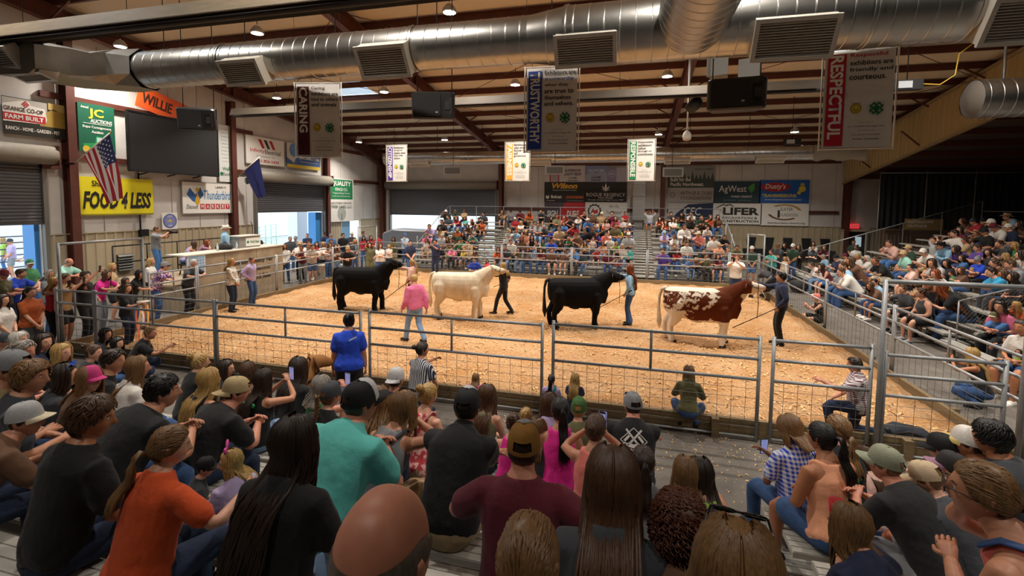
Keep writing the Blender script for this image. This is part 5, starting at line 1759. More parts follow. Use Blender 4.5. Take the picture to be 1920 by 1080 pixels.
for i in range(6):
    for j in range(6): lt.box((11.09 + i * .092, -.038, 1.2 + j * .092), (.055, .01, .055))
lt.build('lattice_squares', mat('lattice_blue', '7fb2dc', rough=.5), lb, kind='stuff')
PD = thing('podium', 'grey podium with a green and white bank sign on the announcer stand', 'podium', (-13.5, 13.75, 1.755), math.pi / 2)
MB().box((0, 0, .2), (.95, .5, .4)).build('body', mat('podium_grey', '8f8b85', rough=.6, noise=.2), PD)
MB().box((0, -.02, .41), (1.0, .56, .03)).build('top', mat('podium_top', 'c9c2b6', rough=.5), PD)
MB().box((.14, -.262, .19), (.66, .015, .3)).build('sign_board', ink('e3e4dc'), PD)
text(PD, 'WaFd Bank', .2, .19, .44, .1, '23744a', .02, d=.275); disc(PD, -.11, .19, .05, '23744a', .274)
MB().tube([(.5, .1, .42), (.5, .1, .75), (.32, .0, .9)], .012, 6).build('microphone', DARKM, PD)
t = thing('headset_pile', 'black bag of cables lying on the announcer counter', 'bag', (-13.35, 12.75, 1.755))
g = GB(); limb(g, [(-.16, -.1, .07), (.0, 0, .12), (.16, .1, .08)], [.09, .13, .09], 10); o = bpy.data.objects.new('bag_body', g.mesh('bag', [mat('bag_black', '1e1e20', rough=.7, bump=.6, bscale=14)])); link(o, t)
MB().tube([(-.12, 0, .18), (0, .02, .25), (.12, .05, .18)], .012, 6).build('strap', DARKM, t)
for i, y in enumerate((12.35, 13.12)):
    t = thing('water_bottle', 'clear water bottle on the announcer counter, %s' % ('beside the black bag' if i == 0 else 'in front of the podium'), 'bottle', (-13.2, y, 1.755))
    MB().lathe([(0, 0), (.035, 0), (.036, .15), (.014, .2), (.014, .22)], 12).build('bottle_body', mat('bottle_plastic', 'cfd6da', rough=.2), t)
    MB().lathe([(.016, .22), (.016, .24), (0, .24)], 10).build('cap', ink('e8e8e8'), t)
# ================================================================== signs on the walls (corners as seen from the seats)
W_ = 'e4e0d8'
# left wall
t, w, h = wall_sign('banner_sign', 'farm store sign with a wheat field, beside the left roll-up door', 2, 178, 123, 263, 'L', '3a3a2a')
rect(t, -w / 2, w * .2, -h * .05, h * .48, 'b5b0a6'); shape(t, [(w * .05, -h * .5), (w * .5, -h * .5), (w * .5, h * .25), (w * .3, h * .34), (w * .08, h * .1)], 'a8893a', .016); shape(t, [(w * .22, h * .32), (w * .5, h * .27), (w * .5, h * .5), (w * .22, h * .5)], 'c9b06a', .016)
rect(t, -w / 2, w / 2, -h / 2, -h * .18, '26261e', .018)
shape(t, [(-w * .5, -h * .16), (w * .16, -h * .13), (w * .19, h * .02), (w * .16, h * .3), (-w * .06, h * .34), (-w * .1, h * .44), (-w * .2, h * .44), (-w * .5, h * .3)], W_, .02)
rect(t, -w * .5, w * .165, -h * .12, h * .08, 'b8222a', .022); text(t, 'FARM BUILT', -w * .17, -h * .02, w * .6, h * .12, W_, .03, d=.026)
text(t, 'GRANGE CO-OP', -w * .18, h * .19, w * .62, h * .12, '3a2420', .02, d=.026)
for i in range(3):
    for j in range(3): disc(t, -w * .15 + (i - j) * w * .022, h * .35 + (i + j - 2) * h * .035, w * .016, 'b8222a', .028, n=8)
text(t, 'RANCH - HOME - GARDEN - PET', -w * .04, -h * .33, w * .86, h * .1, W_, .02, d=.026)
t, w, h = wall_sign('banner_sign', 'green auction banner hung behind the american flag', 144, 190, 217, 290, 'L', '10573f')
text(t, 'JC', -.02, h * .3, w * .42, h * .22, 'd8c63a', .03, d=.02); text(t, 'Annual', -w * .32, h * .42, w * .2, h * .05, W_, .01, d=.02)
text(t, 'AUCTIONS', w * .12, h * .155, w * .6, h * .08, W_, .02, d=.02); rect(t, -w * .38, w * .4, h * .09, h * .1, W_, .02)
text(t, 'Expo Consignment', 0, h * .02, w * .78, h * .065, W_, .015, d=.02); text(t, 'Auction', 0, -h * .07, w * .32, h * .06, W_, .015, d=.02)
shape(t, [(-w * .4, -h * .44), (w * .4, -h * .44), (w * .4, -h * .3), (w * .15, -h * .3), (w * .12, -h * .16), (-w * .05, -h * .16), (-w * .08, -h * .3), (-w * .4, -h * .33)], '1f8a4a', .02); rect(t, -w * .03, w * .11, -h * .28, -h * .18, 'a8c4cc', .022)
disc(t, -w * .32, -h * .44, w * .1, 'c9a82c', .023); disc(t, w * .3, -h * .4, w * .14, 'c9a82c', .023); text(t, 'Jackson', -w * .3, -h * .47, w * .2, h * .03, W_, d=.026)
t, w, h = wall_sign('banner_sign', 'yellow food store banner below the american flag', 147, 330, 288, 402, 'L', 'e3d51e', off=.14)
text(t, 'Sherm\'s', -w * .2, h * .33, w * .3, h * .16, '1c1a12', .02, d=.02); text(t, 'FOOD 4 LESS', 0, -h * .1, w * .94, h * .46, '1c1a12', .04, .25, d=.02)
rect(t, -w * .5, w * .5, -h * .5, -h * .46, '8a7f18')
t, w, h = wall_sign('banner_sign', 'white market banner with blue lettering and a winged emblem', 340, 340, 436, 399, 'L', W_, frame='8d8880')
shape(t, [(-w * .36, h * .32), (-w * .26, h * .1), (-w * .16, h * .34), (-w * .1, h * .1), (-w * .2, -h * .1), (-w * .3, -h * .12), (-w * .42, h * .1)], '2f5f9a', .018); shape(t, [(-w * .27, -h * .12), (-w * .22, h * .22), (-w * .17, -h * .12), (-w * .22, -h * .26)], 'c9a030', .02); disc(t, -w * .22, h * .26, w * .035, 'c9a030', .022)
text(t, 'LARRY\'S', w * .25, h * .36, w * .22, h * .08, '3a3a3a', .01); text(t, 'Thunderbird', w * .18, h * .1, w * .56, h * .3, '3f86b8', .01, .2); text(t, 'Discount', -w * .32, -h * .28, w * .22, h * .14, '3a3a3a', .0, .3)
for i, c in enumerate('MARKET'):
    u = -w * .13 + i * w * .104; rect(t, u - w * .042, u + w * .042, -h * .36, -h * .19, 'b8222a', .018); text(t, c, u, -h * .275, w * .05, h * .12, W_, .02, d=.022)
t, w, h = wall_sign('banner_sign', 'small round blue emblem on a white square board above the wainscot', 303, 399, 333, 429, 'L', W_)
disc(t, 0, 0, w * .45, '5a62a0'); disc(t, 0, 0, w * .37, '7f86b8', .018); shape(t, [(-w * .25, h * .05), (0, -h * .08), (w * .25, h * .05), (w * .1, h * .02), (0, h * .12), (-w * .1, h * .02)], 'c9b84a', .02); text(t, '1957', 0, -h * .29, w * .26, h * .1, W_, .02, d=.02); text(t, 'COUNTY', 0, h * .29, w * .34, h * .07, W_, .02, d=.02)
t, w, h = wall_sign('banner_sign', 'tall white sponsor list banner right of the dark screen', 408, 232, 440, 342, 'L', 'd5d8d4')
for i, s in enumerate(('In honor of your', 'continued support', 'Members', 'Buyers', 'Volunteers &', 'Auction Council', 'Families or', 'friends to the', 'Heritage Auction', 'we thank you!')): text(t, s, -w * .05, h * (.42 - i * .062), w * (.5 + .03 * (i % 4)), h * .022, '8a9088', .0)
text(t, 'WaFd', -w * .0, -h * .27, w * .6, h * .06, '23744a', .02); text(t, 'Bank', -w * .02, -h * .36, w * .5, h * .06, '6a706a', .0); disc(t, -w * .36, -h * .36, w * .1, '23744a')
t, w, h = wall_sign('banner_sign', 'white electrical contractor banner above the open roll-up door', 460, 252, 533, 313, 'L', W_, frame='b5b0a8')
for i in range(3): shape(t, [(-w * .2 + i * w * .14, h * .42), (-w * .12 + i * w * .14, h * .42), (-w * .03 + i * w * .14, h * .1), (-w * .1 + i * w * .14, h * .1)], ('b8222a', '3a3a3c', 'b8222a')[i])
text(t, 'Infinity', -w * .22, -h * .02, w * .36, h * .17, 'b8333a', .01); text(t, 'Electrical', w * .18, -h * .02, w * .42, h * .16, '3a3a3c', .01); text(t, 'Contractors, Inc.', 0, -h * .2, w * .5, h * .08, '7a7a7a', .0); text(t, '541-826-2430', w * .04, -h * .37, w * .6, h * .11, 'b8333a', .02)
t, w, h = wall_sign('banner_sign', 'small blue and yellow phone number banner right of the electrical contractor banner', 537, 266, 600, 320, 'L', '3a5f9a')
rect(t, -w * .5, w * .5, -h * .5, -h * .36, 'd5b83a'); shape(t, [(-w * .5, h * .5), (-w * .1, h * .5), (-w * .3, -h * .3), (-w * .5, -h * .1)], 'c9c4b0'); disc(t, -w * .3, h * .22, w * .14, '5f86b8', .018, n=8); text(t, '541.690.1100', w * .16, -h * .05, w * .6, h * .14, W_, .03, d=.02); text(t, 'heating and air', w * .16, -h * .22, w * .56, h * .07, W_, .01, d=.02)
t, w, h = wall_sign('banner_sign', 'green and white fence and tree care banner left of the corner column', 615, 333, 663, 414, 'L', W_)
rect(t, -w * .46, w * .46, h * .02, h * .48, '1f7a4a'); text(t, 'QUALITY', 0, h * .38, w * .78, h * .13, W_, .03, d=.02); text(t, 'FENCE CO.', 0, h * .25, w * .5, h * .07, W_, .02, d=.02); text(t, 'Supporting Youth', 0, h * .16, w * .7, h * .04, W_, .01, d=.02); text(t, 'and our Community', 0, h * .09, w * .7, h * .04, W_, .01, d=.02)
text(t, 'SOUTHERN OREGON', 0, -h * .07, w * .8, h * .05, '4a4a48', .01); text(t, 'TREE CARE, LLC', 0, -h * .16, w * .84, h * .075, '3a4a3c', .02)
disc(t, 0, -h * .31, w * .17, 'a5aaa0', .018); rect(t, -w * .02, w * .02, -h * .46, -h * .32, '7a7a70', .02)
a = on_x(270, 183, XW + .5); b = on_x(345, 216, XW + .5)
t = thing('banner_sign', 'slanted orange feed sign below the roof line above the dark screen', 'sign', ((a + b) / 2)); d_ = (b - a); t.matrix_world = Matrix.Translation((a + b) / 2) @ Matrix.Rotation(math.pi / 2, 4, 'Z') @ Matrix.Rotation(math.atan2(-d_[2], d_[1]), 4, 'Y')
L_ = math.hypot(d_[1], d_[2]) + .5
MB().box((0, 0, 0), (L_, .03, .8)).build('panel', ink('d0521e'), t); text(t, 'WILLIE', -.3, 0, L_ * .55, .38, '3a1c10', .03, d=.02)
# far wall
t, w, h = wall_sign('banner_sign', 'pale superior light beer sign on the far wall', 1021, 311, 1097, 341, 'F', 'c9c4c2')
text(t, 'SUPERIOR', w * .2, h * .2, w * .4, h * .17, '4a3560', .03); text(t, 'LIGHT BEER', w * .2, -h * .02, w * .42, h * .17, '4a3560', .03); text(t, 'at HOME', w * .2, -h * .26, w * .2, h * .13, '3a3a3c', .02); rect(t, w * .08, w * .32, -h * .44, -h * .4, '3a3a3c')
rect(t, -w * .36, -w * .14, -h * .5, h * .05, 'a8a4a8'); rect(t, -w * .37, -w * .34, -h * .5, 0, 'b8333a', .016); rect(t, -w * .16, -w * .13, -h * .5, 0, 'b8333a', .016)
t, w, h = wall_sign('banner_sign', 'pale blue mountain beer sign on the far wall', 1097, 311, 1139, 341, 'F', '9fa8bd')
shape(t, [(-w * .5, -h * .1), (-w * .2, h * .2), (0, 0), (w * .25, h * .25), (w * .5, 0), (w * .5, h * .5), (-w * .5, h * .5)], '7f8fb5'); text(t, 'MOUNTAIN', 0, h * .22, w * .7, h * .16, 'c9d0dc', .02, d=.02); text(t, 'at HOME', 0, -h * .22, w * .42, h * .14, '3a3a44', .02, d=.02); rect(t, -w * .22, w * .2, -h * .42, -h * .37, '3a3a44', .018)
t, w, h = wall_sign('banner_sign', 'small lavender seal sign at the right end of the beer signs', 1139, 314, 1174, 341, 'F', 'b3b2c4')
rect(t, -w * .5, -w * .02, -h * .5, h * .5, '8a86a8'); disc(t, -w * .25, .05, w * .2, 'b8b6cc', .018); disc(t, -w * .25, .05, w * .16, '8a86a8', .02); text(t, 'ISO', -w * .25, .05, w * .2, h * .16, 'd5d4dc', .02, d=.022)
t, w, h = wall_sign('banner_sign', 'black equipment dealer sign with yellow and orange lettering on the far wall', 1021, 341, 1097, 379, 'F', '221f1e')
text(t, 'Wilson', 0, h * .3, w * .62, h * .28, 'e0a82c', .04, .25); text(t, 'Equipment Rentals & Sales', 0, h * .08, w * .58, h * .06, W_, .02); text(t, 'Bobcat', -w * .2, -h * .24, w * .26, h * .16, W_, .03); text(t, 'DOOSAN', w * .25, -h * .26, w * .42, h * .13, 'd8692c', .04, .2); shape(t, [(-w * .46, -h * .16), (-w * .42, -h * .22), (-w * .38, -h * .16), (-w * .38, -h * .3), (-w * .42, -h * .36), (-w * .46, -h * .3)], W_); text(t, '541-830-3966', -w * .34, -h * .44, w * .2, h * .04, W_, .01); text(t, 'www.wilsonequipment.com', w * .26, -h * .44, w * .4, h * .04, W_, .01)
t, w, h = wall_sign('banner_sign', 'black hotel sign with a white leaf emblem on the far wall', 1097, 341, 1175, 379, 'F', '1d1c1b')
text(t, 'ROGUE REGENCY', 0, -h * .14, w * .92, h * .17, W_, .0); text(t, 'Host Hotel', -w * .0, -h * .29, w * .34, h * .1, W_, .0); text(t, 'Proudly serving Oregon since 1989', 0, -h * .41, w * .84, h * .08, W_, .0, .2)
for a_, s_ in ((0, .34), (.55, .27), (-.55, .27), (1.05, .22), (-1.05, .22)): 
    c_, n_ = math.cos(a_), math.sin(a_); q = h * s_ * 1.25; shape(t, [(0, h * .02), (n_ * q * .5 + c_ * w * .025, h * .02 + c_ * q * .5), (n_ * q, h * .02 + c_ * q), (n_ * q * .5 - c_ * w * .025, h * .02 + c_ * q * .5)], W_, .018 + .001 * abs(a_))
t, w, h = wall_sign('banner_sign', 'red and dark sign maker banner behind the top far rows', 1021, 379, 1097, 416, 'F', 'b8272c')
shape(t, [(-w * .5, -h * .5), (-w * .5, h * .5), (w * .02, h * .5), (-w * .1, h * .1), (-w * .2, -h * .5)], '4a4048'); text(t, 'SIGN', -w * .3, -h * .1, w * .27, h * .34, W_, .03, .2); text(t, 'DUDE', w * .2, -h * .1, w * .3, h * .34, W_, .03, .2)
t, w, h = wall_sign('banner_sign', 'white gear emblem tow sign behind the top far rows', 1097, 379, 1175, 416, 'F', W_)
disc(t, -w * .27, h * .05, w * .155, '2a2728', .016, n=28)
for i in range(14): a_ = i * 2 * math.pi / 14; disc(t, -w * .27 + w * .155 * math.cos(a_), h * .05 + w * .155 * math.sin(a_), w * .02, '2a2728', .0165, n=6)
disc(t, -w * .27, h * .05, w * .125, W_, .018); shape(t, [(-w * .36, -h * .05), (-w * .3, h * .2), (-w * .26, h * .05), (-w * .2, h * .15), (-w * .18, -h * .05), (-w * .27, -h * .12)], 'b8333a', .02); rect(t, -w * .46, -w * .09, -h * .4, -h * .18, '3a3538', .022); text(t, 'LEE TOW', -w * .27, -h * .29, w * .32, h * .13, W_, .02, d=.026)
text(t, 'We Do', w * .2, h * .28, w * .22, h * .16, '4a4442', .0, .3); text(t, 'Tow Nation!', w * .2, -h * .02, w * .36, h * .18, '4a4442', .0, .3); text(t, '541-772-2222', w * .2, -h * .33, w * .42, h * .12, '2a2728', .03)
t, w, h = wall_sign('banner_sign', 'grey forest picture sign reading built for the pacific northwest', 1253, 312, 1339, 352, 'F', '8f9490')
for i in range(12): u = -w * .48 + i * w * .085; q = h * (.18 + .1 * math.sin(i * 2.3)); shape(t, [(u - w * .04, -h * .12), (u + w * .04, -h * .12), (u, q)], '3a4640', .016 + .0003 * i)
rect(t, -w * .5, w * .5, -h * .5, -h * .1, '3a4640', .021); text(t, 'Built for the', -w * .22, -h * .12, w * .44, h * .17, W_, .02, d=.026); text(t, 'Pacific Northwest.', -w * .08, -h * .34, w * .72, h * .17, W_, .02, d=.026); text(t, 'HOLT HOMES', w * .27, h * .36, w * .38, h * .09, '4a4a48', .01)
t, w, h = wall_sign('banner_sign', 'pale grey foundation sign below the forest picture sign', 1253, 352, 1337, 380, 'F', 'b3b0ad')
text(t, 'ARTHUR R. DUBS', w * .12, h * .14, w * .7, h * .24, '4a4644', .0); text(t, 'FOUNDATION', w * .12, -h * .2, w * .66, h * .22, '4a4644', .0); disc(t, -w * .4, 0, w * .06, '6a6664'); disc(t, -w * .4, 0, w * .045, 'b3b0ad', .018)
t, w, h = wall_sign('banner_sign', 'white sign with a navy swoosh and outlined letters below the foundation sign', 1253, 380, 1336, 416, 'F', 'c4c0bc')
shape(t, [(-w * .45, -h * .5), (-w * .3, -h * .05), (-w * .05, h * .42), (w * .5, h * .5), (w * .5, -h * .5)], '25304f'); text(t, 'CEC', w * .05, h * .05, w * .4, h * .42, W_, .0, .25, d=.02)
t, w, h = wall_sign('banner_sign', 'dark teal farm credit sign with a green leaf', 1340, 340, 1425, 380, 'F', '233f4a')
text(t, 'AgWest', -w * .1, h * .1, w * .6, h * .4, W_, .01); shape(t, [(w * .22, h * .2), (w * .36, h * .42), (w * .38, h * .1), (w * .3, -h * .05)], '4f9a4a'); text(t, 'FARM CREDIT', w * .1, -h * .22, w * .46, h * .1, W_, .01); text(t, '800-548-6699   agwestfc.com', 0, -h * .4, w * .6, h * .06, '8fa8a8', .0)
t, w, h = wall_sign('banner_sign', 'blue transmissions sign with a red oval and yellow lettering', 1425, 338, 1516, 381, 'F', '2460b0')
disc(t, -w * .18, h * .2, w * .3, 'b8222a', .016, rz2=h * .2); text(t, 'Dusty\'s', -w * .18, h * .2, w * .42, h * .3, W_, .02, .2, d=.02); text(t, 'TRANSMISSIONS', -w * .1, -h * .18, w * .7, h * .15, 'e3c83a', .03); text(t, 'www.dustystransmissions.com', -.05, -h * .36, w * .74, h * .09, W_, .01)
disc(t, w * .36, h * .12, w * .07, 'e3c83a'); disc(t, w * .36, h * .3, w * .04, 'e3c83a'); disc(t, w * .3, -h * .05, w * .04, 'e3c83a')
t, w, h = wall_sign('banner_sign', 'white excavation and construction sign with a roof outline', 1337, 381, 1427, 421, 'F', W_)
text(t, 'LIFER', w * .08, h * .12, w * .74, h * .36, '26241f', .04); text(t, 'EXCAVATION &', w * .06, -h * .2, w * .72, h * .11, '26241f', .02); text(t, 'CONSTRUCTION', w * .04, -h * .36, w * .8, h * .12, '26241f', .03); shape(t, [(-w * .44, h * .28), (-w * .28, h * .48), (-w * .24, h * .42), (-w * .14, h * .47), (-w * .06, h * .34), (-w * .08, h * .33), (-w * .15, h * .42), (-w * .22, h * .36), (-w * .28, h * .42), (-w * .42, h * .26)], '26241f')
t, w, h = wall_sign('banner_sign', 'white foundation sign with a brown swoosh beside the corner column', 1427, 381, 1515, 424, 'F', W_)
for s_ in (1, -1):
    pts = [(w * .36 * math.cos(a_), h * .1 + h * .36 * math.sin(a_)) for a_ in np.linspace(.25, 2.3, 12)] + [(w * .3 * math.cos(a_), h * .1 + h * .3 * math.sin(a_)) for a_ in np.linspace(2.2, .35, 12)]
    shape(t, [(s_ * x, h * .1 + s_ * (z - h * .1)) for x, z in pts], 'b8863a' if s_ > 0 else '6a4a2a', .016)
text(t, 'SLATER', w * .04, h * .24, w * .26, h * .14, '4a3a2a', .0); text(t, 'FOUNDATION', w * .08, -h * .02, w * .4, h * .14, '4a3a2a', .0); text(t, '1', -w * .12, .03, w * .05, h * .34, '4a3a2a', .02); text(t, 'slaterfoundation.district.org', .1, -h * .39, w * .78, h * .1, '3a342c', .02)
# dark screen, flags
a = on_x(237, 206, -16.9); b = on_x(409, 331, -16.9)
t, w, h = sign('projection_screen', 'large dark blank screen hung in front of the left wall signs', b[1] - a[1], a[2] - b[2], Matrix.Translation((-16.9, (a[1] + b[1]) / 2, (a[2] + b[2]) / 2)) @ Matrix.Rotation(math.pi / 2, 4, 'Z'), mat('screen_dark', '161516', rough=.6), cat='screen', th=.08), b[1] - a[1], a[2] - b[2]
f = MB()
for s in (-1, 1): f.bar((s * w / 2, 0, -h / 2), (s * w / 2, 0, h / 2), .05, .1, (0, 1, 0)); f.bar((-w / 2, 0, s * h / 2), (w / 2, 0, s * h / 2), .1, .05)
f.build('frame', DARKM, t)
f = MB()
for u in (-w * .3, 0, w * .3): f.bar((u, .3, -h / 2 - .06), (u, .0, -h / 2), .04, .04); f.bar((u, .52, -h / 2 - .1), (u, .3, -h / 2 - .06), .04, .04); f.bar((u, .52, h * .3), (u, .02, h * .3), .05, .05)
f.build('wall_brackets', DARKM, t)
def flag_cloth(w, h, sag, n=22, k=14, seed=1):
    P = []
    for i in range(k + 1):
        v = i / k; row = []
        for j in range(n + 1):
            u = j / n
            x = u * w * .55; fold = .07 * math.sin(u * 16 + v * 1.5 + seed) * (.25 + u * .75)
            row.append((x, fold, -v * h - sag * u ** 1.25 * (1 - .15 * v)))
        P.append(row)
    return P
FY = on_x(200, 252, -16.5)
t = thing('american_flag', 'american flag hanging on an angled pole on the left wall', 'flag', tuple(on_x(140, 305, -16.95)), math.pi / 2)
base = on_x(140, 305, -16.95); tip = on_x(208, 248, -16.0)
lp = lambda p: (p[1] - base[1], -(p[0] - base[0]), p[2] - base[2])
MB().bar((0, 0, -.03), (0, base[0] - XW + .0, -.03), .05, .05).build('wall_bracket', DARKM, t)
MB().tube([(0, 0, 0), lp(tip)], .022, 8).build('flag_pole', mat('pole_white', 'cfcabf', rough=.4), t)
MB().lathe([(0, -.05), (.04, 0), (0, .05)], 10, lp(tip)).build('finial', mat('finial_gold', 'b8953a', rough=.3, metal=.8), t)
tp = V3(*lp(tip)); dl = -tp / np.linalg.norm(tp)
n_, k_ = 26, 13
G = np.zeros((n_ + 1, k_ + 1, 3))
for i in range(n_ + 1):          # u along the fly (falls down), v along the pole
    u = i / n_
    for j in range(k_ + 1):
        v = j / k_
        p = tp + dl * (.05 + 1.05 * v * (1 - .42 * u)) + V3(.30 * u, 0, -2.05 * u * (1 - .12 * v)) + V3(.03, -.09, 0) * math.sin(v * 13 + u * 3.0) * (.2 + .8 * u)
        G[i, j] = p
for name, cells, c in (('red_stripes', lambda i, j: j % 2 == 0, 'a8202e'), ('white_stripes', lambda i, j: j % 2 == 1, 'd8d3cc')):
    m = MB(); [m.grid(G[(11 if j < 7 else 0):, j:j + 2]) for j in range(k_) if cells(0, j)]; m.build(name, mat('flag_' + name, c, rough=.75), t)
m = MB(); m.grid(G[:12, :8]); cn = m.build('blue_canton', mat('flag_blue', '26305f', rough=.75), t)
m = MB()
for i in range(1, 11, 2):
    for j in range(1, 7, 1):
        for s_ in (-.012, .012):
            ii = i + (j % 2); p = (G[min(ii, 10), j] + G[min(ii, 10), min(j + 1, 7)]) / 2; e1 = unit(G[i + 1, j] - G[i, j]); e2 = unit(G[i, j + 1] - G[i, j]); nn = unit(np.cross(e1, e2))
            m.add([p + nn * s_ + (e1 * math.cos(q * .628) + e2 * math.sin(q * .628)) * (.036 if q % 2 else .015) for q in range(10)], [tuple(range(10))])
m.build('stars', mat('flag_star', 'e3ded6', rough=.7), t, kind='stuff')
base = on_x(447, 330, -17.3); tip = on_x(487, 294, -16.2)
t = thing('state_flag', 'dark blue flag hanging on an angled pole by the second wall column', 'flag', tuple(base), math.pi / 2)
lp = lambda p: (p[1] - base[1], -(p[0] - base[0]), p[2] - base[2])
MB().bar((0, 0, -.03), (0, base[0] - XW + .0, -.03), .05, .05).build('wall_bracket', DARKM, t)
MB().tube([(0, 0, 0), lp(tip)], .022, 8).build('flag_pole', mat('pole_white', 'cfcabf', rough=.4), t)
tp = V3(*lp(tip)); dl = -tp / np.linalg.norm(tp); G = np.zeros((19, 9, 3))
for i in range(19):
    for j in range(9):
        u, v = i / 18, j / 8; G[i, j] = tp + dl * (.05 + .95 * v * (1 - .62 * u)) + V3(.25 * u, 0, -1.75 * u * (1 - .1 * v)) + V3(.02, -.07, 0) * math.sin(v * 10 + u * 2) * (.3 + u)
m = MB(); m.grid(G); m.build('blue_cloth', mat('flag_navy', '232a66', rough=.75), t)
disc(t, float(G[9, 4][0]), float(G[9, 4][2]), .16, '4a5a5a', .3, name='gold_seal')

# ---- right hand dark corner: drapes, booth, exit, restrooms sign
DR = thing('drape_line', 'black pipe and drape curtain across the dark right corner', 'curtain', (11.9, 27.0, 0))
for k in range(6):
    x0 = k * 1.95; P = []
    for z in (2.35, 3.6, 5.1): P.append([(x0 + 1.93 * i / 40, .05 * math.sin(i * 1.1) * (1.1 - .1 * z), z) for i in range(41)])
    m = MB(); m.grid(P); m.build('curtain', mat('black_drape', '1b1b1f', rough=.9), DR)
for x in (0, 1.95, 3.9, 7.8): MB().tube([(x, -.05, 0), (x, -.05, 5.25)], .02, 6).build('upright_pole', mat('drape_pole', 'a5a29c', rough=.4, metal=.4), DR)
MB().tube([(0, -.05, 5.12), (11.7, -.05, 5.12)], .018, 6).build('top_pole', mat('drape_pole', 'a5a29c', rough=.4, metal=.4), DR)
BO = thing('booth_wall', 'brown panelled booth wall under the black drapes', 'booth', (12.0, 26.6, 0))
for k in range(5): MB().box((.55 + k * 1.1, 0, 1.15), (1.08, .08, 2.3)).build('panel', mat('booth_brown', '7a5a48', rough=.6, noise=.2), BO)
MB().box((2.75, -.05, 2.33), (5.5, .3, .08)).build('ledge', mat('booth_ledge', '5f4638', rough=.6), BO)
for k in range(7): MB().tube([(.15 + k * .16, -.09, .1), (.15 + k * .16, -.09, 2.1)], .025, 6).build('bar', mat('booth_bar', '4a3a32', rough=.6), BO)
p = on_y(1733, 406, 26.4)
t, w, h = sign('restroom_sign', 'tan restrooms outside sign standing on the booth ledge', 1.55, .52, Matrix.Translation((p[0], 26.4, 2.63)), 'a5834a'), 1.55, .52
text(t, 'RESTROOMS', -.14, .11, 1.05, .13, W_, .04); text(t, 'OUTSIDE', -.27, -.08, .8, .13, W_, .04)
t = thing('exit_sign', 'small lit red exit sign on the far wall over the dark door', 'sign', tuple(on_y(1602, 424, 29.75)))
MB().box((0, 0, 0), (.42, .08, .26)).build('housing', mat('exit_red', 'd8323a', rough=.4, emit=.9), t); text(t, 'EXIT', 0, 0, .32, .16, 'f0d8d0', .03, d=.045)
p = on_y(1600, 452, 29.9)
d5 = bpy.data.objects.new('door_5', None); link(d5); d5['kind'] = 'structure'; d5.location = (p[0], 29.86, 0)
MB().box((0, 0, 1.02), (1.05, .06, 2.04)).build('door_leaf', mat('dark_door', '201e1e', rough=.4), d5)
MB().box((.2, -.035, 1.5), (.3, .02, .55)).build('door_glass', mat('door_pane', 'b8d0dc', rough=.1, emit=.6), d5)
for s in (-1, 1): MB().box((s * .58, -.02, 1.05), (.1, .14, 2.1)).build('door_frame', mat('frame_tan', 'c4b79d', rough=.5), d5)
MB().box((0, -.02, 2.12), (1.26, .14, .1)).build('door_frame', mat('frame_tan', 'c4b79d', rough=.5), d5)
# vertical rectangular duct on the far wall, wall louvre on the left wall
t = thing('wall_duct', 'square galvanized duct running down the far wall beside the black signs', 'duct', (0.42, 29.55, 0))
for z in np.arange(2.5, 5.4, .72): MB().box((0, 0, z + .355), (.72, .6, .7)).build('duct_section', mat('flat_duct', 'aeb0b0', rough=.35, metal=.6), t)
MB().box((0, .1, 1.2), (.5, .4, 2.6)).build('duct_leg', mat('flat_duct', 'aeb0b0', rough=.35, metal=.6), t)
a = on_x(218, 478, XW + .05); b = on_x(248, 505, XW + .05)
t = thing('wall_louvre', 'grey louvred vent set in the left wall wainscot', 'vent', (XW + .08, (a[1] + b[1]) / 2, (a[2] + b[2]) / 2), math.pi / 2)
w, h = b[1] - a[1], a[2] - b[2]
MB().box((0, 0, 0), (w, .06, h)).build('louvre_back', DARKIN, t)
for i in range(6): MB().box((0, -.06, -h / 2 + h * (i + .5) / 6), (w, .1, .03), Matrix.Rotation(R_(35), 3, 'X')).build('slat', GALV, t)
t = thing('conduit', 'dark conduit running down the left wall under the dark screen', 'pipe', (XW + .1, 13.05, 0)); MB().tube([(0, 0, .02), (0, 0, 4.4)], .03, 6).build('pipe', DARKM, t); MB().box((.02, .1, 2.2), (.1, .3, .25)).build('junction_box', DARKM, t)
# ---- the yard seen through the doors
t = thing('white_barn', 'white building wall standing outside the second roll-up door', 'building', (-34, 30, 0))
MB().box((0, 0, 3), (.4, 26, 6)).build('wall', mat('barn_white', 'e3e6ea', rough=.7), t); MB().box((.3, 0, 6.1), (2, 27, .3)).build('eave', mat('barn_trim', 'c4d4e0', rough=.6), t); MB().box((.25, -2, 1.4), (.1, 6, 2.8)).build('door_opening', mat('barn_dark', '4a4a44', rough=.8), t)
def pen(x, y, L, rz_, label, c='a9cdb8'):
    t = thing('livestock_gate', label, 'gate', (x, y, 0), rz_)
    mm = mat('gate_' + c, c, rough=.5)
    for z in (.3, .58, .86, 1.14, 1.42, 1.7): MB().tube([(0, 0, z), (L, 0, z)], .03, 6).build('rail', mm, t)
    for i in range(int(L / 1.5) + 1): MB().tube([(i * 1.5, 0, 0), (i * 1.5, 0, 1.75)], .035, 6).build('post', mm, t)
pen(-26, 29.5, 9, -math.pi / 2 + .5, 'pale green pipe gate outside the second roll-up door')
pen(-27, 15.5, 6, -math.pi / 2, 'dark pipe pen outside the left roll-up door', '3a3a40')
t = thing('white_pillar', 'thick white pillar outside the second roll-up door', 'pillar', (-19.6, 24.0, 0)); MB().box((0, 0, 2), (.7, .9, 4)).build('shaft', mat('pillar_white', 'e6e8ea', rough=.6), t)
t = thing('grey_pickup', 'grey covered trailer parked in the far left corner behind the crowd', 'trailer', (-12.9, 26.3, 0))
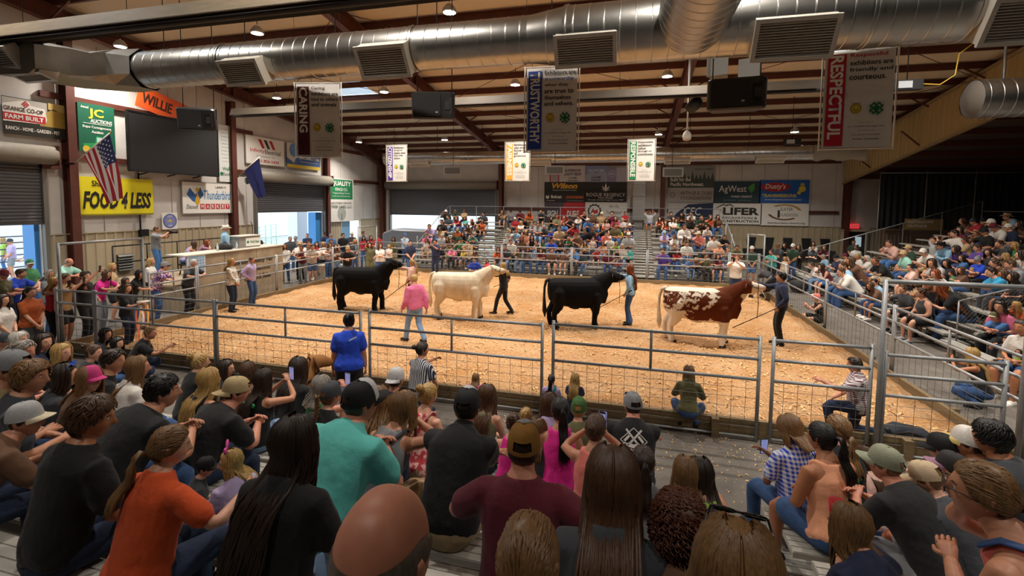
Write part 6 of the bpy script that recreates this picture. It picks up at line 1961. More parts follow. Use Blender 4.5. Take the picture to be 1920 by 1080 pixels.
m = MB(); pr = [(-1.9, .5), (1.9, .5), (1.9, 1.2), (1.2, 1.75), (-1.2, 1.8), (-1.9, 1.55)]; m.prism(pr, (0, .75, 0), (1, 0, 0), (0, 0, 1), 1.5); o = m.build('trailer_body', mat('trailer_grey', '6a6b70', rough=.4), t); o.modifiers.new('b', 'BEVEL').width = .08
for s in (-1, 1):
    MB().tube([(s * 1.1, -.82, .32), (s * 1.1, .8, .32)], .32, 16).build('wheel', DARKM, t)
# ================================================================== show steers
def sinfbm(p, s, seed=0):
    r = np.random.RandomState(seed); v = np.zeros(len(p)); a = 1.0
    for o in range(5):
        for _ in range(3):
            k = r.normal(size=3); k /= np.linalg.norm(k); v += a * np.sin(p @ k * s + r.rand() * 6.28 + 1.3 * np.sin(p @ np.roll(k, 1) * s * .7))
        s *= 1.9; a *= .6
    return v / 3
def steer_raw(headup=0.0, hturn=0.0):
    g = GB()
    X = V3(0, 1, 0); Z = V3(0, 0, 1)
    S = [(-1.0, 1.06, .1, .14), (-.96, 1.03, .23, .26), (-.82, 1.0, .31, .345), (-.55, .975, .335, .375), (-.2, .955, .35, .395), (.15, .945, .35, .41), (.42, .95, .325, .41), (.64, .965, .27, .38), (.78, .99, .2, .31), (.88, 1.0, .1, .18)]
    loft(g, [(V3(x, 0, z), X, Z, a, b) for x, z, a, b in S], 22, pw=2.5)
    hp = V3(1.06, -.0 + hturn * .1, 1.50 + headup)             # poll
    limb(g, [V3(.5, 0, 1.06), V3(.74, 0, 1.2), V3(.93, hturn * .05, 1.37 + headup * .7), hp + V3(-.02, 0, -.03)], [.34, .28, .21, .15], 16, flat=.72, side=V3(0, 0, 1))
    limb(g, [V3(.66, 0, .86), V3(.80, 0, .80), V3(.84, 0, .95)], [.2, .16, .14], 12)     # brisket
    fd = unit(V3(.98, hturn * .4, .02 + headup * .55))
    hd = [hp + fd * -.05, hp + fd * .06 - Z * .03, hp + fd * .18 - Z * .045, hp + fd * .29 - Z * .055, hp + fd * .36 - Z * .06]
    limb(g, hd, [.13, .135, .11, .09, .085], 14, flat=.82, side=Z)
    limb(g, [hp + fd * .02 - Z * .13, hp + fd * .2 - Z * .14], [.085, .06], 10)
    for s in (-1, 1):
        o = .05 * s
        limb(g, [V3(.5, .16 * s, .9), V3(.53, .215 * s, .68), V3(.54, .2 * s, .5), V3(.55 + o, .19 * s, .36), V3(.54 + o, .19 * s, .2), V3(.55 + o, .19 * s, .06)], [.2, .15, .105, .088, .085, .088], 12)
        o = -.06 * s
        limb(g, [V3(-.66, .17 * s, .98), V3(-.66, .21 * s, .78), V3(-.72 + o * .5, .21 * s, .6), V3(-.86 + o, .2 * s, .42), V3(-.85 + o, .2 * s, .24), V3(-.80 + o, .2 * s, .06)], [.25, .22, .155, .092, .085, .092], 12)
    limb(g, [V3(-.25, 0, .60), V3(-.12, 0, .545), V3(0, 0, .57)], [.08, .06, .07], 8)
    return g, hp, fd
def fur_mat(name, attr=False, c='17151a', rough=.75, bump=.5):
    m = mat(name, c, rough=rough, noise=.25 if not attr else 0, nscale=5, bump=bump, bscale=60, stretch=(1, 1, .45), spec=.15)
    if attr:
        nt = m.node_tree; a = nt.nodes.new('ShaderNodeAttribute'); a.attribute_name = 'col'
        nt.links.new(a.outputs['Color'], nt.nodes['Principled BSDF'].inputs['Base Color'])
    return m
def make_steer(label, pos, yaw, coat, headup, hturn, scale=1.0, xs=.87):
    SV = (scale * xs, scale, scale)
    t = thing('steer', label, 'steer', pos, yaw); t.scale = SV
    g, hp, fd = steer_raw(headup, hturn)
    mm = {'black': fur_mat('black_coat', c='0b0a0c', bump=.15), 'cream': fur_mat('cream_coat', c='f2e3c8', rough=.85, bump=.3), 'pied': fur_mat('pied_coat', True, 'ffffff', rough=.8, bump=.3)}[coat]
    PIECES['steer' + label] = dict(raw=g, extra=None, vox=.024, mats=lambda: [mm], name='body'); flush_pieces()
    me = PIECES['steer' + label]['mesh']
    co = np.empty(len(me.vertices) * 3, np.float32); me.vertices.foreach_get('co', co); P = co.reshape(-1, 3).astype(float)
    nr = np.empty(len(P) * 3, np.float32); me.vertices.foreach_get('normal', nr); nr = nr.reshape(-1, 3)
    fl = np.clip((.75 - P[:, 2]) / .4, 0, 1)
    P += nr * (sinfbm(P * np.array([1, 1, .5]), 60, 3) * (.0008 + .008 * fl))[:, None]
    me.vertices.foreach_set('co', P.astype(np.float32).ravel())
    if coat == 'pied':
        x, z = P[:, 0], P[:, 2]
        n = sinfbm(P, 6, 4); n2 = sinfbm(P, 42, 9)
        w = 1.5 * np.exp(-((x - .62) / .34) ** 4) * (z > .62) + .82 * np.exp(-((x + .1) / .36) ** 4) * (z > .55) * (z < 1.3) + .75 * np.exp(-((x + .8 - (1.15 - z) * .4) / .3) ** 2) * (z > .85) * (z < 1.27)
        hd = (P - hp) @ fd
        w = np.where((z > 1.3) & (x > .9), np.where(hd < .12, 1.1, -1.2), w)
        f = w + .36 * n + .2 * n2 - .6 - 1.6 * np.clip(.72 - z, 0, 1)
        br = np.array(lin('5f2c14')[:3]); wh = np.array(lin('eadcc8')[:3])
        c = np.where((f > 0)[:, None], br, wh); c = np.concatenate([c, np.ones((len(P), 1))], 1)
        at = me.color_attributes.new('col', 'FLOAT_COLOR', 'POINT'); at.data.foreach_set('color', c.astype(np.float32).ravel())
    ocol(inst('body', me, t), 'ffffff')
    cc = {'black': '0d0c0e', 'cream': 'f0dfc0', 'pied': '6b3014'}[coat]; em = mat('ear_' + coat, cc, rough=.8, bump=.4)
    up = V3(0, 0, 1); sd = unit(np.cross(fd, up))
    for s in (-1, 1):
        e = GB(); b = hp + sd * s * .12 - fd * .01 + up * .0
        limb(e, [b, b + sd * s * .08 - fd * .02 + up * .01, b + sd * s * .17 - fd * .05 - up * .02], [.035, .06, .03], 8, flat=.35, side=up)
        v, q, qm, tt, tm = e.arrays(); o = bpy.data.objects.new('ear', e.mesh('ear', [em])); link(o, t)
        m = MB(); c = hp + fd * .13 + sd * s * .1 + up * .0; m.lathe([(0, -.02), (.02, 0), (0, .02)], 8, c); m.build('eye', mat('steer_eye', '0c0a0a', rough=.15), t)
    nz = GB(); limb(nz, [hp + fd * .345 - up * .055, hp + fd * .40 - up * .06], [.076, .062], 10, flat=.85, side=up)
    o = bpy.data.objects.new('muzzle', nz.mesh('muzzle', [mat('muzzle_' + coat, {'black': '1b1a1c', 'cream': 'd8a898', 'pied': 'd8b0a0'}[coat], rough=.4)])); link(o, t)
    tl = GB(); limb(tl, [V3(-.95, 0, 1.30), V3(-1.05, 0, 1.27), V3(-1.1, .0, 1.1), V3(-1.11, 0, .85), V3(-1.1, 0, .62), V3(-1.09, 0, .45), V3(-1.08, 0, .3)], [.06, .05, .04, .038, .06, .075, .02], 10)
    o = bpy.data.objects.new('tail', tl.mesh('tail', [em if coat != 'pied' else mat('tail_white', 'e2d3bd', rough=.85, bump=.5)])); link(o, t)
    for s in (-1, 1):
        for x, y in ((.55 + .05 * s, .19), (-.79 - .06 * s, .2)):
            MB().lathe([(.085, 0), (.08, .05), (.065, .08)], 10, (x + .02, y * s, 0), sx=1.1).build('hoof', mat('hoof', '2a221d', rough=.5), t)
    h = MB()
    def ringp(c, a, b, r):
        h.tube([c + (sd * math.cos(q) * a + up * math.sin(q) * b) for q in np.linspace(0, 2 * math.pi, 17)], r, 5, cap=False)
    ringp(hp + fd * .27 - up * .06, .088, .1, .008)
    for s in (-1, 1): h.tube([hp + fd * .27 + sd * s * .088 - up * .06, hp + fd * .12 + sd * s * .122 - up * .03, hp - fd * .05 + sd * s * .1 + up * .1, hp - fd * .05 + up * .135], .007, 5)
    ch = hp + fd * .27 - up * .16
    h.tube([ch, ch + V3(.02, -.02, -.25), ch + V3(.0, -.04, -.62)], .009, 5)
    h.build('halter', mat('halter_leather', '2a1a12' if coat != 'pied' else '3a2418', rough=.5), t)
    M_ = np.array(Matrix.LocRotScale(Vector(pos), Matrix.Rotation(yaw, 3, 'Z'), Vector(SV)))
    return (M_ @ np.append(ch, 1))[:3]
CHIN = []
CHIN.append(make_steer('black steer furthest to the left in the ring, beside the pink jacket person', (-7.95, 12.6, .06), R_(8), 'black', .02, -.3))
CHIN.append(make_steer('cream white steer standing in the middle of the ring', (-4.72, 12.55, .06), R_(6), 'cream', -.02, .0, 1.0, .86))
CHIN.append(make_steer('black steer led by the red haired person in wide jeans', (-1.34, 12.55, .06), R_(16), 'black', -.06, .1, 1.0, .84))
CHIN.append(make_steer('brown and white patched steer at the right of the ring', (1.72, 11.95, .06), R_(-4), 'pied', .0, -.1, 1.0, .9))
# ================================================================== who sits and stands where
SKC = {}
def head_off(pose, sex, fat, twist, over):
    k = (pose, sex, fat, twist, str(over))
    if k not in SKC: SKC[k] = skeleton(pose, sex, fat, twist, 0, 0, over)['head']
    return SKC[k]
def solve_row(px, py, yaw, h, axis, rows, want):
    """rows: list of (coordinate, seat z). Returns (pos, scale, row) whose head centre is seen at (px, py), size nearest to want"""
    d = ray(px, py); best = None
    o = rz(yaw) @ h
    for i, (c, z) in enumerate(rows):
        oi = o[1] if axis == 'y' else o[0]; di = d[1] if axis == 'y' else d[0]
        # c + s*oi = t*di ; z + s*h2 = H + t*dz
        A = np.array([[oi, -di], [o[2], -d[2]]]); b = np.array([-c, CAM_H - z])
        if abs(np.linalg.det(A)) < 1e-6: continue
        s, t = np.linalg.solve(A, b)
        if t <= 0 or s <= .2: continue
        P = V3(d[0] * t - s * o[0], d[1] * t - s * o[1], z)
        sc = abs(math.log(s / want))
        if best is None or sc < best[0]: best = (sc, P, s, i)
    return best[1:]
def solve_ground(px, py, yaw, h, s, z=0.0):
    d = ray(px, py); o = rz(yaw) @ h * s
    t = (z + o[2] - CAM_H) / d[2]
    return V3(d[0] * t - o[0], d[1] * t - o[1], z)
FRONT_ROWS = [(FR_Y - FR_RUN * k + .02, FR_Z + FR_RISE * k + .005) for k in range(8)]
FAR_ROWS = [(FA_Y + FA_RUN * k, FA_Z + FA_RISE * k + .005) for k in range(10)]
RA_ROWS = [(RB_X + RB_RUN * k, RB_Z + RB_RISE * k + .005) for k in range(12)]
RB_ROWS = [(RB_X - .4 + RB_RUN * k, RB_Z + RB_RISE * k + .005) for k in range(7)]
ORD = ['first', 'second', 'third', 'fourth', 'fifth', 'sixth', 'seventh', 'eighth', 'ninth', 'tenth', 'eleventh', 'twelfth'] + [str(i) + 'th' for i in range(13, 60)]
CN = dict(bk='black', ch='charcoal', gy='grey', lg='light grey', wh='white', nv='navy', rb='royal blue', bl='blue', lb='light blue', tl='teal', tq='turquoise', gn='green', dg='dark green', ol='olive', lm='lime',
          rd='red', mr='maroon', pk='pink', hp='hot pink', ls='salmon', pc='peach', ro='rust', yl='yellow', pu='purple', lv='lavender', tn='tan', br='brown', cr='cream', mt='mint', dn='denim', dk='dark denim', ld='pale denim',
          kh='khaki', cm='camo', rs='rose red', oh='orange', pp='pale pink', mv='mauve')
CN['or'] = 'orange'
HN = dict(k='black', d='dark', b='brown', l='light brown', n='blond', g='grey', w='white', r='red', s='thinning grey', x='reddish brown')
TK = {'t': 'tee', 'k': 'tank', 'l': 'long', 'c': 'collar_tee', 'j': 'jacket', 'v': 'collar_long'}
TN = {'t': 'tee shirt', 'k': 'tank top', 'l': 'long sleeved top', 'c': 'polo shirt', 'j': 'jacket', 'v': 'collared shirt'}
HK = {'s': 'short', 'z': 'buzz', 'L': 'long', 'W': 'long_wavy', 'M': 'mid', 'B': 'bob', 'P': 'pony', 'U': 'bun', 'O': 'bald', 'C': 'curly', 'm': 'mop', 'X': 'long_xl', 'Q': 'pony_xl', 'V': 'mid_wavy', 'R': 'braid', 'K': 'clip'}
HKN = {'s': 'short %s hair', 'z': 'cropped %s hair', 'L': 'long %s hair', 'W': 'long wavy %s hair', 'M': 'shoulder length %s hair', 'B': '%s bob', 'P': '%s ponytail', 'U': '%s bun', 'O': 'bald head', 'C': 'curly %s hair', 'm': 'shaggy %s hair', 'X': 'very long %s hair', 'Q': 'long %s ponytail', 'V': 'wavy %s hair', 'R': '%s braid', 'K': 'clipped up %s hair'}
rc = random.Random(5)
USED = {}
PEND = []
def crowd(zone, ox, oy, sc, text_, lod=2, support='far', yaw=math.pi, group=None, poses=None, yawj=14):
    for line in text_.strip().replace('|', '\n').split('\n'):
        f = line.split()
        if not f: continue
        x, y = float(f[0]) / sc + ox, float(f[1]) / sc + oy
        sex = f[2]; top = f[3].split('.'); hair = f[4]; opts = f[5:]
        want = {'m': 1.0, 'f': .95, 'c': .70, 'b': .70}[sex]; bsex = {'m': 'm', 'f': 'f', 'c': 'f', 'b': 'm'}[sex]
        hat = None; pose = None; bot = None; py_ = yaw + R_(rc.uniform(-yawj, yawj)); skin = rc.choice('fffmmtf'); hy = rc.choice((-22, 0, 0, 18)); fat = rc.choice((1.0, 1.0, 1.0, 1.12)) if lod == 2 else 1.0
        for o in opts:
            k, v = o.split('=')
            if k == 'h': hat = tuple(v.split('.'))
            elif k == 'p': pose = v
            elif k == 'b': bot = v
            elif k == 'y': py_ = yaw + R_(float(v))
            elif k == 's': want = float(v)
            elif k == 'f': fat = float(v)
            elif k == 'k': skin = v
            elif k == 'hy': hy = float(v)
        stand = support in ('ground', 'deck')
        if pose is None: pose = rc.choice(poses or (('lap', 'knees', 'knees', 'fold', 'cross', 'chin', 'lap', 'phone') if not stand else ('scross', 'rail', 'sfront', 'stand')))
        if bot is None:
            bot = rc.choice(('pants.dn', 'pants.dn', 'pants.dk', 'pants.bk', 'short.dn', 'short.kh', 'pants.ld', 'short.bk'))
        tw = 0
        h = head_off(pose, bsex, fat, tw, None)
        row = None
        sup = 'ground' if POSES[pose]['b'] != 'sit' and support != 'deck' else support
        if sup == 'far': P, s, row = solve_row(x, y, py_, h, 'y', FAR_ROWS, want)
        elif sup == 'ra': P, s, row = solve_row(x, y, py_, h, 'x', RA_ROWS, want)
        elif sup == 'rb': P, s, row = solve_row(x, y, py_, h, 'x', RB_ROWS, want)
        elif sup == 'front': P, s, row = solve_row(x, y, py_, h, 'y', FRONT_ROWS, want)
        elif sup in ('deck', 'stool', 'chair'): s = want; P = solve_ground(x, y, py_, h, s, {'deck': .835, 'stool': 1.24, 'chair': 1.03}[sup])
        else: s = want; P = solve_ground(x, y, py_, h, s, 0.0)
        s = min(max(s, .55), 1.25)
        hk = HK[hair[0]]; hc = hair[1] if len(hair) > 1 else 'g'
        desc = 'person in %s %s' % (CN[top[1]], TN[top[0]])
        hd = (('%s cap' if hat[0].startswith('cap') else '%s cowboy hat') % CN.get(hat[1], 'pale')) if hat else (HKN[hair[0]] % HN[hc] if '%s' in HKN[hair[0]] else HKN[hair[0]])
        lab = '%s, %s' % (desc, hd)
        where = (ORD[row] + ' row, ' if row is not None else '') + zone
        PEND.append((lab, where, x, dict(pos=P, yaw=py_, pose=pose, sex=bsex, lod=lod, scale=s, fat=fat, top=(TK[top[0]], top[1]) + tuple(top[2:3]), bot=tuple(bot.split('.')), skin=skin,
                     hair=(hk, hc), hat=hat, head=(hy, 0), group=group, shoes=rc.choice(('bk', 'wh', 'br', 'gy')), row=row, zone=zone)))
def finish_labels():
    by = {}
    for i, (lab, where, x, kw) in enumerate(PEND): by.setdefault((lab, where), []).append(i)
    for (lab, where), ids in by.items():
        ids.sort(key=lambda i: PEND[i][2])
        for n, i in enumerate(ids):
            full = '%s, %s' % (lab, where)
            if len(ids) > 1: full += ', %s from left' % ORD[n]
            w = full.split()
            if len(w) > 16: full = full.replace(' tee shirt', ' tee').replace(' long sleeved top', ' sleeved top').replace('shoulder length ', 'mid ')
            kw = PEND[i][3]; kw.pop('row'); kw.pop('zone')
            PEND[i][3]['label'] = full
    for p in PEND: person(p[3].pop('label'), p[3].pop('pos'), **p[3])

# ---- far bleacher
G_ = 'spectators on the far bleacher'
crowd('far left seats', 780, 380, 7.2, '''405 125 m t.bk sd h=cap.wh|530 120 m t.dg sb h=cap.ol|650 115 m t.tn sd h=cap.br|910 155 m t.ch sk|845 225 m t.bk sd|545 215 f t.rd Lb|662 215 f t.tl Lb|755 245 f k.bk Lr|895 245 f k.or Md
430 195 m t.ch sd|345 260 m t.bk sd|180 325 m t.lv sb|325 350 f t.tn Ld|700 325 f t.br Ld|825 345 f k.bk Wn|560 375 f t.or Ln|350 450 m t.lg zw|510 430 m t.dg sb|630 425 f t.bk Ld|755 450 m t.gn sb|605 505 m t.gn sb h=cap.dg|765 500 m t.ch sd h=cap.nv
425 495 f t.br Lb|140 445 m t.pk sd|150 515 f t.wh Lb|505 560 f t.gn Lb|690 540 m t.tn sd|580 640 f k.bk Ld|650 640 c t.yl Ln|720 640 m t.tn sb|795 660 f t.br Ld|335 620 f t.bk Ld|480 625 m t.pk sb|430 715 c t.gn Ln''', group=G_)
crowd('far middle seats', 780, 380, 7.2, '''1165 125 f t.tn Lb|1280 120 m t.gy sd h=cap.bk|1400 125 m t.mr sb h=cap.bk|1530 140 f t.or Lr|1335 225 m t.rd sb h=cowboy.wh|1470 240 f t.bk Lb|1415 270 f t.wh Ln|1575 290 m t.gy sb|1265 390 c t.wh Bn|1355 390 m t.lb sb h=cap.ro
1480 405 f k.pc Lb h=cowboy.tn|1245 450 m t.lg sd h=cap.gy|1425 490 f t.br Lr|1565 470 f k.bk Ld|1280 530 m t.wh sb|1200 595 m t.ch sd|1110 640 f t.or Lb|1215 650 m t.wh sb|1390 640 f t.ol Ld|1500 640 f t.gy Lb''', group=G_)
crowd('far middle seats', 1000, 380, 7.2, '''105 120 f t.bk Ud|240 215 f t.bk Lb|320 185 m t.ol sb|415 200 f k.rd Ub|490 215 m t.bk sd h=cap.bk|570 160 m t.bk sd|605 200 m l.wh sd|690 135 m k.bk sd|800 150 m t.br sb|925 155 m t.tn sb h=cap.cr|1065 150 m t.mr sd|1240 145 m t.rd sd
60 300 m t.gy sb|145 330 m t.ch sk h=cap.gy|410 290 m t.bl sb|545 305 f t.rd Ld|735 245 m t.bl sb h=cowboy.wh|860 250 f k.wh Ld|985 245 f t.pp Ld|1110 215 f t.rd.hstripe Lb|1205 230 m t.lg zg|350 350 m t.tn sd|240 400 b t.rb sn|445 420 m t.bk sd|695 400 m t.nv zb|800 360 m t.bk sb
940 355 m t.bk sb h=cap.oh|1140 360 m t.yl sb|1110 315 m t.ol sb|1300 310 m t.nv sb h=cap.wh|1275 380 m t.bk sb|850 430 f t.pu Lb|985 430 m t.ls sb|580 440 m t.br sb h=cap.br|1285 440 m t.lg sb h=cowboy.wh|475 490 f t.gn Bn|805 490 f k.wh Ub|1035 485 m t.wh sd h=cap.wh|245 530 m t.rb sb|130 530 f t.gn Lb
45 540 f k.bk Ud|360 550 f t.bk Ld|700 545 f t.tn Lb|940 560 f t.pc Lb|1200 590 f t.wh Bw|1120 555 c t.lm Ln|100 650 f t.mr Ld|250 645 m t.br sb|540 640 m t.bl sd|410 680 m t.br sd|640 670 m t.ch sb|850 645 f t.rd Ub|1000 670 f t.mr Pb|1130 640 f k.bk Lb|1280 625 m j.tl sb h=cap.bk|235 725 f t.pp Ln|350 720 f t.bk Ld|1010 785 f t.pk Ub|1160 790 f t.rd Lr|690 745 m t.gy zg|1575 140 m t.lg sd p=raise b=short.dn''', group=G_)
crowd('far right seats', 1200, 380, 7.2, '''265 220 f k.or Ld|350 270 f k.or Lb|420 155 m t.ch sk|450 220 f t.wh Ld|490 245 f t.gn Lb|565 165 f t.br Ld|690 150 m t.wh sd|690 230 f t.bk Lb|830 200 m t.dg sd|945 195 f t.or Lb|1050 195 f t.br Ld|600 330 m l.wh sb|750 345 m t.gy sb|850 300 f t.bk Lb|915 350 f t.wh Pb
330 410 m t.lv sd h=cap.lb|395 405 b t.bl sd|465 460 f t.wh Pb|610 475 f t.tn Lb h=cowboy.wh|790 430 m t.ls sb h=cowboy.cr|1000 480 m t.wh sd|1145 470 m c.bk sk|635 560 m t.wh sk|465 595 f t.bk Ub|1075 590 m t.pc sb h=cowboy.tn|1310 610 m t.ol sd|310 655 m t.pu sb|500 660 f t.rd Lb|890 720 m t.ol sb|690 775 m t.bl zb|755 770 f t.br Ln|1080 795 m t.lv sb|860 655 m t.bk sd|1050 730 f t.mr Ld''', group=G_)
# ---- standing behind the far corners
crowd('standing at the far right corner', 1200, 380, 7.2, '''1300 745 m t.wh sr p=sphone b=pants.dk|1510 625 m t.dg sb h=cap.wh p=sfront b=short.bl''', support='ground')
crowd('standing by the left far corner', 520, 400, 6.857, '''165 330 m t.ch sg|235 325 m t.gy sb h=cap.gy|385 285 m t.nv zb|100 430 f l.wh Lb p=sfront b=pants.dn|295 395 m t.wh sb h=cap.tn|310 450 f k.mr Ub p=rail b=pants.gy|400 390 m t.br sb|455 435 m t.tn.plaid sb p=rail|505 400 f t.rd Ld
590 400 f t.wh Mn|670 415 f l.pp Lb p=rail|690 365 m t.br sb|610 270 m t.nv sd h=cap.bk|690 290 m t.bl sb h=cap.gy|845 285 m t.bk sk|960 275 m t.ch sb h=cowboy.wh|1105 255 m t.gy sb|1000 360 f t.ch Ln|995 425 c t.ls Ld s=.8 p=rail|905 460 m t.bk sd h=cap.tn p=rail|1110 320 f t.rd Lk|1200 315 f t.rd Lb|1290 295 m t.rd sd h=cap.mr
1190 410 f t.ol Ld p=arm_up b=short.ol|1320 420 f t.wh Lb|1435 425 c t.wh Ln s=.8|1495 335 f t.ol Ld|1640 285 m v.lb.plaid sd h=cap.bl p=scross b=pants.dn|1710 380 m t.nv sd p=sfront b=pants.dn|750 430 f t.br Ld p=rail''', support='ground', yaw=math.pi + R_(40), group='people standing round the far left corner')
crowd('by far left bleacher foot', 780, 380, 7.2, '''260 530 m t.nv sd p=sphone b=pants.nv|790 775 m t.rb sd p=floor b=short.wh|960 790 c t.rs Ld p=stand s=.62''', support='ground')
crowd('standing by the right far corner', 1420, 420, 7.2, '''280 300 m t.ch sb h=cap.br p=scross|185 385 f t.tl Ub|365 290 f t.bk Ld|480 305 m t.dg sb h=cap.wh p=sfront|555 315 f t.bk Ld|755 270 f t.wh Ld|750 325 f c.ch Pb p=scross b=pants.kh|905 325 f t.mr Lb|370 470 c k.cr Bn s=.72 p=stand b=pants.cr|1300 250 m t.dg sb|1335 320 f t.wh Ub|1630 175 f l.or Xn p=sclap b=pants.bk''', support='ground', yaw=math.pi - R_(40), group='people standing round the far right corner')
# ---- right bleachers
GR = 'spectators on the right bleachers'
kw = dict(support='ra', yaw=math.pi / 2, group=GR)
crowd('tall right bleacher', 1420, 420, 7.2, '''735 560 f t.wh.plaid Pb|865 580 f k.mr Ld b=short.bl p=chin|890 445 m t.lb zg|1060 460 m t.nv sd h=cap.bk b=short.lg|1180 435 m t.rd sb h=cap.mr|1475 465 f t.wh Bw|1350 445 f t.wh Pn|1590 500 f t.bk Ub b=short.cr|1150 565 m t.lb sb|1130 650 m t.wh sb|1310 590 f t.tn Ld|1420 660 b t.rd sn s=.68|1580 790 m t.lb sk b=pants.dn p=lap|1255 495 f t.br Lb|1520 840 c t.br Lb|1200 520 f t.pc Ln''', **kw)
crowd('tall right bleacher', 1640, 390, 6.171, '''165 415 m t.pp sb b=pants.bl|240 525 c t.wh Bn|330 535 m c.mt sb h=cap.tn b=pants.dn|390 465 m t.dg sb h=cap.tn|560 515 m t.wh sb h=cap.wh|690 375 m t.lg sd p=raise|765 440 m v.lb sd h=cowboy.bk b=pants.dn|925 300 m t.wh sd|985 255 f t.mr Ld|1015 155 f t.br Bb|1140 160 m t.rd sd h=cap.ch|1260 155 m t.bk sd h=cap.bk|1045 375 f l.tn Ub|1270 280 m t.bk sd h=cap.bk f=1.25
1375 225 m t.wh sd h=cap.mr|1345 175 m t.gy sb h=cap.wh|1530 105 m t.lb sb h=cowboy.tn|1510 185 f t.tn Bn|1545 225 m t.nv sd h=cap.wh f=1.15 b=short.gy|1670 190 f t.br Ld|1190 465 m t.pu sb|1310 515 f k.ch Ld|1010 580 f t.bl Ld|1190 605 m t.rb sd h=cap.gy|830 640 f t.bk Lk|410 690 f t.pp Ud p=clap|700 765 f t.wh Br|1510 560 f t.br Bn|1690 545 f t.wh Bd|1385 640 f t.br Ub|1570 655 m t.gy sb
1345 745 m t.tq sd f=1.1 b=pants.ch p=fold|480 870 f t.tn Ld|630 895 m t.bk sd|760 915 f t.bk Wr|325 940 f t.ch Ub b=short.bk|535 985 f k.ch Ub f=1.25 b=short.bk k=f p=lap y=5|820 960 f t.ol Ln|1000 720 f t.br Lb|580 600 b t.pc sb|880 760 b t.gn sd|1440 420 m t.ch sb|1620 440 f t.gn Ln|1130 720 c t.pc Ln|940 480 f t.pu Ld|1480 770 f t.gy Lb|1600 800 f t.ch Ld|660 640 f t.lg Bd''', **kw)
crowd('nearer right bleacher', 1600, 520, 5.4, '''1425 400 m t.bl sb h=cap.ol.cr b=pants.dk p=fold f=1.15 k=r|1480 300 c t.pk Bd|1650 290 f t.ro Wn|1705 510 f t.wh Pd|1560 640 m t.nv sd|1690 760 f t.lm Ld''', support='rb', yaw=math.pi / 2 + R_(10), group=GR, lod=1)
crowd('beside the right fence', 1420, 420, 7.2, '''1100 690 b t.gy sd s=.66 p=stand b=short.gy h=cap.nv''', support='ground', yaw=R_(120))
crowd('on the concrete by the right fence', 1280, 360, 3.0, '''755 595 f k.bk Ub h=cap.ls p=floor_clap b=short.bk''', support='ground', yaw=R_(90), lod=1)
crowd('squatting at right behind gate', 1600, 520, 5.4, '''1195 780 f k.bk Wn p=squat_film b=pants.dn k=t''', support='ground', yaw=R_(70), lod=1)
# ---- left side
crowd('left of the tall frame', 0, 430, 5.4, '''40 460 m t.ol sb h=cap.mr p=scross b=pants.dk k=r|300 350 m t.gn sb h=cap.gn.wh p=sfront|215 450 m t.rb sd p=rail|500 455 f t.gy Bg p=sfront|310 640 f t.ro Pd p=sfront b=pants.ch f=1.1|25 720 f t.wh Ld p=sfront b=pants.bk|545 535 f k.rd Mn p=sphone b=pants.bk|650 500 m t.tn sb p=sphone''', support='ground', yaw=R_(-70), lod=1, group='people standing left of the ring')
crowd('behind the left ring fence', 0, 430, 5.4, '''700 335 m t.mt Os p=rail b=pants.dn f=1.1 k=r|865 475 m t.bk sd p=arm_up b=pants.bk|1080 460 f t.hp Lb p=rail b=pants.gy|1135 385 f t.tn Bn p=sfront|1270 530 c t.bk Ld p=stand s=.8|1415 460 f t.bk Ld p=rail|1530 330 f t.wh Bn p=sfront|1665 375 m t.pu.floral sb h=cap.gy.bk p=rail b=pants.dn''', support='ground', yaw=R_(-60), lod=1, group='people behind the left fence')
crowd('at the left ring fence', 280, 380, 6.171, '''512 700 m t.ch zw p=rail b=pants.bk''', support='ground', yaw=R_(-80), lod=1)
crowd('in the ring corner holding ribbons', 0, 430, 5.4, '''1290 600 f t.bk Mb p=sclap b=pants.dk s=.86''', support='ground', yaw=R_(-75), lod=1)
crowd('standing on the announcer stand', 280, 380, 6.171, '''85 310 m t.gy zb p=sphone b=pants.bl s=.98|885 305 m v.lb sg h=cowboy.wh p=sfront b=pants.dn''', support='deck', yaw=R_(-55), lod=1)
crowd('behind the announcer counter', 280, 380, 6.171, '''525 480 f k.lv Lb p=fold|672 465 f t.mv Mr p=chin''', support='stool', yaw=R_(-50), lod=1)
crowd('at the podium end of the announcer counter', 280, 380, 6.171, '''1285 475 m t.bk sd h=cap.bk p=lap''', support='chair', yaw=R_(-50), lod=1)
crowd('outside the left roll-up door', 0, 430, 5.4, '''25 110 f t.lm Ln p=stand b=pants.bl|100 125 m t.lv sb h=cap.ch p=sfront b=short.gy|290 185 m t.oh sg p=scross b=pants.ch''', support='ground', yaw=R_(160), lod=2)
# ---- ring
def ring_person(label, px, py, feet, yaw, pose, want=None, lod=1, z=.1, **kw):
    sex = kw.get('sex', 'm'); fat = kw.get('fat', 1.0); h = head_off(pose, sex, fat, 0, kw.get('over'))
    fp = on_z(px, feet, z); dist = math.hypot(fp[0], fp[1])
    d = ray(px, py); t = dist / math.hypot(d[0], d[1]); zt = CAM_H + t * d[2]
    s = (zt - z) / h[2]
    o = rz(yaw) @ h * s
    P = V3(d[0] * t - o[0], d[1] * t - o[1], z - .02)
    return person(label, P, yaw, pose, scale=min(max(s, .5), 1.25), lod=lod, **kw)
RP = {}
RP['h1'] = ring_person('person with long blond ponytail leading the leftmost black steer', 772, 492, 578, R_(80), 'lead', sex='f', top=('long', 'pp'), bot=('pants', 'dk'), hair=('pony_xl', 'n'), skin='f')
RP['judge'] = ring_person('person in bright pink jacket and pale jeans walking across the ring', 776, 522, 640, R_(60), 'walk', sex='m', top=('jacket', 'pk'), bot=('pants', 'ld'), hair=('buzz', 'n'), skin='m', head=(25, -4), fat=1.12, shoes='bk')
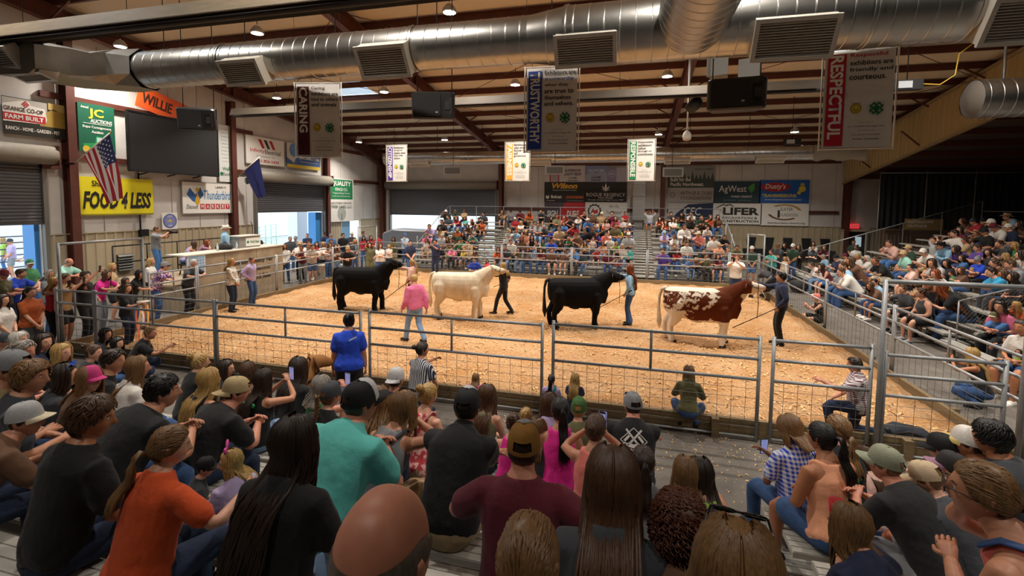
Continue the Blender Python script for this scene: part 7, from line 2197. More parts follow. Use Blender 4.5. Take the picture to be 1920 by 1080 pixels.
RP['h2'] = ring_person('person in black vest and trousers leading the cream white steer', 943, 498, 588, R_(80), 'lead2', sex='m', top=('tee', 'bk'), bot=('pants', 'bk'), hair=('mid', 'n'), skin='f')
RP['h3'] = ring_person('person with very long red hair and wide jeans leading a black steer', 1181, 503, 607, R_(80), 'lead', sex='f', top=('collar_long', 'lb'), bot=('flare', 'dn'), hair=('long_xl', 'r'), skin='f')
RP['h4'] = ring_person('person in navy jacket and black trousers leading the patched steer', 1465, 518, 645, R_(82), 'lead', sex='m', top=('jacket', 'nv'), bot=('pants', 'bk'), hair=('short', 'k'), skin='f', head=(-10, 6))
ring_person('person in white speckled blouse standing in the ring by announcer stand', 434, 490, 583, R_(-70), 'sfront', sex='f', top=('long', 'wh', 'dots'), bot=('pants', 'dk'), hair=('mid', 'n'), skin='r', fat=1.12)
ring_person('person in lavender shirt with hand on hip by announcer stand', 472, 487, 572, R_(-80), 'hips', sex='m', top=('collar_long', 'lv'), bot=('pants', 'dn'), hair=('buzz', 'b'), skin='r')
ring_person('person in plaid shirt kneeling on one knee behind the front fence', 1602, 682, 815, R_(78), 'kneel', sex='m', top=('collar_tee', 'mr', 'plaid'), bot=('pants', 'dk'), hair=('short', 'd'), skin='r', fat=1.12, lod=1)
ring_person('person with long blond hair squatting at the front fence in olive top', 1292, 696, 784, R_(-5), 'squat', sex='f', top=('long', 'ol'), bot=('pants', 'dn'), hair=('long_xl', 'l'), skin='f', lod=1)
# show sticks and lead ropes
for key, lab, a, b in (('h1', 'black show stick held by the leftmost handler', 1, (.42, .0)), ('h3', 'black show stick held by the red haired handler', 1, (.5, .1)), ('h4', 'black show stick held by the navy jacket handler', 1, (.75, .35)), ('h2', 'short black show stick held by the black vest handler', 1, (-.1, .5))):
    RP[key]['stick'] = (lab, b)
# ---- the near seats: (label, px, py of head centre, size wanted, dict)
def fr(label, px, py, want=1.0, pose='lap', sex='f', top=('tee', 'bk'), bot=('pants', 'dn'), hair=('long', 'b'), yaw=0.0, lod=1, sup='front', row=None, over=None, **kw):
    fat = kw.get('fat', 1.0); h = head_off(pose, sex, fat, kw.get('twist', 0), over)
    y = R_(yaw)
    row = {'very long dark wavy': 5, 'shaggy brown hair in': 5, 'dark shirt and pale': 5, 'black cap beside the': 4, 'low blond ponytail in': 5, 'lime green sleeveless top': 3, 'light brown hair beside': 3, 'maroon tee with mustard': 4, 'teal short sleeved shirt': 4, 'black polo and black': 3, 'pink top with denim': 4, 'big reddish brown curly': 5}.get(' '.join(label.split()[2:6]), row)
    if sup == 'front':
        rows = FRONT_ROWS if row is None else [FRONT_ROWS[row]]
        P, s, k = solve_row(px, py, y, h, 'y', rows, want)
    else:
        s = want; P = solve_ground(px, py, y, h, s, sup)
    return person(label, P, y, pose, sex, lod, min(max(s, .5), 1.3), top=top, bot=bot, hair=hair, over=over, **kw)
N = dict(lod=0)
FRP = {}
# nearest rows, left to right
fr('person in dark shirt and pale grey flat brim cap at the left edge', 48, 788, 1.0, 'knees', 'm', ('tee', 'br'), ('pants', 'dk'), ('short', 'd'), -15, 0, hat=('cap', 'lg', 'cr'), head=(-45, 0), skin='m')
fr('person with shaggy brown hair in plain black tee, second from left edge', 172, 785, 1.06, 'lap', 'm', ('tee', 'bk'), ('pants', 'dk'), ('mop', 'b'), -8, 0, head=(-42, -6), skin='t')
fr('person with low blond ponytail in burnt orange blouse', 318, 838, 1.0, 'lap', 'f', ('tee', 'oh'), ('pants', 'dk'), ('pony_low', 'l'), -6, 0, head=(-28, -8), skin='f', fat=1.08, over=dict(R=(.30, .42, .40)))
fr('person with very long dark wavy hair in black tee, centre left', 552, 832, 1.0, 'lap', 'f', ('tee', 'bk'), ('pants', 'ld'), ('long_xl_wavy', 'd'), 2, 0, head=(-14, -4), skin='f', fat=1.1)
fr('person with bald crown and grey fringe, nearest the bottom edge', 718, 1046, 1.0, 'lap', 'm', ('tee', 'ch'), ('pants', 'dk'), ('bald', 's'), 0, 0, head=(0, 0), skin='r', row=6, over=dict(lean=(-14, -12)), fat=1.1)
fr('person in teal short sleeved shirt and black cap with grey front', 676, 757, 1.0, 'knees', 'm', ('collar_tee', 'tl'), ('pants', 'ld'), ('short', 'd'), -8, 0, hat=('cap', 'bk', 'bk', 'lg'), head=(-22, 0), skin='r', fat=1.2)
fr('person in black polo and black cap with light grey front', 876, 765, 1.02, 'fold', 'm', ('collar_tee', 'bk'), ('short', 'kh'), ('short', 'd'), 0, 0, hat=('cap', 'bk', 'bk', 'lg'), head=(4, 0), skin='m', fat=1.12)
fr('person in maroon tee with mustard cap turned backwards', 982, 842, 1.04, 'cross', 'm', ('tee', 'mr'), ('pants', 'dn'), ('short', 'd'), 4, 0, hat=('cap', '8f6420', '8f6420', 'gy'), head=(4, -4), skin='r', fat=1.15, over=dict(R=(.42, .30, .42), L=(-.2, .34, .36)))
fr('person with very long straight brown hair in dark top, bottom centre', 1148, 905, 1.0, 'lap', 'f', ('tee', 'ch'), ('pants', 'dk'), ('long_xl', 'b'), 0, 0, head=(0, -6), skin='f')
fr('person with big reddish brown curly hair, bottom centre right', 1275, 985, 1.0, 'lap', 'f', ('tee', 'br'), ('pants', 'dk'), ('curly', 'x'), 0, 0, head=(0, -6), skin='f')
fr('child with messy light brown hair in two low bunches, bottom edge', 990, 1052, .75, 'lap', 'c', ('tee', 'gy'), ('pants', 'dn'), ('pony_low', 'l'), 0, 0, head=(0, 0), skin='f', row=6)
FRP['glasses'] = fr('person with blond hair and sunglasses pushed up, bottom edge', 1382, 1085, 1.0, 'lap', 'f', ('tee', 'bk'), ('pants', 'dk'), ('bob', 'l'), 0, 0, head=(-10, 0), skin='f', row=6)
FRP['overall'] = fr('person in pink top with denim overall straps and glasses, lower right', 1842, 925, 1.04, 'chin', 'f', ('tank', 'ls'), ('short', 'dn'), ('pony_low', 'l'), 42, 0, head=(22, 0), skin='m', fat=1.22)
FRP['cupkid'] = fr('child in navy tee with half up light brown hair holding red cup', 1592, 985, .8, 'chin', 'c', ('tee', 'nv'), ('short', 'bk'), ('long_wavy', 'l'), 24, 0, head=(20, 0), skin='m')
# middle rows, left to right
fr('person in white cropped tee with long light brown hair', 258, 690, .95, 'lap', 'f', ('tee_crop', 'wh'), ('pants', 'dn'), ('long', 'l'), -15, 0, head=(-25, 0), skin='m')
fr('person in black tee with short dark hair, behind orange blouse person', 305, 735, 1.05, 'knees', 'm', ('tee', 'bk'), ('pants', 'dn'), ('short', 'k'), -12, 0, head=(-30, 0), skin='m', fat=1.2)
FRP['flagtee'] = fr('person in black tee with faded flag print and tan cap', 442, 735, 1.0, 'knees', 'm', ('tee', 'bk'), ('pants', 'dk'), ('buzz', 'd'), -16, 0, hat=('capback', 'kh', 'kh'), head=(-24, 0), skin='r', fat=1.15)
fr('person with long blond hair in dark top, left of flag tee person', 392, 712, .95, 'lap', 'f', ('tank', 'bk'), ('pants', 'dk'), ('long_wavy', 'n'), -8, 0, head=(-10, 0), skin='m')
FRP['greenbow'] = fr('person in black strap top with green bow and long dark hair', 494, 712, .95, 'film', 'f', ('tank', 'bk'), ('pants', 'ld'), ('long', 'd'), -10, 0, head=(-14, 0), skin='m')
fr('person with long dark hair and black top left of the dog', 560, 690, .92, 'lap', 'f', ('tee', 'bk'), ('pants', 'dk'), ('long', 'd'), -4, 1, head=(0, 0))
FRP['ash'] = fr('person in green tank top with short ash blond hair behind the dog', 604, 725, 1.0, 'film', 'f', ('tank', 'gn'), ('pants', 'bk'), ('bob', 'g'), -8, 1, head=(-10, 0), skin='r')
fr('person in grey cap with light brown braid and black top', 620, 742, .95, 'lap', 'f', ('tee', 'bk'), ('pants', 'dn'), ('braid', 'l'), -6, 0, hat=('cap', 'ch', 'ch'), head=(-12, 0))
fr('person with long light brown hair in black top right of teal shirt', 708, 750, .95, 'lap', 'f', ('tank', 'bk'), ('pants', 'dk'), ('mid_wavy', 'l'), 8, 1, head=(10, 0))
fr('person in charcoal tee with light grey cap in the front row', 742, 712, 1.0, 'lap', 'm', ('tee', 'ch'), ('pants', 'dn'), ('short', 'd'), 0, 1, hat=('capback', 'lg', 'lg'), skin='r')
FRP['graytank'] = fr('person in grey tank top with black patterned bag strap', 756, 765, .97, 'chin', 'f', ('tank', 'gy'), ('short', 'tn'), ('mid', 'l'), -10, 0, head=(-6, 0), skin='m')
FRP['rose'] = fr('person in rose patterned top with tied up blond hair', 803, 742, .97, 'lap', 'f', ('tank', 'rs', 'floral'), ('short', 'kh'), ('bun', 'n'), -14, 0, head=(-8, 0), skin='f', fat=1.08)
fr('person in olive tank top with long ombre hair', 913, 742, .95, 'lap', 'f', ('tank', 'ol'), ('pants', 'dk'), ('long_wavy', 'b'), -4, 0, head=(-4, 0), skin='f')
fr('child with brown bun in pink top left of mustard cap', 962, 795, .8, 'lap', 'c', ('tank', 'hp'), ('short', 'dn'), ('bun', 'b'), 0, 1, head=(0, 0))
fr('small child with sandy hair beside the brown bun child', 986, 782, .62, 'lap', 'c', ('tee', 'lb'), ('short', 'dn'), ('short', 'n'), 0, 1)
fr('child with light brown hair in charcoal tee right of mustard cap', 1010, 805, .8, 'lap', 'c', ('tee', 'ch'), ('pants', 'dn'), ('mid', 'l'), 0, 1, head=(-8, 0))
fr('person in hot pink racerback top with black ponytail', 1050, 770, .98, 'lap', 'f', ('tank', 'hp'), ('pants', 'dk'), ('pony_xl', 'k'), 8, 0, head=(10, 0), skin='m')
fr('person with brown hair in front of hot pink racerback person', 1030, 758, .9, 'lap', 'f', ('tee', 'lv'), ('pants', 'dn'), ('long', 'b'), 0, 1, head=(0, 0))
fr('small child in green cap right of hot pink racerback person', 1085, 768, .72, 'lap', 'c', ('tee', 'ol'), ('pants', 'dn'), ('short', 'n'), 0, 1, hat=('cap', '3f6b35', '3f6b35'))
FRP['coral'] = fr('person in coral sleeveless top with clipped up hair taking a photo', 1117, 805, .98, 'phone', 'f', ('tank', 'ls'), ('pants', 'dk'), ('clip', 'b'), -6, 0, head=(-4, 0), skin='m', over=dict(R=(.02, .34, .66), L=(-.12, .38, .62)))
FRP['barber'] = fr('person in black tee with white barber logo and grey cap', 1187, 762, 1.0, 'fold', 'm', ('tee', 'bk'), ('pants', 'dn'), ('buzz', 'd'), 2, 0, hat=('cap', 'gy', 'lb'), head=(14, -4), skin='r', fat=1.15)
fr('person with brown ponytail and grey tee, left of green top person', 1206, 868, .82, 'lap', 'c', ('tee', 'gy'), ('pants', 'dk'), ('pony', 'd'), 4, 0, head=(0, 0))
fr('person in lime green sleeveless top with dark clipped hair', 1312, 890, .98, 'reach', 'f', ('tank', 'lm'), ('pants', 'dn'), ('mid', 'd'), 6, 0, head=(6, 0), skin='m')
fr('person with light brown hair beside lime green top person', 1288, 888, .9, 'lap', 'f', ('tee', 'wh'), ('pants', 'dn'), ('mid', 'l'), 0, 1)
# right front block
FRP['plaidkid'] = fr('child in blue plaid shirt looking down at a phone', 1482, 805, .84, 'phone', 'f', ('collar_tee', 'rb', 'plaid'), ('pants', 'dn'), ('bob', 'l'), 20, 0, row=0, head=(20, -24), skin='d', over=dict(R=(-.08, .36, .42)))
FRP['peach'] = fr('person in peach tank top with dark ponytail and olive strap', 1540, 822, 1.02, 'lap', 'f', ('tank', 'pc'), ('short', 'dn'), ('pony', 'k'), 24, 0, head=(14, 0), skin='t', fat=1.25, row=1)
FRP['clover'] = fr('child in black tee with green and white print and braided ponytail', 1572, 805, .86, 'lap', 'c', ('tee', 'bk'), ('pants', 'bk'), ('pony_low', 'l'), 10, 1, row=0, head=(10, 0))
fr('child in pale pink satin tee with brown ponytail', 1622, 858, .84, 'lap', 'c', ('tee', 'pp'), ('pants', 'dn'), ('long', 'b'), 22, 0, head=(16, 0))
fr('person in olive cap and black tee right of peach tank top', 1660, 872, 1.0, 'knees', 'm', ('tee', 'bk'), ('short', 'gy'), ('buzz', 'l'), 28, 0, hat=('cap', '8f927c', '8f927c'), head=(24, 0), skin='r', fat=1.05)
fr('person in bright blue tee and grey cap with red badge', 1785, 878, .95, 'lap', 'm', ('tee', '1a7ac0') if False else ('tee', 'tq'), ('pants', 'dn'), ('buzz', 'd'), 36, 0, hat=('cap', '2a2728', 'mv'), head=(24, 0), skin='m')
fr('person in beige cap bending forward beside blue tee person', 1740, 900, .9, 'knees', 'm', ('tee', 'ch'), ('pants', 'dn'), ('buzz', 'l'), 30, 1, hat=('cap', 'c8b090', 'c8b090'), head=(20, -25))
fr('person in white mesh cap and sage tee, hand at mouth', 1815, 832, 1.02, 'chin', 'm', ('tee', '7c8a68') if False else ('tee', 'ol'), ('pants', 'dn'), ('buzz', 'd'), 40, 0, hat=('cap', 'wh', 'd8c070'), head=(22, 0), skin='t', fat=1.1)
fr('person with thick black hair in dark tee at right edge', 1858, 822, 1.04, 'lap', 'm', ('tee', 'ch'), ('pants', 'dn'), ('mop', 'k'), 42, 0, head=(14, 0), skin='t', fat=1.1)
fr('person in black cap left of white mesh cap person', 1768, 842, .92, 'knees', 'm', ('tee', 'ch'), ('pants', 'dn'), ('buzz', 'd'), 34, 1, hat=('cap', 'bk', 'bk'), head=(30, -10))
# upper left rows
fr('person in tan shirt and grey cap at the left edge', 22, 692, 1.0, 'lap', 'm', ('tee', 'kh'), ('pants', 'dn'), ('short', 'd'), -30, 1, hat=('capback', 'gy', 'gy'), head=(-30, 0), skin='m')
fr('person with tousled light brown hair and pink cheeks at left', 58, 708, 1.0, 'lap', 'm', ('tee', 'ch'), ('pants', 'dn'), ('mop', 'l'), -32, 0, head=(-30, 0), skin='m')
FRP['shades'] = fr('person with dark hair and blue sunglasses on head', 122, 705, .95, 'lap', 'f', ('tee', 'ch'), ('pants', 'dn'), ('long_wavy', 'd'), -25, 1, head=(-20, 0))
fr('person in bright pink cap with brown hair', 168, 712, .95, 'lap', 'f', ('tee', 'br'), ('pants', 'dn'), ('mid', 'l'), -40, 0, hat=('cap', 'c8387c', 'c8387c'), head=(-45, 0))
fr('person with neat brown hair beside the pink cap', 212, 678, 1.0, 'lap', 'm', ('tee', 'bk'), ('pants', 'dn'), ('short', 'd'), -28, 1, head=(-35, 0), skin='m')
fr('person with highlighted blond hair looking right', 116, 662, .95, 'lap', 'f', ('tee', 'bk'), ('pants', 'dn'), ('mid', 'n'), -40, 1, head=(-35, 0))
fr('person with grey hair in pale shirt at left', 44, 660, 1.0, 'lap', 'm', ('tee', 'lg'), ('pants', 'dn'), ('short', 'g'), -40, 1, head=(-30, 0), skin='r')
fr('person with white hair behind the grey haired person', 36, 638, .95, 'lap', 'f', ('tee', 'lg'), ('pants', 'dn'), ('bob', 'w'), -40, 1, head=(-30, 0))
fr('person in dark cap at the far left edge', 6, 640, 1.0, 'lap', 'm', ('tee', 'bk'), ('pants', 'dn'), ('short', 'd'), -40, 1, hat=('cap', 'ch', 'ch'), head=(-30, 0))
fr('person with long dark hair left of the front fence corner', 82, 642, .95, 'lap', 'f', ('tee', 'nv'), ('pants', 'dn'), ('long', 'd'), -45, 1, head=(-40, 0))
fr('person with curly topknot beside the neat brown hair person', 176, 662, .92, 'lap', 'f', ('tee', 'ch'), ('pants', 'dn'), ('bun', 'b'), -30, 1, head=(-30, 0))
fr('person with dark hair in grey top at the fence corner', 198, 628, 1.0, 'floor', 'f', ('tee', 'ch'), ('pants', 'dn'), ('long', 'k'), -42, 1, head=(-35, 0), sup=0.0)
fr('person with black hair and red headband near fence corner', 220, 645, 1.0, 'floor', 'f', ('tee', 'bk'), ('pants', 'dn'), ('long', 'k'), -45, 1, head=(-35, 0), sup=0.0)
fr('person in black tee holding a hand out, blond bun', 282, 625, 1.0, 'squat', 'f', ('tee', 'bk'), ('pants', 'dk'), ('bun', 'l'), -50, 1, head=(-20, 0), sup=0.0, skin='m', over=dict(R=(.1, .6, .62)))
fr('person with loose blond bun in black top', 376, 680, .95, 'lap', 'f', ('tee', 'bk'), ('pants', 'dk'), ('bun', 'n'), -20, 1, head=(-14, 0))
fr('person with dark brown hair turned right beside long blond hair', 424, 692, .95, 'lap', 'f', ('tee', 'bk'), ('pants', 'dk'), ('mid', 'd'), -20, 1, head=(-50, 0))
fr('person with brown wavy hair left of green bow person', 466, 695, .92, 'lap', 'f', ('tee', 'br'), ('pants', 'dk'), ('long_wavy', 'b'), -5, 1, head=(-10, 0))
fr('child with pink bow and blond curls sitting low among the seats', 432, 868, .62, 'lap', 'c', ('tee', 'lv'), ('pants', 'dn'), ('mid_wavy', 'n'), 70, 0, head=(60, 0))
FRP['bow'] = PEOPLE[-1]
fr('child in black cap beside the pink bow child', 384, 880, .66, 'lap', 'c', ('tee', 'ch'), ('pants', 'dn'), ('buzz', 'd'), -40, 0, hat=('cap', 'bk', 'bk'), head=(-20, -10))
# at the fence
FRP['royal'] = fr('person in royal blue tee with dark bun standing at the front fence', 654, 603, .98, 'stand', 'f', ('tee', 'rb'), ('short', 'bk'), ('bun', 'k'), 28, 0, sup=0.0, fat=1.3, head=(24, 0), skin='m')
fr('person in navy striped tee and denim shorts perched at the fence', 792, 656, .98, 'kneel', 'f', ('tee', 'nv', 'stripe'), ('short', 'dn'), ('clip', 'd'), -14, 0, sup=.05, head=(-30, 0), skin='m')
fr('toddler with pigtails in pink top at the front fence', 892, 708, .52, 'stand', 'c', ('tee', 'pk'), ('short', 'pk'), ('mid', 'l'), 0, 1, sup=0.0)
FRP['sash'] = fr('child in lavender jacket with teal sash and black ponytail', 1034, 712, .60, 'sclap', 'c', ('long', 'lv'), ('pants', 'lv'), ('pony', 'k'), 0, 1, sup=0.0)
fr('child with long blond hair in navy tee with white lettering', 1078, 710, .60, 'sclap', 'c', ('tee', 'nv'), ('pants', 'dk'), ('long_wavy', 'n'), 0, 1, sup=0.0)
FRP['clay'] = PEOPLE[-1]
finish_labels()
make_people()
# ================================================================== prints, straps, things in hands and on the ground
def back_of(q, s, du=0.0, extra=.016):
    k = q['sk']; S = np.array(BODY[k['sex']]['sec']); c, u, v, t = k['spine'](s)
    r1 = np.interp(s, S[:, 0], S[:, 1]) * (1 + (k['fat'] - 1)); ry_ = np.interp(s, S[:, 0], S[:, 2]) * (1 + (k['fat'] - 1) * (.6 + .8 * math.exp(-((s - .1) / .16) ** 2))); dy = np.interp(s, S[:, 0], S[:, 3])
    f = max(0, 1 - abs(du / (r1 + .02)) ** 2.35) ** (1 / 2.35)
    return c + u * du + v * (dy - (ry_ + .012) * f - extra), u, v, t
def print_on(q, s, name='shirt_print'):
    p, u, v, t = back_of(q, s)
    e = bpy.data.objects.new(name, None); link(e, q['root'])
    e.matrix_local = Matrix((( *(u[:1]), v[0], t[0], p[0]), (u[1], v[1], t[1], p[1]), (u[2], v[2], t[2], p[2]), (0, 0, 0, 1)))
    return e
def strap(q, c, side=1, name='bag_strap', r=.014, front=False):
    pts = []
    for f in np.linspace(0, 1, 8):
        s = .44 - .40 * f; du = side * (.10 - .24 * f) if not front else side * (.085 - .03 * f)
        pts.append(back_of(q, s, du, .012)[0])
    c0, u, v, t = q['sk']['spine'](.46)
    pts = [c0 + u * side * .10 + v * .05 + t * .02, c0 + u * side * .1 - v * .02 + t * .028] + pts
    g = GB(); limb(g, pts, [r] * len(pts), 6, flat=.35, side=unit(V3(1, 0, -.6 * side)))
    o = bpy.data.objects.new(name, g.mesh(name, [mat('strap_' + c, c, rough=.7)])); link(o, q['root']); return o
e = print_on(FRP['barber'], .30); B_ = 'd8d4ce'
text(e, 'BARBER TY', 0, -.085, .27, .055, B_, .03, d=0); text(e, 'TRADITIONAL', -.01, -.13, .17, .02, B_, .02, d=0); text(e, '541-200-5151', -.01, -.165, .17, .025, B_, .02, d=0)
def line(x0, z0, x1, z1, w, d=.001, c=B_):
    n = V3(-(z1 - z0), x1 - x0, 0); n = n / np.linalg.norm(n) * w / 2
    shape(e, [(x0 + n[0], z0 + n[1]), (x1 + n[0], z1 + n[1]), (x1 - n[0], z1 - n[1]), (x0 - n[0], z0 - n[1])], c, d, 'emblem')
for a in ((0, .12, .12, .01), (0, .12, -.12, .01), (-.12, .01, -.09, -.015), (.12, .01, .09, -.015)): line(*a, .007)
for s_ in (-1, 1):
    line(s_ * .07, .105, -s_ * .03, -.01, .018, .003); line(-s_ * .02, .0, -s_ * .07, -.03, .01, .003); line(s_ * .04, .05, s_ * .085, .0, .022, .002)
    disc(e, s_ * .078, -.032, .022, B_, .004, n=14); disc(e, s_ * .078, -.032, .012, '17171b', .006, n=12)
shape(e, [(-.06, -.045), (-.03, -.015), (0, -.022), (.03, -.015), (.06, -.045), (0, -.055)], B_, .005, 'emblem')
e = print_on(FRP['flagtee'], .26)
for i in range(6): rect(e, -.09 + i * .033, -.075 + i * .033, -.12, .02 if i < 3 else .09, '5a3a30', .0)
for i in range(3):
    for j in range(3): disc(e, -.075 + i * .033, .045 + j * .025, .007, '6a4a40', .0, n=5)
e = print_on(FRP['clay'], .28); text(e, 'GLA', -.07, .0, .13, .06, 'd8d4ce', .03, d=.002)
e = print_on(FRP['clover'], .27); clover(e, 0, .04, .06, '1f8a4a', .0); rect(e, -.06, -.045, -.1, -.03, 'd8d4ce', 0); rect(e, -.02, -.005, -.1, -.03, 'd8d4ce', 0); rect(e, .02, .035, -.1, -.03, 'd8d4ce', 0)
e = print_on(FRP['royal'], .36, 'white_stripe'); shape(e, [(.02, .0), (.13, .05), (.13, .075), (.02, .025)], 'd5d5dc', .004)
strap(FRP['graytank'], '26242a'); strap(FRP['peach'], '55523e'); strap(FRP['rose'], 'c98a80'); strap(FRP['sash'], '1f8a86', 1, 'sash', .03)
for s_ in (-1, 1): strap(FRP['overall'], '2f4a7c', s_, 'overall_strap', .018, True)
def shades(q, c='151416', up=62, fwd=.0, lens='1d1c20'):
    m = MB()
    for s_ in (-1, 1):
        m.tube([(s_ * .035 + .027 * math.cos(a), 0, .021 * math.sin(a)) for a in np.linspace(0, 2 * math.pi, 15)], .0035, 5, cap=False)
        m.tube([(s_ * .062, 0, .008), (s_ * .078, -.05, .006), (s_ * .08, -.12, -.012)], .003, 5)
        if lens: m.add([(s_ * .035 + .025 * math.cos(a), 0, .019 * math.sin(a)) for a in np.linspace(0, 2 * math.pi, 12, endpoint=False)], [tuple(range(12))])
    m.tube([(-.01, 0, .006), (.01, 0, .006)], .003, 5)
    o = m.build('glasses', mat('shade_' + c, c, rough=.2), q['root'])
    a = R_(up); d = head_dir(np.array(0.0), np.array(a)); p = head_surf(d) + d * (.022 if up > 30 else .008)
    o.matrix_local = q['HM'] @ Matrix.Translation(Vector(p)) @ Matrix.Rotation(a * .75, 4, 'X')
shades(FRP['glasses'], up=66); shades(FRP['graytank'], up=58); shades(FRP['shades'], '2a50b0', up=60); shades(FRP['overall'], '4a3a34', up=2, lens=None); shades(FRP['barber'], '6a78a8', up=48); shades(FRP['coral'], up=60)
def bow(q, c, p, s=1.0, name='hair_bow', space='HM'):
    g = GB()
    for k in (-1, 1): limb(g, [V3(k * .01, 0, 0), V3(k * .045 * s, 0, .018 * s), V3(k * .075 * s, 0, .03 * s)], [.008, .026 * s, .03 * s], 8, flat=.45, side=V3(0, 0, 1)); limb(g, [V3(0, 0, 0), V3(k * .02, -.01, -.06 * s)], [.01, .014 * s], 6, flat=.4)
    o = bpy.data.objects.new(name, g.mesh(name, [mat('bow_' + c, c, rough=.5)])); link(o, q['root'])
    o.matrix_local = (q['HM'] if space == 'HM' else Matrix.Identity(4)) @ Matrix.Translation(Vector(p))
bow(FRP['bow'], 'd84a9c', (0, .03, .135), 1.2); bow(FRP['greenbow'], '2fa060', back_of(FRP['greenbow'], .36)[0], .9, 'back_bow', 'o')
# phones held up
def phone(q, label, side=1, dz=.07):
    w = q['wrist'][side][:3]; f = rz(q['yaw']) @ V3(0, .05, 0)
    t = thing('phone', label, 'phone', w + f + V3(0, 0, dz), q['yaw'])
    MB().box((0, 0, 0), (.075, .009, .15)).build('phone_body', mat('phone_black', '17171a', rough=.3), t)
    MB().box((0, -.0052, 0), (.067, .002, .138)).build('phone_screen', mat('phone_screen', '7d96d8', rough=.2, emit=.5, color2='e0b070', nscale=22), t)
phone(FRP['greenbow'], 'phone held up by the green bow person'); phone(FRP['ash'], 'phone held up by the green tank top person'); phone(FRP['coral'], 'phone held up by the coral top person'); phone(FRP['plaidkid'], 'phone in the hands of the blue plaid child', 1, .04)
for q in PEOPLE:
    if q['pose'] in ('arm_up', 'sphone', 'squat_film'):
        if 'grey tee shirt, cropped brown' in q['label'] or 'announcer stand' in q['label']:
            w = (q['wrist'][1][:3] + q['wrist'][-1][:3]) / 2
            t = thing('video_camera', 'black camera held up by the person on the announcer stand', 'camera', w + V3(0, 0, .03), q['yaw'])
            MB().box((0, .05, 0), (.13, .1, .11)).build('camera_body', DARKM, t); MB().lathe([(.045, .1), (.05, .26), (.04, .27), (0, .27)], 12).build('lens', DARKM, t).rotation_euler = (-math.pi / 2, 0, 0)
        else: phone(q, 'phone held by the ' + ' '.join(q['label'].split()[:9]).rstrip(','))
# sticks
for key in ('h1', 'h2', 'h3', 'h4'):
    q = RP[key]; lab, (dx, dy) = q['stick']; w = q['wrist'][-1 if key != 'h2' else 1][:3]; f = rz(q['yaw'])
    t = thing('show_stick', lab, 'stick', w)
    a = f @ V3(-.05, -.18, .12); b = f @ V3(.1, .95 if key != 'h2' else .4, -.62 if key != 'h2' else -.12)
    MB().tube([tuple(a), tuple(b)], .011, 6).build('shaft', mat('stick_black', '2a1d18', rough=.4), t); MB().tube([tuple(a), tuple(a * .3)], .018, 6).build('grip', DARKM, t)
# ribbons
q = next(p for p in PEOPLE if 'holding ribbons' in p['label']); w = q['wrist'][1][:3]
t = thing('prize_ribbons', 'bundle of long orange, purple and white prize ribbons held at the left ring corner', 'ribbons', w, q['yaw'])
for i, c in enumerate(('e8b060', 'd87a3c', '7a4a98', 'e0d8d0', 'e6c080', 'd86a5a')):
    P = [[(-.16 + i * .07 + x + .02 * math.sin(f * 5 + i), .05 + .03 * math.sin(f * 6 + i * 2), -.85 * f - .05) for x in (-.035, .035)] for f in np.linspace(0, 1, 9)]
    m = MB(); m.grid(P); m.build('ribbon', mat('ribbon_' + c, c, rough=.45), t)
MB().lathe([(0, 0), (.09, .01), (.13, .025), (.13, .03), (0, .02)], 20, (.05, .1, .05)).build('plate', mat('plate_white', 'd8d0c4', rough=.3), t)
# cup, bags, bucket, stroller, dog
q = FRP['cupkid']; w = q['wrist'][1][:3]
t = thing('red_cup', 'red cup held at the mouth of the navy tee child', 'cup', w + V3(-.02, .05, .02)); MB().lathe([(0, 0), (.03, 0), (.042, .1), (.039, .1), (.028, .005)], 16).build('cup_body', ink('c8222c'), t)
p = on_z(1690, 832, 0)
t = thing('backpack', 'dark backpack lying on the ground by the right front gate', 'bag', p)
g = GB(); limb(g, [V3(-.3, 0, .1), V3(-.05, .05, .16), V3(.22, 0, .15), V3(.42, -.03, .07)], [.1, .16, .15, .08], 12, flat=.8); o = bpy.data.objects.new('bag_body', g.mesh('bag', [mat('bag_navy', '20242f', rough=.8, bump=.5, bscale=12)])); link(o, t)
MB().tube([(-.2, -.1, .15), (0, -.16, .25), (.2, -.12, .18)], .015, 6).build('bag_strap', DARKM, t)
p = on_z(1497, 548, 0)
t = thing('round_bag', 'round black bag on the concrete by the right far fence', 'bag', p); MB().lathe([(0, 0), (.26, .05), (.34, .25), (.26, .46), (.1, .5), (0, .5)], 18).build('bag_body', mat('bag_black', '1e1e20', rough=.7, bump=.6, bscale=14), t); MB().tube([(-.14, 0, .48), (0, 0, .6), (.14, 0, .48)], .015, 6).build('handle', DARKM, t)
p = on_z(614, 531, 0) + V3(-.35, 0, 0)
t = thing('white_tote', 'white plastic tote standing against the left fence near the far corner', 'tote', p); MB().lathe([(.2, 0), (.24, .7), (.26, .72), (.26, .78), (0, .8)], 4).build('tote_body', mat('tote_white', 'd5d0c6', rough=.5), t); MB().box((0, -.16, .4), (.2, .06, .14)).build('tote_label', ink('8a857c'), t)
p = on_z(1436, 566, 0)
t = thing('stroller', 'dark stroller parked outside the right far corner of the ring', 'stroller', p, R_(30))
for s_ in (-.24, .24):
    MB().tube([(s_, .45, .1), (s_, -.05, .62), (s_, -.45, 1.02)], .016, 6).build('side_tube', GALV, t); MB().tube([(s_, -.3, .1), (s_, .1, .6)], .016, 6).build('leg', GALV, t)
    for y in (.45, -.3): MB().tube([(s_ - .02, y, .1), (s_ + .02, y, .1)], .1, 12).build('wheel', DARKM, t)
g = GB(); limb(g, [V3(0, .3, .42), V3(0, .05, .45), V3(0, -.2, .8)], [.2, .24, .2], 10, flat=.5, side=V3(1, 0, 0)); o = bpy.data.objects.new('seat', g.mesh('seat', [mat('stroller_cloth', '2a2a30', rough=.8)])); link(o, t)
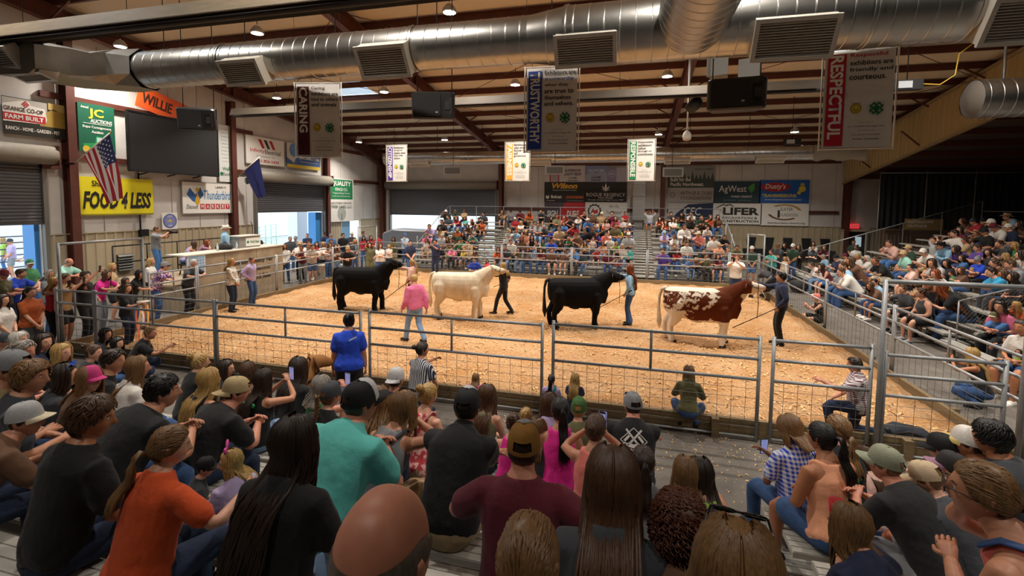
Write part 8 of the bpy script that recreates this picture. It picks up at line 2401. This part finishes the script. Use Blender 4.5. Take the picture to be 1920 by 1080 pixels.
MB().tube([(-.24, -.45, 1.02), (.24, -.45, 1.02)], .018, 6).build('handle', DARKM, t)
g = GB(); limb(g, [V3(0, -.1, .95), V3(0, .05, 1.0), V3(0, .2, .92)], [.2, .24, .18], 10, flat=.5, side=V3(1, 0, 0)); o = bpy.data.objects.new('hood', g.mesh('hood', [mat('stroller_cloth', '2a2a30', rough=.8)])); link(o, t)
t = thing('black_bunting', 'black scalloped bunting fixed to the tan wainscot at right', 'bunting', tuple(on_y(1400, 460, 29.85)))
for i in range(5): MB().prism([(i * .95, .5), (i * .95 + .5, .5), (i * .95 + .42, -.05), (i * .95 + .25, -.3), (i * .95 + .08, -.05)], (0, 0, 0), (1, 0, 0), (0, 0, 1), .02).build('pennant', mat('bunting_black', '1a1a1c', rough=.8), t)
MB().box((2.2, 0, -.45), (4.8, .05, .55)).build('skirt', mat('bunting_black', '1a1a1c', rough=.8), t)
p = on_y(562, 745, 5.62); p[2] = 0
t = thing('tan_dog', 'large tan dog sitting with its back to the seats, wearing a leather harness', 'dog', p, R_(-35))
g = GB(); limb(g, [V3(0, -.22, .22), V3(0, -.2, .4), V3(0, -.05, .64), V3(0, .08, .86), V3(0, .16, .98)], [.24, .26, .22, .19, .12], 16, flat=.85, side=V3(1, 0, 0))
limb(g, [V3(0, .12, .92), V3(0, .2, 1.04), V3(0, .34, 1.02), V3(0, .44, .98)], [.12, .125, .09, .065], 12)
for s_ in (-1, 1):
    limb(g, [V3(.1 * s_, .12, .72), V3(.12 * s_, .16, .4), V3(.12 * s_, .2, .08), V3(.12 * s_, .28, .04)], [.11, .07, .05, .05], 10); limb(g, [V3(.14 * s_, -.2, .3), V3(.24 * s_, .05, .3), V3(.2 * s_, -.02, .08), V3(.2 * s_, .2, .05)], [.16, .12, .07, .055], 10)
PIECES['dog'] = dict(raw=g, extra=None, vox=.022, mats=lambda: [mat('dog_tan', '9c6630', rough=.8, noise=.2, nscale=6, bump=.2, bscale=80)], name='body'); flush_pieces(); inst('body', PIECES['dog']['mesh'], t)
for s_ in (-1, 1):
    g = GB(); limb(g, [V3(.1 * s_, .18, 1.12), V3(.16 * s_, .19, 1.06), V3(.17 * s_, .22, .96)], [.03, .05, .03], 8, flat=.4); o = bpy.data.objects.new('ear', g.mesh('ear', [mat('dog_ear', '6a4424', rough=.8)])); link(o, t)
m = MB(); m.tube([(.2 * math.cos(a), .06 + .2 * math.sin(a), .82 + .1 * math.sin(a)) for a in np.linspace(0, 6.283, 17)], .014, 6); m.tube([(0, .2, 1.0), (.1, .1, 1.16), (.2, .0, 1.1), (.3, -.05, .95)], .012, 6); m.build('harness', mat('halter_leather', '2a1a12', rough=.5), t)
g = GB(); limb(g, [V3(0, -.42, .12), V3(.1, -.55, .06), V3(.2, -.6, .05)], [.045, .035, .02], 8); o = bpy.data.objects.new('tail', g.mesh('tail', [MATS['dog_tan']])); link(o, t)
for q in PEOPLE:
    if 'the announcer counter' in q['label']:
        P = q['pos']; t = thing('bar_stool', 'bar stool under the ' + ' '.join(q['label'].split()[1:6]).rstrip(',') + ' person', 'stool', (P[0], P[1], .835)); t.scale = (1, 1, (P[2] - .84) / .48)
        MB().lathe([(0, .4), (.17, .4), (.18, .46), (0, .478)], 14).build('seat', DARKM, t)
        for a in range(4): MB().tube([(.12 * math.cos(a * 1.57), .12 * math.sin(a * 1.57), .42), (.2 * math.cos(a * 1.57), .2 * math.sin(a * 1.57), 0)], .014, 5).build('leg', DARKM, t)
